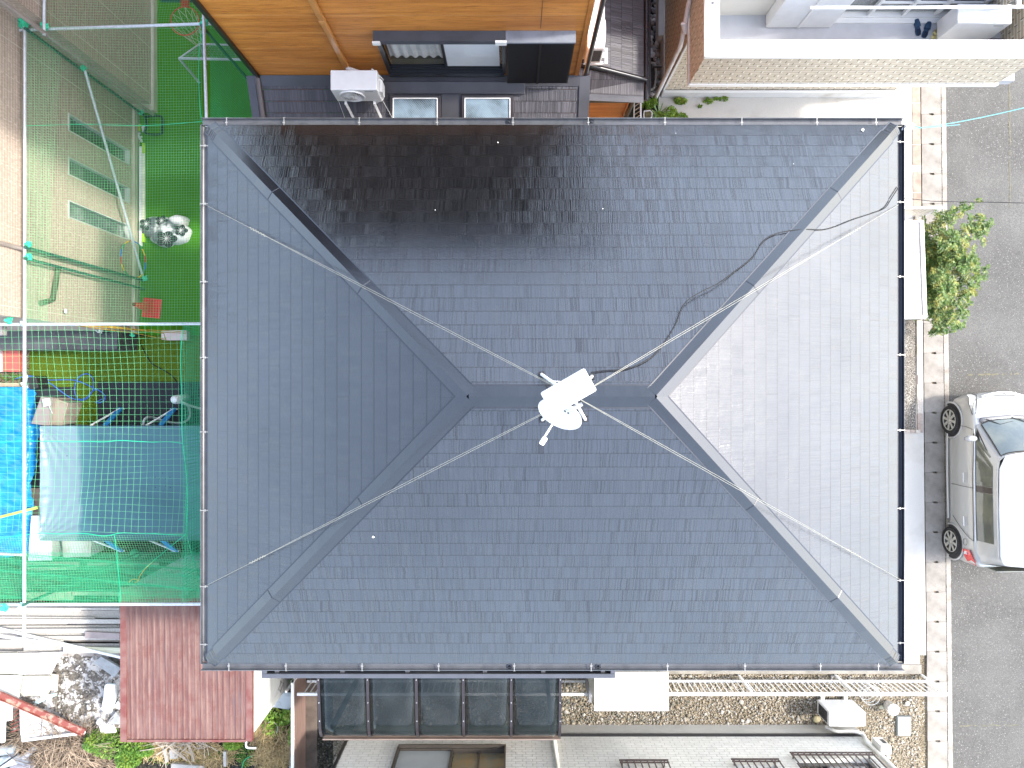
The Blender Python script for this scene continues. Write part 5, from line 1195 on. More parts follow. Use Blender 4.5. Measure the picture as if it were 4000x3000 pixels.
MB().tube([(qx0+.05,qy0+.05,PL-.20),(qx1,qy0+.05,PL-.20),(qx1,qy1-.05,PL-.20),(qx0+.05,qy1-.05,PL-.20)], .022, 8, closed=True).build('pool_frame', WHITE, pl)
PB = M('pool blue', (.03,.24,.55), rough=.4)
for s_, lst in ((1, ((476,1596),(684,1598))), (-1, ((478,2150),(690,2135)))):
    for px, py in lst:
        a = P(px, py, .03); top = Vector((a.x+.01, (qy1 if s_ > 0 else qy0), PL-.1))
        lo_ = Vector((a.x, top.y+s_*.34, .04))
        if s_ > 0: lo_ = Vector((a.x, a.y, .04))
        MB().plate([top+Vector((-.05,0,0)), lo_+Vector((-.055,0,.02)), lo_+Vector((.055,0,.02)), top+Vector((.05,0,0))] if s_ > 0 else [top+Vector((.05,0,0)), lo_+Vector((.055,0,.02)), lo_+Vector((-.055,0,.02)), top+Vector((-.05,0,0))], .03).build('leg_cover', PB, pl)
        MB().tube([lo_+Vector((0,0,.06)), Vector((a.x-.30, top.y, PL-.12))], .019, 8).tube([lo_+Vector((-.07,0,.04)), lo_+Vector((.07,0,.04))], .018, 8).build('leg', WHITE, pl)
ho_ = MB()
for px, py in ((260,1781),(505,1785),(754,1784),(627,1714),(634,1849),(604,1865),(621,1871),(645,1871),(662,1865),(606,1904),(622,1899),(645,1899),(663,1905),(635,1919),(507,1984),(754,1986),(629,2058)):
    p = P(px, py, PL-.1); ho_.tube([(p.x, p.y, cov((p.x-qx0)/(qx1-qx0), (p.y-qy0)/(qy1-qy0))[2]-.003), (p.x, p.y, cov((p.x-qx0)/(qx1-qx0), (p.y-qy0)/(qy1-qy0))[2]+.003)], .009, 8)
ho_.build('drain_holes', M('hole dark', (.01,.02,.03)), pl)['kind'] = 'stuff'
# filter pump and grey hoses
pu = P(679,1561,.45); pt = thing('filter_pump', 'white round filter pump on the black mat by the pool', 'pump', (pu.x, pu.y, 0))
MB().lathe([(.085,.02),(.09,.06),(.085,.40),(.066,.42),(.07,.44),(.03,.455),(.0001,.456)], (pu.x, pu.y, 0), 24).build('filter_body', WHITEP, pt)
p2 = P(712,1555,.2); MB().lathe([(.075,.0),(.08,.02),(.075,.24),(.05,.27),(.0001,.275)], (p2.x, p2.y, 0), 20).build('motor', M('motor grey', (.30,.32,.33), rough=.4), pt)
GH = M('hose grey', (.42,.45,.43), rough=.5, var=.15)
tag(MB().tube(smooth([P(x, y, z) for x, y, z in ((700,1568,.35),(730,1580,.25),(742,1605,.1),(738,1635,.06),(715,1650,.06),(680,1652,.06),(640,1643,.08),(600,1632,.2),(578,1630,.4),(564,1640,.5),(559,1662,.5))], 6), .024, 10).build('pool_hose', GH), 'grey pool hose curving from the pump to the pool side', 'hose')
tag(MB().tube(smooth([P(x, y, z) for x, y, z in ((702,1570,.3),(730,1580,.25),(760,1590,.15),(800,1600,.08),(860,1605,.05))], 6), .024, 10).build('pool_hose', GH), 'grey pool hose running from the pump under the big roof', 'hose')
# bins
def bin_(name, corners, h, lab, mat, lidmat, lip=.02):
    pts = [P(x, y, h) for x, y in corners]; c = sum(pts, Vector())/len(pts); t = thing(name, lab, 'storage box', (c.x, c.y, 0))
    lo_ = [c+(p-c)*.93 for p in pts]; n = len(pts)
    mb = MB(); mb.add([(p.x,p.y,0) for p in lo_]+[(p.x,p.y,h-.05) for p in [c+(q_-c)*.97 for q_ in pts]], [tuple(range(n)), tuple(range(n,2*n))[::-1]]+[(i,i+n,(i+1)%n+n,(i+1)%n) for i in range(n)])
    mb.build('box_body', mat, t, bevel=.01)
    MB().prism([(p.x,p.y) for p in pts], h-.05, h-.01).prism([(p.x,p.y) for p in [c+(q_-c)*.84 for q_ in pts]], h-.009, h+.006).build('lid', lidmat, t, bevel=.012)
LIDW = M('lid white', (.78,.78,.74), rough=.45, var=.1, vs=3); LIDG = M('lid dusty', (.44,.42,.38), rough=.6, col2=(.34,.29,.22), vs=3)
bin_('storage_box', [(120,2016),(196,2014),(198,2190),(108,2192)], .55, 'tall white storage box standing left of the pool corner', M('bin grey', (.55,.55,.52)), LIDW)
bin_('storage_box', [(240,2092),(356,2092),(352,2175),(244,2178)], .5, 'grey white storage box between the pool and the hanging net', M('bin grey', (.55,.55,.52)), LIDG)
bin_('storage_box', [(158,1549),(205,1553),(192,1664),(120,1655)], .62, 'tilted grey beige box lid beside the blue tarp', M('bin taupe', (.34,.29,.25)), M('lid taupe', (.27,.23,.21), rough=.6, var=.2))
bin_('storage_box', [(214,1556),(266,1574),(240,1662),(202,1660)], .5, 'opened beige box half beside the tilted grey one', M('bin taupe', (.34,.29,.25)), M('lid taupe2', (.30,.25,.20), rough=.6, var=.2))
tag(MB().rbox(P(182,1571,.72), (.14,.14,.02), .2).tube([P(190,1582,.72), P(205,1615,.66)], .006, 5).build('small_tray', WHITEP, bevel=.006), 'small white square scoop lying on the tilted grey box', 'scoop')
for i in range(1):
    ps = MB(); rg_ = random.Random(8)
    for _ in range(60):
        p = P(120+rg_.uniform(-26,26), 1492+rg_.uniform(-20,20), .15); s_ = rg_.uniform(.015,.035); ps.rbox(p+Vector((0,0,rg_.uniform(0,.12))), (s_*2, s_, .006), Matrix.Rotation(rg_.uniform(0,6),3,'Z')@Matrix.Rotation(rg_.uniform(-1,1),3,'X'))
    tag(ps.build('flowers', M('petal white', (.80,.78,.72), rough=.6)), 'white flower cluster beside the long silver pipe', 'flowers', kind='stuff')
tag(MB().rbox(P(150,1495,.2), (.18,.24,.35), .2).build('planter', M('planter black', (.02,.02,.02), rough=.6), bevel=.02), 'black planter behind the white flower cluster', 'planter')
# blue tarpaulin
def tarp(u, v):
    edge = .03*math.sin(v*11)+.02*math.sin(v*27); x = lerp(P(-80,0,.4).x, P(104,0,.4).x+edge, u); y = lerp(P(0,2178,.4).y+.22*(1-u)*0+.18*max(0,u-.6)*1.0, P(0,1512,.4).y, v)
    z = .30+.10*math.sin(v*5+1)+.018*math.sin((x*7+y*23))+.013*math.sin(y*51+x*17)+.02*math.sin(x*13-y*9)-.25*max(0,u-.9)*8*.6
    return (x, y, z)
tag(MB().grid(tarp, 40, 160).build('blue_tarp', M('tarp blue', (.008,.20,.50), rough=.32, col2=(.012,.29,.62), vs=3, bump=.5, bs=14, coat=.3)), 'creased bright blue tarpaulin at the left edge', 'tarpaulin')
tag(MB().bar(P(-40,2030,.62), P(145,1983,.62), .05, .03).build('lime_bar', M('lime bar', (.50,.72,.10), rough=.4)), 'pale lime bar lying across the blue tarpaulin', 'bar')
tag(MB().box(P(-80,0,.1).x, P(80,0,.1).x, P(0,1510,.1).y, P(0,1496,.1).y, 0, .14).build('timber_edge', M('timber pale', (.50,.38,.27), rough=.8)), 'pale timber edging above the blue tarpaulin', 'timber')
leafpatch('weeds', [px_region(30,1470,35,18,0,.08), px_region(70,1472,20,10,0,.05)], 120, .05, leaf_mat('weed leaf', (.03,.09,.01), (.09,.18,.02), (.16,.20,.03)), 'small weeds on the bare soil above the blue tarpaulin', kind='stuff', seed=4)
tag(MB().lathe([(.0001,.05),(.07,.05),(.09,0)], P(526,2160,.02), 14).build('green_scoop', M('scoop green', (.03,.35,.15), rough=.5)), 'small green plastic scoop on the dark earth below the pool', 'scoop')
# planks seen through the hanging net
for i, (x0_, x1_, py, w_, a_) in enumerate(((90,310,2205,.10,.4),(110,300,2216,.09,-.2),(340,620,2203,.05,0),(90,285,2330,.16,2),(280,470,2318,.07,0))):
    a, b = P(x0_, py, .25), P(x1_, py-a_*2, .25); tag(MB().bar(a, b, w_, .03).build('weathered_plank', M('plank grey brown', (.34,.28,.22), rough=.85, var=.4, vs=4)), ('grey brown plank beneath the net just below the white storage boxes','second grey brown plank beneath the net below the storage boxes','grey brown plank beneath the net below the middle of the pool','wide grey plank beneath the net at the bottom pipe, left','grey brown plank beneath the net at the bottom pipe, right')[i], 'plank', 'planks beneath the hanging net')

# ------------------------------------------------------------------ silver compact car
CARX = 9.375
def car():
    t = thing('parked_car', 'silver compact car parked on the asphalt at the right edge', 'car', (CARX, -.15, 0))
    PAINT = M('silver paint', (.40,.40,.385), rough=.28, metal=.25, var=.05, vs=1, coat=.7)
    W_ = .735
    st = [(.0,.40,.50,.60),(.03,.56,.32,.66),(.09,.645,.24,.73),(.20,.70,.20,.80),(.36,.725,.19,.885),(.52,.733,.18,.945),(.75,.737,.17,.955),(1.2,.738,.17,.96),(1.9,.738,.17,.965),(2.6,.738,.17,.97),(2.95,.733,.18,.975),(3.12,.72,.21,.97),(3.24,.69,.26,.95),(3.30,.62,.34,.9)]
    def sec(s_, w, zb, zt):
        hood = s_ < .56
        pts = [(w*.955, zb), (w*.99, zb+.10), (w, lerp(zb, zt, .42)), (w*.992, lerp(zb, zt, .66)), (w*.965, zt-.075), (w*.93, zt-.02), (w*.88, zt+.0)]
        if hood: k = s_/.56; pts += [(w*.80, zt+.012), (w*.5, zt+.045), (0, zt+.062)]
        else: pts += [(w*.80, zt+.004), (w*.5, zt+.02), (0, zt+.03)]
        return pts+[(-x, z) for x, z in pts[:-1][::-1]]
    secs = [sec(*s_) for s_ in st]; m_ = len(secs[0]); v = []
    for (s_, *_), pts in zip(st, secs): v += [(x, -s_-(.0 if s_ > .3 else .10*(x/W_)**2*(1-s_/.3)), z) for x, z in pts]
    f = [(i*m_+k, i*m_+k+1, (i+1)*m_+k+1, (i+1)*m_+k) for i in range(len(st)-1) for k in range(m_-1)]
    mb = MB(); mb.add(v, f, True); mb.add(v[:m_], [tuple(range(m_))]); mb.add(v[-m_:], [tuple(range(m_))[::-1]])
    mb.build('body', PAINT, t, world=False)
    # greenhouse: base outline at the beltline and roof outline
    zb, zt = .955, 1.41
    base = [(.0,-.47),(.30,-.485),(.52,-.53),(.655,-.62),(.688,-.85),(.695,-1.6),(.692,-2.4),(.675,-3.0),(.60,-3.22),(.3,-3.27),(0,-3.28)]
    roof = [(.0,-1.10),(.28,-1.115),(.46,-1.15),(.545,-1.22),(.575,-1.40),(.585,-1.8),(.58,-2.4),(.565,-2.95),(.50,-3.14),(.3,-3.18),(0,-3.19)]
    full = lambda L: L+[(-x, y) for x, y in L[1:-1][::-1]]
    B, R_ = full(base), full(roof); n = len(B)
    mb = MB(); v = [(x, y, zb) for x, y in B]+[(x*1.0, y, zt-.03) for x, y in R_]+[(x*.96, lerp(y, -2.1, .02), zt) for x, y in R_]
    mb.add(v, [(i, i+n, (i+1) % n+n, (i+1) % n) for i in range(n)]+[(i+n, i+2*n, (i+1) % n+2*n, (i+1) % n+n) for i in range(n)], True)
    mb.build('cabin', PAINT, t, world=False)
    RW = M('roof paint', (.66,.66,.65), rough=.25, metal=.15, var=.03, coat=.7)
    def rf_(u, v_):
        y = lerp(-1.09, -3.18, v_); w = .56-.04*abs(v_-.5)-(.10*max(0,.12-v_)/.12+.06*max(0,v_-.94)/.06); x = (u*2-1)*w
        yy = y+(.10*(x/.56)**2)*(-1 if v_ < .5 else .6)*(1-min(1, min(v_,1-v_)*5))
        return (x, yy, zt+.004+.05*(1-(x/.6)**2)*(math.sin(math.pi*min(1, max(0, v_*.9+.06)))**.5))
    MB().grid(rf_, 16, 24).build('roof', RW, t, world=False, solid=.006)
    GL = M('car glass', (.045,.060,.055), rough=.04, col2=(.11,.12,.09), vs=2.2, spec=1.0, coat=.5)
    WS = glass_mat('windscreen glass', (.30,.38,.37), rough=.03, alpha=.62)
    def on(pb, pr, k, o=.008):      # point between base and roof outline, pushed out
        a = Vector((pb[0], pb[1], zb)); b = Vector((pr[0], pr[1], zt-.03)); return a.lerp(b, k)
    def out(p, dx, dy, o=.008): return Vector((p.x+dx*o, p.y+dy*o, p.z+o*.5))
    # windscreen
    bs = [(-.60,-.575),(-.45,-.51),(-.25,-.482),(0,-.47),(.25,-.482),(.45,-.51),(.60,-.575)]; rs = [(-.49,-1.185),(-.38,-1.14),(-.22,-1.112),(0,-1.10),(.22,-1.112),(.38,-1.14),(.49,-1.185)]
    mb = MB(); v = []
    for k in range(5):
        kk = lerp(.06, .97, k/4)
        for a, b in zip(bs, rs): p = on(a, b, kk); v.append((p.x, p.y+.012, p.z+.016+.02*math.sin(math.pi*kk)))
    mb.add(v, [(j*7+i, j*7+i+1, (j+1)*7+i+1, (j+1)*7+i) for j in range(4) for i in range(6)], True)
    mb.build('windscreen', GL, t, world=False)
    mb = MB()
    for e_ in ([Vector(v[i])+Vector((0,.004,.003)) for i in range(7)], [Vector(v[28+i])+Vector((0,.004,.003)) for i in range(7)], [Vector(v[i*7])+Vector((0,.004,.003)) for i in range(5)], [Vector(v[i*7+6])+Vector((0,.004,.003)) for i in range(5)]): mb.tube(e_, .009, 5)
    mb.build('windscreen_seal', BLACK, t, world=False)
    # inside glimpses laid just under the glass: pale dash and seats as shapes on the pane
    MB().grid(lambda u, w_: (lerp(-.60,.60,u), lerp(-.43,-.52,w_)-.05*(2*u-1)**2, .975+.012*w_), 12, 3).build('cowl', M('cowl grey', (.14,.14,.145), rough=.5, var=.3), t, world=False, solid=.004)
    mb = MB().tube([(-.50,-.50,1.0),(-.28,-.60,1.065),(-.02,-.545,1.03)], .008, 5).tube([(-.02,-.47,1.0),(.25,-.57,1.06),(.50,-.56,1.03)], .008, 5)
    mb.build('wiper', BLACK, t, world=False)
    for sgn in (-1, 1):
        def side(a0, a1, kb=.05, kt=.86):
            N_ = 9; v = []
            for k in (kb, kt):
                for i in range(N_):
                    q = i/(N_-1); yb_ = lerp(a0[0], a1[0], q); yt_ = lerp(a0[1], a1[1], q); y = yb_ if k == kb else yt_
                    # side surface x interpolated between the two outlines
                    def xo(L, y):
                        for (x0, y0_), (x1, y1_) in zip(L[2:-2], L[3:-1]):
                            if y1_ <= y <= y0_: return lerp(x0, x1, (y0_-y)/(y0_-y1_))
                        return L[3][0]
                    x = lerp(xo(base, y), xo(roof, y), k)+.007
                    v.append((sgn*x, y, lerp(zb, zt-.03, k)))
            return MB().add(v, [(i, i+1, N_+i+1, N_+i) if sgn > 0 else (i, N_+i, N_+i+1, i+1) for i in range(N_-1)], False)
        side((-.80,-1.25),(-1.74,-1.74)).build('front_window', GL, t, world=False)
        side((-1.745,-1.745),(-1.86,-1.86)).build('door_pillar', M('pillar brown', (.03,.022,.02), rough=.35, coat=.5), t, world=False)
        side((-1.865,-1.865),(-2.78,-2.78)).build('rear_window', GL, t, world=False)
        side((-.66,-1.10),(-.79,-1.24), .05, .60).build('quarter_window', BLACK, t, world=False)
        MB().tube([(sgn*.704,-.68,zb+.016),(sgn*.712,-1.6,zb+.016),(sgn*.707,-2.80,zb+.016)], .009, 5).build('window_strip', M('chrome strip', (.75,.75,.75), rough=.2, metal=.5), t, world=False)
        MB().tube([(sgn*.700,-.70,zb-.004),(sgn*.728,-1.6,zb-.012),(sgn*.722,-2.80,zb-.012)], .006, 5).build('window_rubber', BLACK, t, world=False)
        dl = MB()
        for pts in ([(.742,-.62,.30),(.748,-.64,.55),(.742,-.66,.80),(.716,-.70,.93)], [(.742,-1.80,.30),(.748,-1.80,.55),(.742,-1.80,.80),(.716,-1.80,.94)], [(.742,-2.42,.34),(.748,-2.58,.55),(.738,-2.74,.80),(.716,-2.80,.93)]): dl.tube([(sgn*x, y, z) for x, y, z in smooth(pts, 4)], .0045, 4)
        dl.build('door_seam', M('seam dark', (.04,.04,.04), rough=.6), t, world=False)
        for y in (-1.62, -2.46):
            hd = MB().tube([(sgn*.772,y-.09,.735),(sgn*.776,y,.74),(sgn*.772,y+.09,.735)], .011, 8); hd.build('door_handle', M('chrome strip', (.75,.75,.75)), t, world=False)
        MB().tube([(sgn*.745,-.74,.20),(sgn*.755,-1.6,.195),(sgn*.745,-2.50,.20)], .020, 8).build('side_sill', PAINT, t, world=False)
        # mirror
        m_o = MB().lathe([(.0001,-.11),(.05,-.10),(.075,-.05),(.08,.02),(.06,.08),(.0001,.10)], (sgn*.80,-.86,1.02), 14, Matrix.Rotation(R(90), 3, 'Y')@Matrix.Scale(.75, 3, (0,1,0))).build('door_mirror', M('mirror paint', (.42,.42,.42), rough=.25, coat=.6), t, world=False)
        MB().bar((sgn*.73,-.80,.985),(sgn*.69,-.80,.98),.05,.03).build('mirror_arm', BLACK, t, world=False).parent = m_o
        MB().tube([(sgn*.742+sgn*.002,-2.86+.065*math.cos(k*.42),.72+.065*math.sin(k*.42)) for k in range(15)], .0035, 4, closed=True).build('fuel_flap', M('seam dark', (.04,.04,.04)), t, world=False)
        # wheels
        for y in (-.55, -2.94):
            wh = MB().lathe([(.205,.0),(.25,.012),(.275,.006),(.285,-.02),(.285,-.14),(.25,-.15)], (sgn*.762, y, .285), 32, Matrix.Rotation(R(90*sgn), 3, 'Y'))
            tyre = wh.build('wheel', RUBBER, t, world=False)
            rm = MB().lathe([(.205,.003),(.20,-.012),(.18,-.03),(.0001,-.04)], (sgn*.762, y, .285), 28, Matrix.Rotation(R(90*sgn), 3, 'Y'))
            rm.build('rim_bed', M('rim dark', (.03,.03,.03), rough=.5), t, world=False).parent = tyre
            sp_m = MB(); c = Vector((sgn*.760, y, .285))
            for k in range(8):
                a = k*math.pi/4+.2; d1 = Vector((0, math.cos(a), math.sin(a))); sd1 = Vector((0, -math.sin(a), math.cos(a)))
                sp_m.add([c+d1*.03-sd1*.022, c+d1*.03+sd1*.022, c+d1*.20+sd1*.030, c+d1*.20-sd1*.030], [(0,1,2,3)] if sgn < 0 else [(3,2,1,0)])
                sp_m.bar(c+d1*.03-Vector((sgn*.004,0,0)), c+d1*.20-Vector((sgn*.004,0,0)), .05, .012, up=(sgn,0,0))
            sp_m.lathe([(.0001,.008),(.035,.006),(.045,-.004)], c, 16, Matrix.Rotation(R(90*sgn), 3, 'Y'))
            sp_m.tube([(c.x, c.y+.2*math.cos(k*.2618), c.z+.2*math.sin(k*.2618)) for k in range(24)], .010, 6, closed=True)
            sp_m.build('rim', M('alloy', (.48,.47,.42), rough=.35, metal=.4, var=.1), t, world=False).parent = tyre
            # arch: dark liner ring and raised paint lip
            la = MB(); N_ = 18; R1, R2 = .0, .330
            v = [(sgn*.7445, y, .30)]+[(sgn*.7445, y+R2*math.cos(math.pi*(k/N_*1.2-.1)), .30+R2*math.sin(math.pi*(k/N_*1.2-.1))) for k in range(N_+1)]
            la.add(v, [(0, k+1, k+2) if sgn > 0 else (0, k+2, k+1) for k in range(N_)])
            la.build('wheel_arch', BLACK, t, world=False)
            MB().tube([(sgn*(.742-.012*max(0, math.sin(math.pi*(k/N_*1.2-.1)))), y+.348*math.cos(math.pi*(k/N_*1.2-.1)), .30+.348*math.sin(math.pi*(k/N_*1.2-.1))) for k in range(N_+1)], .018, 8).build('arch_lip', PAINT, t, world=False)
        # headlight and tail lamp
        hp_ = [(.64,-.10,.72),(.655,-.045+.0,.66),(.56,.025-.05,.68),(.50,-.06,.745),(.54,-.20,.80),(.615,-.40,.885),(.665,-.42,.86),(.675,-.22,.78)]
        def hl_(pts, mat, nm, dz=.012, ex=.014):
            P3 = [Vector((sgn*(x+ex), y, z+dz)) for x, y, z in pts]; c = sum(P3, Vector())/len(P3)+Vector((sgn*.012, .0, .012)); mb = MB()
            mb.add([c]+P3, [((0, k+1, (k+1) % len(P3)+1) if sgn < 0 else (0, (k+1) % len(P3)+1, k+1)) for k in range(len(P3))], True)
            lo_ = [p+Vector((-sgn*.03,-.0,-.03)) for p in P3]; n_ = len(P3); mb.add(P3+lo_, [(k, (k+1) % n_, (k+1) % n_+n_, k+n_) for k in range(n_)])
            return mb.build(nm, mat, t, world=False)
        hlo = hl_(hp_, M('headlight glass', (.30,.29,.23), rough=.12, col2=(.50,.50,.47), vs=9, coat=.5), 'headlight')
        MB().tube([(sgn*(x+.017), y, z+.016) for x, y, z in hp_], .006, 5, closed=True).build('headlight_seal', M('seam dark', (.04,.04,.04)), t, world=False).parent = hlo
        tl = [(.735,-2.99,.86),(.735,-3.0,.66),(.70,-3.16,.66),(.66,-3.25,.70),(.60,-3.29,.86),(.67,-3.2,.93)]
        hl_(tl, M('tail red', (.55,.008,.012), rough=.2, coat=.6), 'tail_lamp', dz=0, ex=.02)
        MB().rbox((sgn*.742, -3.06, .735), (.03,.06,.06), .4*sgn).build('reverse_lamp', WHITEP, t, world=False)
    # grille bars, emblem, bumper seams
    MB().tube(smooth([(-.40,-.075,.715),(-.2,-.02,.735),(0,-.0,.74),(.2,-.02,.735),(.40,-.075,.715)], 4), .012, 6).tube(smooth([(-.42,-.10,.745),(-.2,-.05,.762),(0,-.035,.768),(.2,-.05,.762),(.42,-.10,.745)], 4), .010, 6).build('grille', M('chrome strip', (.75,.75,.75)), t, world=False)
    MB().lathe([(.028,.0),(.034,.006),(.034,-.004)], (0,-.012,.775), 16, Matrix.Rotation(R(-40), 3, 'X')).bar((-.03,-.012,.78),(.03,-.012,.78),.006,.006).build('emblem', M('emblem grey', (.2,.2,.2), rough=.3), t, world=False)
    MB().tube(smooth([(-.69,-.43,.905),(-.66,-.30,.862),(-.56,-.14,.80),(-.3,-.075,.795),(0,-.065,.80),(.3,-.075,.795),(.56,-.14,.80),(.66,-.30,.862),(.69,-.43,.905)], 4), .004, 4).build('bonnet_seam', M('seam dark', (.04,.04,.04)), t, world=False)
    MB().box(-.55,.55,-3.285,-3.27,.98,1.33).build('rear_glass', GL, t, world=False)
    mb = MB().tube([(-.585,-1.3,zt+.012),(-.60,-2.2,zt+.016),(-.58,-3.0,zt+.008)], .006, 5).tube([(.585,-1.3,zt+.012),(.60,-2.2,zt+.016),(.58,-3.0,zt+.008)], .006, 5).build('roof_seam', M('seam mid', (.3,.3,.3)), t, world=False)
    rs_ = MB()
    c = Vector((-.47,-1.13,1.335))
    for k in range(8): a = k*.785; rs_.rbox(c+Vector((.018*math.cos(a), .018*math.sin(a)+.02, .014)), (.012,.012,.003), a)
    rs_.build('sticker', M('pink petals', (.8,.5,.5)), t, world=False)
    return t
CAR = car(); CAR.rotation_euler = (0,0,R(.6))

# ------------------------------------------------------------------ shrub beside the road
def shrub():
    t = thing('nandina_shrub', 'leafy green shrub with yellowish tips beside the road', 'shrub', (8.0, 2.2, 0))
    rg_ = random.Random(21); stems = MB(); mbs = MB(); cl = []
    for _ in range(62):
        y = rg_.uniform(1.3, 2.95); x = 8.05+rg_.gauss(0,.05); z = rg_.uniform(.55,1.5)
        ex = x+rg_.uniform(-.30,.33); ey = y+rg_.uniform(-.25,.25)
        ex = min(max(ex, 7.78), 8.42+.08*math.sin(y*7))
        stems.tube([(x,y,0),(lerp(x,ex,.4),lerp(y,ey,.4),z*.6),(ex,ey,z)], [.011,.008,.004], 5); cl.append((ex,ey,z))
    for (x, y, z) in [(8.65,2.92,1.15),(8.72,2.86,1.1),(8.58,2.98,1.2),(8.4,1.15,.9),(8.15,1.05,.7),(8.55,1.9,1.2),(8.6,2.15,1.1),(8.3,3.18,1.3)]+cl:
        for _ in range(15):      # a frond: a thin rib with paired leaflets
            az = rg_.uniform(0,6.283); L = rg_.uniform(.10,.24); el = rg_.uniform(-.25,.8)
            d = Vector((math.cos(az)*math.cos(el), math.sin(az)*math.cos(el), math.sin(el))); o = Vector((x,y,z))+Vector((rg_.gauss(0,.05),rg_.gauss(0,.06),rg_.gauss(0,.10)))
            sv = d.cross(Vector((0,0,1)))
            if sv.length < .05: continue
            sv.normalize()
            for k in range(9):
                q = .25+.75*k/8; p = o+d*L*q-Vector((0,0,.10*q*q))
                for s_ in (-1,1):
                    ld = (d*.55+sv*s_*.9+Vector((0,0,rg_.uniform(-.3,.25)))).normalized(); l = rg_.uniform(.045,.075)*(1-.3*q); w_ = ld.cross(Vector((rg_.gauss(0,.3),rg_.gauss(0,.3),1))).normalized()*l*.27
                    mbs.add([p, p+ld*l*.5+w_, p+ld*l, p+ld*l*.5-w_], [(0,1,2,3)])
    mbs.build('foliage', leaf_mat('nandina leaf', (.025,.075,.010), (.10,.16,.02), (.24,.23,.045)), t)
    stems.build('stem', M('stem brown', (.10,.07,.045)), t)
shrub()

# ------------------------------------------------------------------ porch roof and white rail fence on the right
ph = thing('porch_roof', 'flat white porch roof at the right eave beside the shrub', 'porch roof', P(3560,1050,0))
zP = 2.35; pr = [P(3450,866,zP), P(3606,858,zP), P(3611,864,zP), P(3624,1238,zP), P(3619,1245,zP), P(3450,1247,zP)]
MB().prism([(p.x,p.y) for p in pr], zP-.10, zP).build('roof_panel', WHITE, ph, bevel=.02)
g0, g1 = P(3588,866,zP), P(3602,1232,zP); MB().bar(g0+Vector((0,0,.004)), g1+Vector((0,0,.004)), .010, .008).build('groove', M('groove grey', (.22,.20,.18), rough=.6), ph)
MB().bar(g0+Vector((.035,0,.012)), g1+Vector((.03,0,.012)), .04, .022).build('edge_rail', WHITE, ph, bevel=.004)
for y in (P(0,880,zP).y, P(0,1230,zP).y): MB().box(6.72, 6.78, y-.03, y+.03, 0, zP-.101).build('post', MGREY, ph)
rfn = thing('rail_fence', 'low white slatted fence by the road between pavement and porch', 'fence', P(3600,860,0))
fy = P(0,850,0).y; x0f, x1f = 5.2, P(3640,0,.0).x-.25
fr_ = P(3690,812,.82)
MB().box(5.0, fr_.x, fy-.02, fy+.02, .77, .82).box(5.0, fr_.x-.25, fy-.02, fy+.02, .10, .14).build('rail', WHITE, rfn)
for k in range(30):
    x = 5.9+k*.075
    if x > fr_.x-.03: break
    MB().box(x-.008, x+.008, fy-.01, fy+.01, .141, .769).build('slat', OFFW, rfn)
for x in (6.2, 8.13): MB().box(x-.03, x+.03, fy-.03, fy+.03, 0, .765).build('post', WHITE, rfn)

# ------------------------------------------------------------------ white fence along the lower side yard
wf_ = thing('side_fence', 'long white aluminium bar fence along the gravel side yard', 'fence', (2.5, -5.9, 0))
FY = -5.90
xl_, xr_f = P(1160,0,.8).x, P(3705,0,.8).x
sec_x = [xl_]
MB().box(xl_, xr_f, FY-.025, FY+.025, .755, .805).build('rail', WHITE, wf_)
MB().box(xl_+.02, 8.27, FY-.02, FY+.02, .17, .205).build('rail', WHITE, wf_)
SLT = MB().box(-.0075, .0075, -.0095, .0095, .206, .754).build('slat', WHITE, wf_, world=False)
nsl = 0; x = xl_+.12
xs_ = []
while x < 8.25: xs_.append(x); x += .1065
for i, x in enumerate(xs_[:100]):
    o = SLT if i == 0 else SLT.copy()
    if i: COL.objects.link(o); o.parent = wf_
    o.location = (x-2.5, FY+5.9, 0)
if len(xs_) > 100:
    mb = MB()
    for x in xs_[100:]: mb.box(x-.0075, x+.0075, FY-.0095, FY+.0095, .206, .754)
    mb.build('slats', WHITE, wf_)['kind'] = 'stuff'
for px in (1165, 2340, 2885, 3262, 3600): x = P(px,0,0).x; MB().box(x-.022, x+.022, FY+.026, FY+.066, 0, .79).build('post', WHITE, wf_)
# tall brown screen running down from the fence's left end
sc_ = thing('screen_fence', 'brown panel fence with white cap running down beside the dry weeds', 'fence', P(1180,2850,0))
xf = P(1193,0,0).x
MB().box(xf-.03, xf+.02, -9, -5.62, .805, .85).build('cap', WHITE, sc_)
MB().box(xf-.015, xf+.012, -9, -5.63, 0, .804).build('panel', M('brown panel', (.26,.17,.14), rough=.6, var=.25, vs=2, stretch=(1,1,8)), sc_)
pz_ = MB()
MB().box(xf-.025, xf+.025, -5.66, -5.62, 0, .85).build('post', WHITE, sc_)
tag(MB().box(xf+.013, xf+.24, -9, -5.95, -.01, .03).build('kerb_stone', M('kerb brown', (.13,.10,.08), rough=.9, var=.4, vs=4)), 'dark brown kerb at the foot of the brown panel fence', 'kerb')

mg = MB(); rg_ = random.Random(77)
for _ in range(1500):
    x = rg_.uniform(.2, 3.6); 
    if rg_.random() > 1.15-(x-.2)/3.4: continue
    pebble(mg, (x, rg_.uniform(-6.82,-5.86), .012), rg_.choice((.014,.018,.022)), rg_, 5)
tag(mg.build('mossy_pebbles', rand_mat('mossy pebble colours', [(.09,.09,.06),(.16,.16,.12),(.13,.13,.13),(.24,.23,.17)])), 'darker mossy pebbles between the patio roof and the white shed', 'pebbles', kind='stuff')
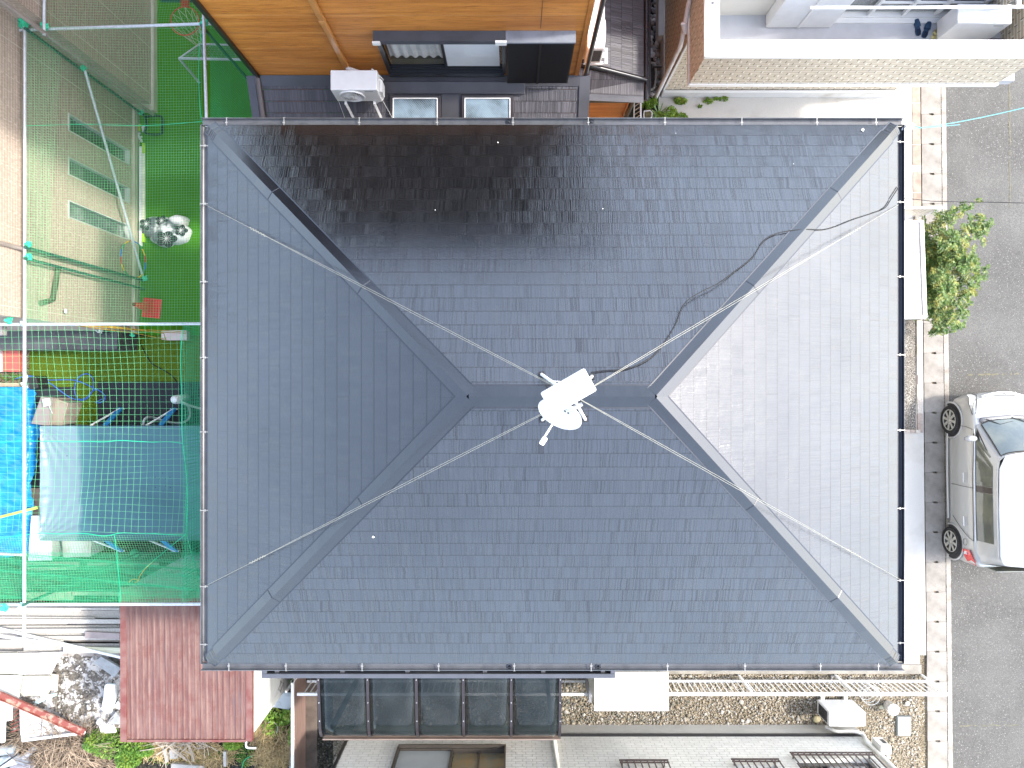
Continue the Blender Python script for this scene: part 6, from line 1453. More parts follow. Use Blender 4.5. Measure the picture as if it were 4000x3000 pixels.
# white storage shed near the middle of the lower eave
ss = thing('storage_shed', 'white metal storage shed, its dazzling flat top below the lower eave', 'shed', P(2466,2700,0))
zS = 1.88; a, b = P(2322,2628,zS), P(2612,2778,zS)
MB().box(a.x, b.x, b.y, a.y, zS-.07, zS).build('roof', M('shed top white', (.84,.84,.83), rough=.4, var=.03), ss, bevel=.008)
MB().box(a.x+.02, b.x-.02, b.y+.02, a.y-.03, .05, zS-.071).build('body', M('shed cream', (.55,.53,.46), rough=.5, var=.1), ss)
ribs = MB()
for i in range(14): x = lerp(a.x+.05, b.x-.3, i/13); ribs.box(x-.004, x+.004, a.y-.03, a.y-.022, .1, zS-.1)
ribs.build('door_rib', M('shed line', (.35,.33,.28)), ss)['kind'] = 'stuff'
MB().box(b.x-.20, b.x-.12, a.y-.03, a.y-.02, .1, zS-.08).build('door_edge', M('bronze door', (.20,.15,.09), rough=.5), ss)
tag(MB().box(P(2294,0,.6).x, P(2304,0,.6).x, P(0,2700,.4).y, P(0,2640,.4).y, 0, .9).box(P(2306,0,.6).x, P(2318,0,.6).x, P(0,2690,.4).y, P(0,2640,.4).y, 0, .8).build('leaning_board', M('board grey', (.25,.26,.28), rough=.5)), 'narrow grey boards leaning beside the white shed', 'board')
tag(MB().rbox(P(2307,2690,.1), (.09,.05,.06), 0).build('blue_block', M('block blue', (.02,.09,.40))), 'small blue block at the foot of the grey boards by the white shed', 'block')

# ------------------------------------------------------------------ textured white house at the bottom
wh_ = thing('textured_house', 'off-white house with textured panel walls along the bottom edge', 'house', (1.8, -8, 0))
TEX = brick_mat('textured panel', (.84,.82,.75), (.78,.76,.69), (.60,.57,.50), .19, .085, ms=.006, bump=1.0, off=.37, var=.22, stretch=(2,2,1), rough=.75, smooth=.4)
HX0, HX1, HY = P(1367,2876,.42).x, P(3376,2860,.42).x, -6.885
def zat(py): return H-(-HY)*F/(py-1500)
def xat(px, z): return (px-2000)/F*(H-z)
w1z = zat(2921); hol = [(xat(1562,w1z)-HX0, xat(1970,w1z)-HX0, w1z-.42, w1z-.42+1.2)]
gw = []
for (pa, pb_, py) in ((2430,2612,2980),(2868,3045,2976),(3098,3412,2950)):
    z = zat(py+14); gw.append((xat(pa,z)-HX0, xat(pb_,z)-HX0-.08, z-.42, z-.42+.9))
mb = MB().wall((HX0, HY, .42), (1,0,0), (0,0,1), (0,1,0), HX1-HX0, 3.1, hol+gw, .11)
mb.wall((HX0, HY-5, .42), (0,1,0), (0,0,1), (-1,0,0), 5, 3.1).wall((HX1, HY-5, .42), (0,1,0), (0,0,1), (1,0,0), 5, 3.1)
mb.build('wall', TEX, wh_)
MB().box(HX0-.5, HX1+.5, HY-5.6, HY+.25, 3.52, 3.66).build('roof', M('brown eave', (.10,.09,.085)), wh_)  # unseen roof, its height lowered to let more light onto the wall
MB().box(HX0+.02, HX1-.02, HY-.3, HY+.035, 0, .385).build('foundation', M('house foundation', (.48,.47,.43), rough=.85, var=.15, vs=1.5, bump=.1), wh_)
MB().box(HX0-.02, HX1+.02, HY-.1, HY+.045, .386, .415).build('flashing_strip', BLACK, wh_)
MB().box(HX0-.055, HX0-.002, HY-.02, HY+.03, .42, 3.5).build('corner_trim', BLACK, wh_)
MB().box(HX1-.05, HX1+.012, HY+.001, HY+.014, .42, 3.5).build('corner_trim', M('white corner', (.75,.74,.7)), wh_)
h_ = hol[0]; X0, X1, Z0, Z1 = HX0+h_[0], HX0+h_[1], h_[2]+.42, h_[3]+.42
BRZ = M('bronze frame', (.075,.062,.05), rough=.4, metal=.2, var=.2)
wfo = MB().box(X0-.03, X1+.03, HY+.0, HY+.05, Z0-.04, Z0-.001).box(X0-.04, X0, HY-.1, HY+.04, Z0, Z1).box(X1, X1+.03, HY-.1, HY+.04, Z0, Z1).box(X0, X1, HY-.10, HY-.0, Z0+.001, Z0+.03).box(lerp(X0,X1,.50)-.02, lerp(X0,X1,.50)+.02, HY-.06, HY-.02, Z0+.03, Z1).box(lerp(X0,X1,.76)-.015, lerp(X0,X1,.76)+.015, HY-.09, HY-.061, Z0+.03, Z1).build('window', BRZ, wh_)
MB().box(X0, lerp(X0,X1,.49), HY-.055, HY-.045, Z0+.03, Z1).build('pane', M('milky pane', (.42,.46,.47), rough=.25, var=.15, vs=1, coat=.5), wh_).parent = wfo
MB().box(lerp(X0,X1,.52), X1, HY-.095, HY-.088, Z0+.03, Z1).build('pane', M('olive pane', (.16,.17,.13), rough=.15, col2=(.28,.18,.07), vs=2, coat=.3), wh_).parent = wfo
for k, g in enumerate(gw):
    X0, X1, Z0, Z1 = HX0+g[0], HX0+g[1], g[2]+.42, g[3]+.42
    wo_ = MB().box(X0-.02, X1+.02, HY-.1, HY-.08, Z0, Z1).build('window', BLACK, wh_)
    MB().box(X0+.03, X1-.03, HY-.079, HY-.07, Z0+.03, Z1).build('pane', GLASSD, wh_).parent = wo_
    gr = MB()
    for z in (Z0-.03, Z0+.05): gr.bar((X0-.05, HY+.10, z), (X1+.08, HY+.10, z), .022, .022)
    n_ = max(6, int((X1-X0)/.105))
    for i in range(n_+1): x = lerp(X0-.03, X1+.06, i/n_); gr.bar((x, HY+.10, Z0-.03), (x, HY+.10, Z1+.1), .018, .018, up=(0,1,0))
    for x in (X0, X1): gr.bar((x, HY+.10, Z0+.0), (x, HY, Z0+.0), .02, .02)
    gr.build('window_grille', M('grille brown', (.085,.06,.055), rough=.45, var=.2), wh_).parent = wo_
# meter box and pipe run on the right corner
MB().rbox((xat(3440,.95), HY+.10, .98), (.19,.16,.35), 0).build('meter_box', OFFW, wh_, bevel=.01)
MB().box(xat(3450,1)-.02, xat(3450,1)+.05, HY+.181, HY+.184, .9, 1.05).build('meter_window', M('meter glass', (.08,.08,.08), rough=.2), wh_)
ap5 = P(3256,2842,.66)
acg = ac_unit('white outdoor unit standing on the gravel at the lower right', (P(3255,2790,.7).x-.06, P(3395,2842,.7).y+.0, .10), .70, .28, .56, R(0), slots=True)
PIPEW = M('duct cream', (.72,.70,.64), rough=.4)
tag(MB().tube(smooth([P(3225,2840,.3), P(3270,2856,.45), P(3330,2856,.45), P(3372,2870,.5), (HX1-.12, HY+.06, .75), (HX1-.10, HY+.05, 1.0), (HX1-.10, HY+.05, 1.8)], 6), .034, 10).build('pipe_duct', PIPEW), 'cream pipe duct from the gravel outdoor unit up the white house corner', 'duct')
# small things on the gravel
g_ = P(3466,2752,.0); gp = thing('lidded_pot', 'white round lid on a pot among the pebbles at lower right', 'pot', g_)
MB().lathe([(.075,0),(.09,.02),(.10,.22),(.115,.225)], g_, 20).build('pot', WHITEP, gp); MB().lathe([(.115,.226),(.115,.245),(.02,.25),(.02,.265),(.0001,.266)], g_, 24).build('lid', WHITE, gp)
g2_ = P(3382,2700,.0); MBc = M('wire rack', (.55,.55,.53), rough=.4, metal=.4)
rk = MB()
for r, z in ((.165,.01),(.175,.12),(.18,.22)): rk.tube([(g2_.x+r*math.cos(k*.2618), g2_.y+r*math.sin(k*.2618), z) for k in range(24)], .0055, 5, closed=True)
for k in range(16): a = k*.3927; rk.tube([(g2_.x+.02*math.cos(a), g2_.y+.02*math.sin(a), .012), (g2_.x+.165*math.cos(a), g2_.y+.165*math.sin(a), .012), (g2_.x+.18*math.cos(a), g2_.y+.18*math.sin(a), .22)], .0028, 4)
tag(rk.build('wire_basket', MBc), 'round silver wire basket on the gravel under the white fence', 'basket')
mcp = P(3533,2838,.05); mh_ = thing('meter_cover', 'grey square cover in a dark frame set in the gravel', 'utility cover', mcp)
MB().box(mcp.x-.145, mcp.x+.145, mcp.y-.205, mcp.y+.205, -.02, .035).build('frame', M('cover frame', (.13,.14,.135), rough=.7), mh_, bevel=.01)
MB().box(mcp.x-.12, mcp.x+.12, mcp.y-.18, mcp.y+.18, .036, .046).build('cover', M('cover grey', (.48,.50,.49), rough=.7, var=.25, vs=30), mh_, bevel=.008)
for i, (px, py, sx_, sy_) in enumerate(((3190,2810,.05,.075),(3443,2762,.05,.04),(3545,2748,.04,.04))):
    pbm = MB(); pebble(pbm, P(px, py, .03), max(sx_, sy_), random.Random(i), 9); tag(pbm.build('stone', M('stone olive %d' % i, ((.34,.30,.18),(.50,.48,.34),(.62,.60,.55))[i], rough=.8)), ('oval olive stone left of the gravel outdoor unit','pale green stone beside the white lidded pot','round white stone right of the lidded pot')[i], 'stone')

# ------------------------------------------------------------------ red shed at the lower left
rs = thing('red_shed', 'shed with rusty red ribbed metal roof and a white side wall', 'shed', P(730,2700,0))
RZ_ = 2.3
X0, X1 = P(475,0,RZ_).x, P(982,0,RZ_).x; Y1, Y0 = P(0,2290,RZ_).y, P(0,2893,RZ_).y
def rust_mat():
    m, nt, b = newmat('rusty red roof'); tc = node(nt, 'ShaderNodeTexCoord').outputs['Object']
    mp = node(nt, 'ShaderNodeMapping'); mp.inputs['Scale'].default_value = (14,1.2,1); nt.links.new(tc, mp.inputs[0])
    c = mixc(nt, ramp(nt, noise(nt, mp.outputs[0], 1.2, 6, .7), .38, .62), (.12,.052,.043), (.19,.11,.088))
    c = mixc(nt, mth(nt, 'MULTIPLY', ramp(nt, noise(nt, tc, 2.6, 8, .75), .50, .60), .6), c, (.13,.042,.032))
    c = mixc(nt, mth(nt, 'MULTIPLY', ramp(nt, noise(nt, tc, 22, 5, .8), .60, .68), .6), c, (.26,.17,.13))
    c = mixc(nt, mth(nt, 'MULTIPLY', ramp(nt, noise(nt, mp.outputs[0], .7, 3, .7), .60, .70), .6), c, (.11,.075,.08))
    nt.links.new(c, b.inputs['Base Color']); b.inputs['Roughness'].default_value = .6
    bp = node(nt, 'ShaderNodeBump'); bp.inputs['Strength'].default_value = .3; bp.inputs['Distance'].default_value = .01
    nt.links.new(noise(nt, tc, 40, 4), bp.inputs['Height']); nt.links.new(bp.outputs[0], b.inputs['Normal']); return m
RUST = rust_mat(); rg_ = random.Random(2)
prof = [(X0+.10, 0)]; x = X0+.10; k = 0
while x < X1-.10:
    pat = ((.055,.016,.012,.012),(.05,.012,.02,.014),(.07,.012,.012,.010))[k % 3]; k += 1
    for q in ((pat[0],0),(pat[1],.014),(pat[2],.014),(pat[3],0)):
        x += q[0]; prof.append((min(x, X1-.08), q[1]))
mb = MB(); n = len(prof)
v = [(x, Y0+.03, RZ_+z) for x, z in prof]+[(x, Y1, RZ_+z+.06) for x, z in prof]
mb.add(v, [(i, i+1, n+i+1, n+i) for i in range(n-1)])
mb.build('roof', RUST, rs, solid=.004)
MB().box(X0, X0+.10, Y0, Y1, RZ_-.06, RZ_+.045).box(X1-.085, X1+.02, Y0, Y1, RZ_-.06, RZ_+.03).box(X0+.101, X1-.086, Y0-.012, Y0+.028, RZ_-.07, RZ_+.03).build('roof_edge', M('edge red', (.15,.043,.035), rough=.55, col2=(.20,.11,.09), vs=5), rs)
SWH = M('shed wall white', (.74,.74,.68), rough=.6, var=.08, vs=2)
MB().box(X0+.1, X1-.02, Y0+.05, Y1, .0, RZ_-.061).build('wall', SWH, rs)
xw = X1-.018
MB().box(xw, xw+.008, P(0,2660,1).y-.3, P(0,2660,1).y+.9, .12, RZ_-.2).build('door', M('door white', (.70,.70,.66), rough=.5), rs, bevel=.003)
rm_ = MB(); dcy, dcz = P(1085,2680,.7).y, .72
pts_ = [(xw+.012, dcy+a, dcz+b) for a, b in ((-.12,0),(-.05,.04),(0,.17),(.05,.04),(.12,0),(.05,-.04),(0,-.17),(-.05,-.04))]
rm_.tube(pts_, .005, 4, closed=True); rm_.build('door_mark', M('mark grey', (.12,.11,.11)), rs)
tag(MB().plate([P(1040,2758,.30), P(1128,2772,.30), P(1152,2745,.34), P(1152,2707,.36), P(1098,2706,.36)], .02).build('grey_panel', M('panel grey', (.42,.44,.43), rough=.6, col2=(.25,.27,.26), vs=5, lo=.55, hi=.7)), 'weathered grey sheet leaning between the shed wall and brown fence', 'sheet')
# pole and white pipe elbow by the shed corner
tag(MB().tube([P(990,2908,.25), P(1042,2826,.5)], .014, 6).build('rusty_pole', M('rust pole', (.22,.13,.07), rough=.8, var=.4, vs=10)), 'thin rusty pole leaning at the corner of the red shed', 'pole')
tag(MB().tube(smooth([P(962,2896,1.2), P(961,2912,1.1), P(968,2921,1.1), P(1000,2922,1.1)], 4), .018, 8).build('pipe_elbow', WHITEP), 'white pipe elbow at the lower right corner of the red shed', 'pipe')
tag(MB().tube(smooth([P(1048,2822,.3), P(1062,2819,.3), P(1078,2828,.3), P(1086,2846,.3), P(1080,2862,.3)], 4), .010, 6).build('bent_hose', M('hose pale', (.35,.33,.28), rough=.6)), 'curved pale hose in the weeds right of the red shed', 'hose')
tag(MB().tube(smooth([P(992,2950,.1), P(960,2965,.1), P(947,2990,.1), P(944,3030,.1)], 4), .010, 6).build('green_hose', M('hose green', (.01,.40,.14), rough=.4)), 'bright green hose in the dry grass at the bottom edge', 'hose')
tag(MB().box(P(1130,0,.1).x, P(1160,0,.1).x, P(0,3060,.1).y, P(0,2912,.1).y, 0, .10).build('duct_block', M('block pale', (.50,.52,.52), rough=.6, var=.15)), 'pale grey duct block with dark holes beside the brown fence', 'block')
# weeds and dry grass
LG = leaf_mat('weed green', (.05,.13,.015), (.13,.25,.03), (.20,.28,.03)); LG2 = leaf_mat('weed yellow green', (.10,.20,.02), (.20,.34,.03), (.26,.30,.04))
leafpatch('leafy_weeds', [px_region(430,2920,105,55,0,.55), px_region(360,2905,45,40,.1,.5), px_region(490,2975,50,40,0,.4), px_region(560,2935,40,28,0,.25)], 5200, .05, LG, 'dense green weeds at the foot of the debris heap', kind='stuff', seed=31)
leafpatch('leafy_weeds', [px_region(1085,2800,62,45,0,.45), px_region(1130,2790,28,30,0,.5), px_region(1060,2850,45,35,0,.3), px_region(1140,2880,18,50,0,.4), px_region(905,2915,38,18,0,.2), px_region(1143,2665,10,14,.1,.3)], 2600, .06, LG2, 'bright green weeds between the red shed and the brown fence', kind='stuff', seed=32)
leafpatch('leafy_weeds', [px_region(2530,400,26,22,0,.25), px_region(2560,390,10,20,0,.25), px_region(2580,450,45,18,0,.18), px_region(2625,435,22,26,0,.25), px_region(2660,390,26,12,0,.15), px_region(2640,455,50,18,0,.08)], 1100, .055, LG2, 'green weeds on the dark soil above the upper gutter', kind='stuff', seed=33)
for i, (px, py, r, n_, lb_) in enumerate(((2768,392,20,90,'largest green weed tuft at the wall of the tiled building'),(2798,383,10,30,'small weed tuft second from the left at the tiled building'),(2828,383,18,60,'yellowish green weed tuft furthest right at the tiled building'),(2734,413,10,24,'tiny weed sprouting from the concrete near the soil edge'))):
    leafpatch('weed_tuft', [px_region(px, py, r, r*.6, 0, .1)], n_, .05, LG2, lb_, 'weed', seed=40+i)
yu = MB(); rg_ = random.Random(6); c = P(2572,447,.05)
for k in range(26):
    a = rg_.uniform(0,6.28); L = rg_.uniform(.14,.30); sdv = Vector((-math.sin(a), math.cos(a), 0))*.008
    p0, p1, p2 = c, c+Vector((math.cos(a)*L*.6, math.sin(a)*L*.6, L*.55)), c+Vector((math.cos(a)*L, math.sin(a)*L, L*.35)); yu.add([p0-sdv, p0+sdv, p1+sdv, p1-sdv, p2], [(0,1,2,3),(3,2,4)])
tag(yu.build('spider_plant', leaf_mat('strap leaf', (.12,.22,.05), (.26,.36,.14), (.2,.3,.1))), 'spiky strap-leaved plant on the dark soil beside the square pot', 'plant')
sp0 = P(2531,447,.15); sq = thing('square_pot', 'square cream pot with dry plant on the dark soil', 'flower pot', (sp0.x, sp0.y, 0))
MB().tube([P(x, y, .2) for x, y in ((2516,434),(2540,432),(2546,440),(2546,456),(2540,463),(2520,463),(2514,455))], .012, 6, closed=True).build('pot_rim', WHITE, sq)
MB().rbox(P(2531,447,.09), (.13,.13,.18), 0).build('pot_body', M('pot soil dry', (.20,.17,.08), rough=1, var=.5, vs=40), sq)
rl_ = thing('white_railing', 'small white railing at the foot of the orange house corner', 'railing', P(2490,420,0))
a, b = P(2503,372,.7), P(2503,480,.7); MB().bar(a, b, .03, .03).build('rail', WHITE, rl_)
MB().bar(P(2478,378,.4), P(2476,480,.4), .02, .02).build('rail', OFFW, rl_)
for i in range(6): MB().bar(P(2501,385+i*16,.68), P(2478,400+i*16,.25), .012, .012).build('slat', OFFW, rl_)
cs = P(2545,275,.2); cm = thing('water_basin', 'grey plastic basin with black hoses in the dark gap', 'basin', (cs.x, cs.y, 0))
ring_ = [P(x, y, .28) for x, y in ((2520,244),(2548,246),(2560,256),(2562,300),(2556,340),(2544,350),(2518,348))]
MB().tube(smooth(ring_+[ring_[0]], 4), .022, 8).build('basin_rim', M('basin grey', (.36,.36,.33), rough=.6), cm)
MB().prism([(p.x, p.y) for p in ring_], .02, .20).build('basin_body', M('basin inside', (.03,.03,.03), rough=.7), cm)
MB().tube(smooth([P(2530,280,.3), P(2548,290,.35), P(2556,308,.3), P(2548,325,.25)], 4), .012, 6).tube([P(2548,262,.3), P(2585,262,.3)], .02, 6).build('basin_hose', BLACK, cm)
# dry grass tangles and brush
def tangle(name, regions, n, L0, L1, r, mat, label, seed, flat=.35, bend=.5):
    rg_ = random.Random(seed); mb = MB()
    for _ in range(n):
        cx_, cy_, rx, ry, z0, h = rg_.choice(regions); a = rg_.uniform(0,6.28); q = rg_.random()**.5
        p = Vector((cx_+rx*q*math.cos(a), cy_+ry*q*math.sin(a), z0+h*rg_.random())); az = rg_.uniform(0,6.28); L = rg_.uniform(L0, L1); pts = [p]
        for k in range(3):
            az += rg_.uniform(-bend,bend); p = p+Vector((math.cos(az), math.sin(az), rg_.uniform(-flat,flat)))*L/3; p.z = max(.01, p.z); pts.append(p)
        rr = r*rg_.uniform(.5,1.5)
        mb.tube(pts, rr, 3, cap=False)
    o = mb.build(name, mat); return tag(o, label, 'dry grass', kind='stuff')
HAY = leaf_mat('hay', (.40,.28,.12), (.60,.46,.24), (.26,.19,.09), rough=.8)
BRUSH = leaf_mat('brushwood', (.17,.12,.08), (.40,.31,.22), (.09,.07,.05), rough=.85)
tangle('dry_grass', [px_region(1080,2900,70,60,0,.25), px_region(1060,2970,70,50,0,.25), px_region(640,2930,90,25,0,.1), px_region(800,2950,120,50,0,.1), px_region(1010,2860,30,30,0,.15)], 3600, .06, .26, .0035, HAY, 'straw coloured dry grass below and right of the red shed', 51)
tangle('brushwood', [px_region(270,2900,120,30,.1,.35), px_region(230,2960,110,40,0,.3), px_region(350,2975,80,30,0,.2), px_region(110,2870,30,25,0,.2)], 1300, .15, .75, .0045, BRUSH, 'heap of brown dead twigs at the bottom left', 52, bend=.25)
tangle('dry_canes', [px_region(640,2905,60,10,.05,.1), px_region(760,2898,50,8,.05,.1)], 90, .2, .5, .008, M('cane', (.42,.36,.28), rough=.8), 'bundle of pale canes under the shed roof edge', 53, bend=.1)
leafpatch('low_weeds', [px_region(700,2960,150,30,0,.06), px_region(860,2950,60,30,0,.06), px_region(960,2960,40,40,0,.1)], 1200, .035, LG, 'sparse low weeds on the rough ground below the shed', kind='stuff', seed=61)
for i, (px, py, sx_, sy_, rz_, lb_) in enumerate(((683,2940,.17,.19,.1,'small grey concrete block on the ground below the red shed'),(735,3000,.65,.18,-.08,'long pale concrete slab at the bottom edge'),(882,2960,.06,.30,.02,'upright weathered post stub below the shed'),(650,2945,.06,.28,.25,'crooked whitish branch lying below the shed'))):
    tag(MB().rbox(P(px, py, .06), (sx_, sy_, .12), rz_).build(('concrete_block','concrete_slab','post_stub','branch')[i], CONC, bevel=.01), lb_, ('block','slab','post','branch')[i])

# ------------------------------------------------------------------ debris heap at the lower left
PLW = rand_mat('weathered boards', [(.62,.60,.57),(.44,.41,.37),(.56,.54,.49),(.70,.69,.67),(.33,.28,.24)], bump=.3)
rg_ = random.Random(14); names = ['plank']*1
rows = []
py = 2372
bi = 0
while py < 2548:
    wpx = rg_.choice((7,9,12,16,22)); xa_ = rg_.choice((-60,-60,-60,rg_.uniform(60,240))); xb_ = 472-rg_.choice((0,0,4,rg_.uniform(60,260)))
    rows.append((xa_, xb_, py+wpx/2, wpx)); py += wpx*rg_.uniform(.75,1.05)
def board(name, a, b, wd, ht, mat, label, cat='plank', group=None): return tag(MB().bar(a, b, wd, ht).build(name, mat, bevel=.003), label, cat, group)
for i, (xa_, xb_, y_, wpx) in enumerate(rows):
    z = rg_.uniform(.22,.42); d = H-z; dy = rg_.uniform(-3,3)
    board('weathered_plank', P(xa_, y_, z), P(xb_, y_+dy, z+rg_.uniform(-.03,.03)), wpx/F*d*1.05, .035, PLW, 'bleached plank in the stack left of the red shed, %s from the top' % ORD[i], group='bleached planks stacked left of the red shed')
for i, (a, b, y_, z) in enumerate(((-60,470,2385,.12),(-60,470,2430,.12),(-60,470,2480,.10),(-60,470,2530,.10))):
    board('weathered_plank', P(a, y_, z), P(b, y_+2, z), .30, .10, M('plank grey dark', (.42,.38,.34), rough=.9, var=.3), 'grey lower plank under the bleached stack, %s of four from the top' % ORD[i], group='grey planks under the timber stack')
board('white_lath', P(-40,2478,.50), P(330,2532,.46), .05, .03, WHITE, 'long white lath lying diagonally over the timber stack')
board('white_lath', P(0,2455,.52), P(472,2568,.44), .045, .03, WHITE, 'longest white lath slanting down to the red shed')
board('pipe_board', P(335,2478,.48), P(470,2484,.46), .12, .06, M('taupe board', (.36,.29,.27), rough=.6), 'taupe rounded board on the right of the timber stack')
board('cream_board', P(250,2535,.40), P(474,2540,.38), .11, .04, M('cream board', (.62,.60,.44), rough=.7, var=.2, stretch=(1,20,1)), 'cream slatted board at the lower edge of the timber stack')
# rubble ground, sheets, slabs
def rubble_mat():
    m, nt, b = newmat('rubble'); tc = node(nt, 'ShaderNodeTexCoord').outputs['Object']
    c = mixc(nt, ramp(nt, noise(nt, tc, 22, 6, .8), .4, .6), (.07,.06,.05), (.19,.17,.14))
    c = mixc(nt, ramp(nt, noise(nt, tc, 3.6, 7, .72), .50, .53), c, (.50,.48,.45))
    nt.links.new(c, b.inputs['Base Color']); b.inputs['Roughness'].default_value = .95
    bp = node(nt, 'ShaderNodeBump'); bp.inputs['Strength'].default_value = .9; bp.inputs['Distance'].default_value = .03
    nt.links.new(noise(nt, tc, 12, 6), bp.inputs['Height']); nt.links.new(bp.outputs[0], b.inputs['Normal']); return m
import mathutils
def heap(u, v):
    x = lerp(P(40,0,.2).x, P(478,0,.2).x, u); y = lerp(P(0,2862,.2).y+.05*u, P(0,2550,.2).y, v)
    return (x, y, .12+.10*mathutils.noise.noise(Vector((x*3,y*3,0)))+.05*mathutils.noise.noise(Vector((x*11,y*11,3))))
tag(MB().grid(heap, 70, 60).build('rubble_heap', rubble_mat()), 'grey mossy rubble heap with pale lumps left of the red shed', 'rubble', kind='stuff')
def sheet_(name, px, z, th, mat, lab, cat='sheet', bev=.004):
    pts = [P(x, y, z+(q[2] if len(q) > 2 else 0)) for q in px for x, y in [q[:2]]]
    if (pts[1]-pts[0]).cross(pts[2]-pts[0]).z < 0: pts = pts[::-1]
    return tag(MB().plate(pts, th).build(name, mat, bevel=bev), lab, cat)
CRM = M('cream sheet', (.44,.41,.31), rough=.6, var=.18, vs=3, bump=.3, bs=8)
sheet_('cream_sheet', [(-60,2555),(66,2550),(66,2634),(-60,2632)], .40, .03, CRM, 'crumpled cream sheet at the left edge under the timber stack')
sheet_('white_sheet', [(68,2552),(250,2546),(215,2600),(196,2640),(68,2636)], .38, .03, M('stained white sheet', (.54,.51,.48), rough=.7, col2=(.30,.265,.24), vs=4), 'stained white sheet below the timber stack')
sheet_('cream_sheet', [(-60,2636),(88,2640),(76,2708),(72,2730),(-60,2722)], .44, .03, M('cream pale', (.52,.51,.44), rough=.6, var=.2), 'pale cream panel left of the folded cream cloth')
sheet_('folded_cloth', [(90,2640),(196,2640),(200,2690),(180,2722),(88,2718),(78,2706)], .46, .03, CRM, 'folded cream cloth draped on the debris', 'cloth', .012)
sheet_('white_board', [(76,2762),(130,2790),(330,2865,-.1),(84,2896),(78,2850)], .34, .03, M('peeled board', (.56,.54,.51), rough=.7, col2=(.26,.23,.20), vs=6, lo=.5, hi=.6, stretch=(1,3,1)), 'peeling white board with broken edge under the red beam', 'board')
sheet_('white_board', [(330,2868),(86,2899),(85,2890),(330,2858)], .40, .04, WHITE, 'white strip along the lower edge of the peeling board', 'board')
sheet_('white_door', [(-60,2735),(42,2745),(44,2815),(18,2818),(15,2902),(-60,2902)], .55, .05, M('door board', (.60,.59,.55), rough=.5, var=.06), 'white door panel at the bottom left edge', 'board')
sheet_('green_tarp_scrap', [(135,2742,-.05),(168,2722),(190,2712),(224,2706),(222,2716),(180,2732),(150,2748)], .42, .015, M('mint scrap', (.45,.68,.66), rough=.4), 'pale mint plastic scrap beside the folded cloth', 'plastic scrap')
GSL = M('grey slab', (.34,.345,.34), rough=.8, var=.25, vs=6)
sheet_('stone_slab', [(366,2590),(394,2564),(472,2610),(446,2646)], .30, .06, GSL, 'rectangular grey slab at the top of the rubble near the shed', 'slab')
sheet_('stone_slab', [(408,2680),(414,2672),(448,2674),(452,2730),(440,2762),(432,2786),(396,2770),(404,2720)], .30, .06, M('white slab', (.76,.76,.75), rough=.8, var=.1), 'tall white broken slab on the rubble by the shed', 'slab')
sheet_('stone_slab', [(452,2782),(476,2812),(476,2830),(412,2828)], .28, .06, GSL, 'triangular grey slab touching the shed edge', 'slab')
sheet_('stone_slab', [(374,2824),(384,2808),(410,2826),(420,2830),(440,2832),(452,2862),(392,2866),(388,2842)], .26, .05, M('white slab', (.76,.76,.75)), 'jagged white slab below the triangular grey one', 'slab')
sheet_('stone_slab', [(446,2762),(458,2740),(468,2758),(466,2772)], .26, .05, M('bluish slab', (.60,.66,.67), rough=.8), 'small bluish slab beside the tall white one', 'slab')
sheet_('stone_slab', [(200,2632,.0),(226,2636),(222,2700),(198,2712)], .25, .03, M('pinkish slab', (.62,.56,.50), rough=.85, var=.2, vs=10), 'narrow pinkish slab right of the folded cloth', 'slab')
rb = MB()
for _ in range(320):
    q = rg_.random(); px, py = rg_.uniform(225,470), rg_.uniform(2556,2862)
    if px < 360 and py > 2800: continue
    r = rg_.choice((.010,.014,.018,.022,.035)); pebble(rb, P(px, py, .17+rg_.uniform(-.02,.05)), r, rg_, 6)
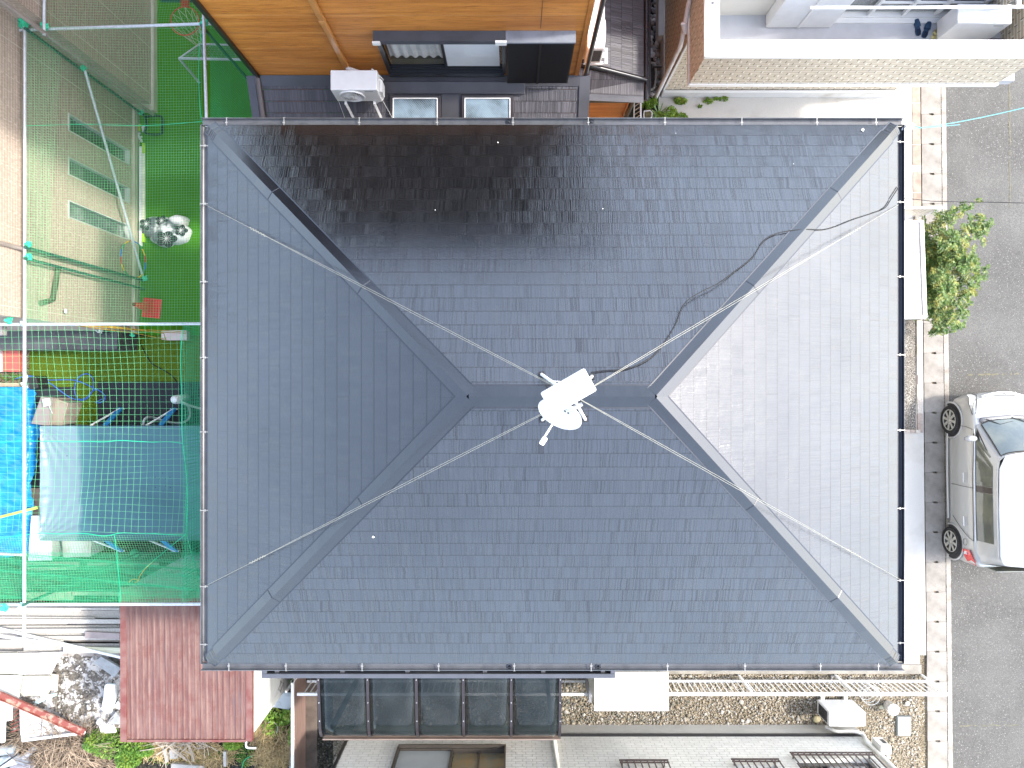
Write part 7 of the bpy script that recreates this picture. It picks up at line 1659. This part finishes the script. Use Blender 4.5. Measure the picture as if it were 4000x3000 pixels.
tag(rb.build('rubble_lumps', rand_mat('rubble lumps', [(.38,.36,.34),(.60,.59,.57),(.17,.15,.13),(.46,.42,.36),(.11,.10,.085)])), 'broken pale rubble lumps strewn over the heap', 'rubble', kind='stuff')
# red steel beam and the slatted red rack
rbm = thing('red_beam', 'rusty red steel channel lying diagonally across the debris', 'beam', P(160,2790,.5))
a, b = P(-20,2705,.62), P(330,2860,.42); u_ = (b-a).normalized(); s_ = u_.cross(Vector((0,0,1))).normalized(); RB = M('beam red', (.22,.06,.045), rough=.6, col2=(.36,.24,.18), vs=7, lo=.5, hi=.62)
MB().bar(a, b, .125, .012).build('web', RB, rbm); MB().bar(a+s_*.068+Vector((0,0,.02)), b+s_*.068+Vector((0,0,.02)), .010, .05).build('flange', RB, rbm); MB().bar(a-s_*.068+Vector((0,0,.02)), b-s_*.068+Vector((0,0,.02)), .010, .05).build('flange', RB, rbm)
rk_ = MB()
for i in range(7): rk_.bar(P(44,2775+i*14,.30), P(76,2752+i*16,.30), .018, .02)
tag(rk_.build('red_rack', M('rack rust', (.22,.06,.045), rough=.7, var=.4, vs=10)), 'rusty red slatted rack between the door panel and peeling board', 'rack')
# stacked roof tiles / grey jars at the bottom left
for i, (px, py, rx, rz_, c_) in enumerate(((25,2930,.10,.1,(.34,.37,.37)),(30,2972,.12,.25,(.52,.56,.56)),(78,2965,.09,-.4,(.26,.27,.29)),(90,2995,.10,.2,(.30,.29,.32)),(110,2945,.06,.7,(.36,.36,.37)))):
    p = P(px, py, .12); mt = Matrix.Rotation(rz_, 3, 'Z')
    tag(MB().tube([p-mt@Vector((.22,0,0)), p-mt@Vector((.1,0,0)), p+mt@Vector((.2,0,0))], [rx*.8,rx,rx*.9], 12).build('roof_tile', M('tile grey %d' % i, c_, rough=.35, var=.3, vs=8)), ('curved glazed grey roof tile furthest left in the tile pile','pale bluish roof tile at the bottom edge','dark grey tile in the middle of the tile pile','purplish grey tile at the bottom of the pile','small grey tile fragment nearest the twigs')[i], 'roof tile')
tag(MB().bar(P(-10,3000,.35), P(66,2948,.35), .03, .02).build('black_bar', M('bar black', (.03,.03,.03))), 'black metal bar across the grey roof tiles', 'bar')
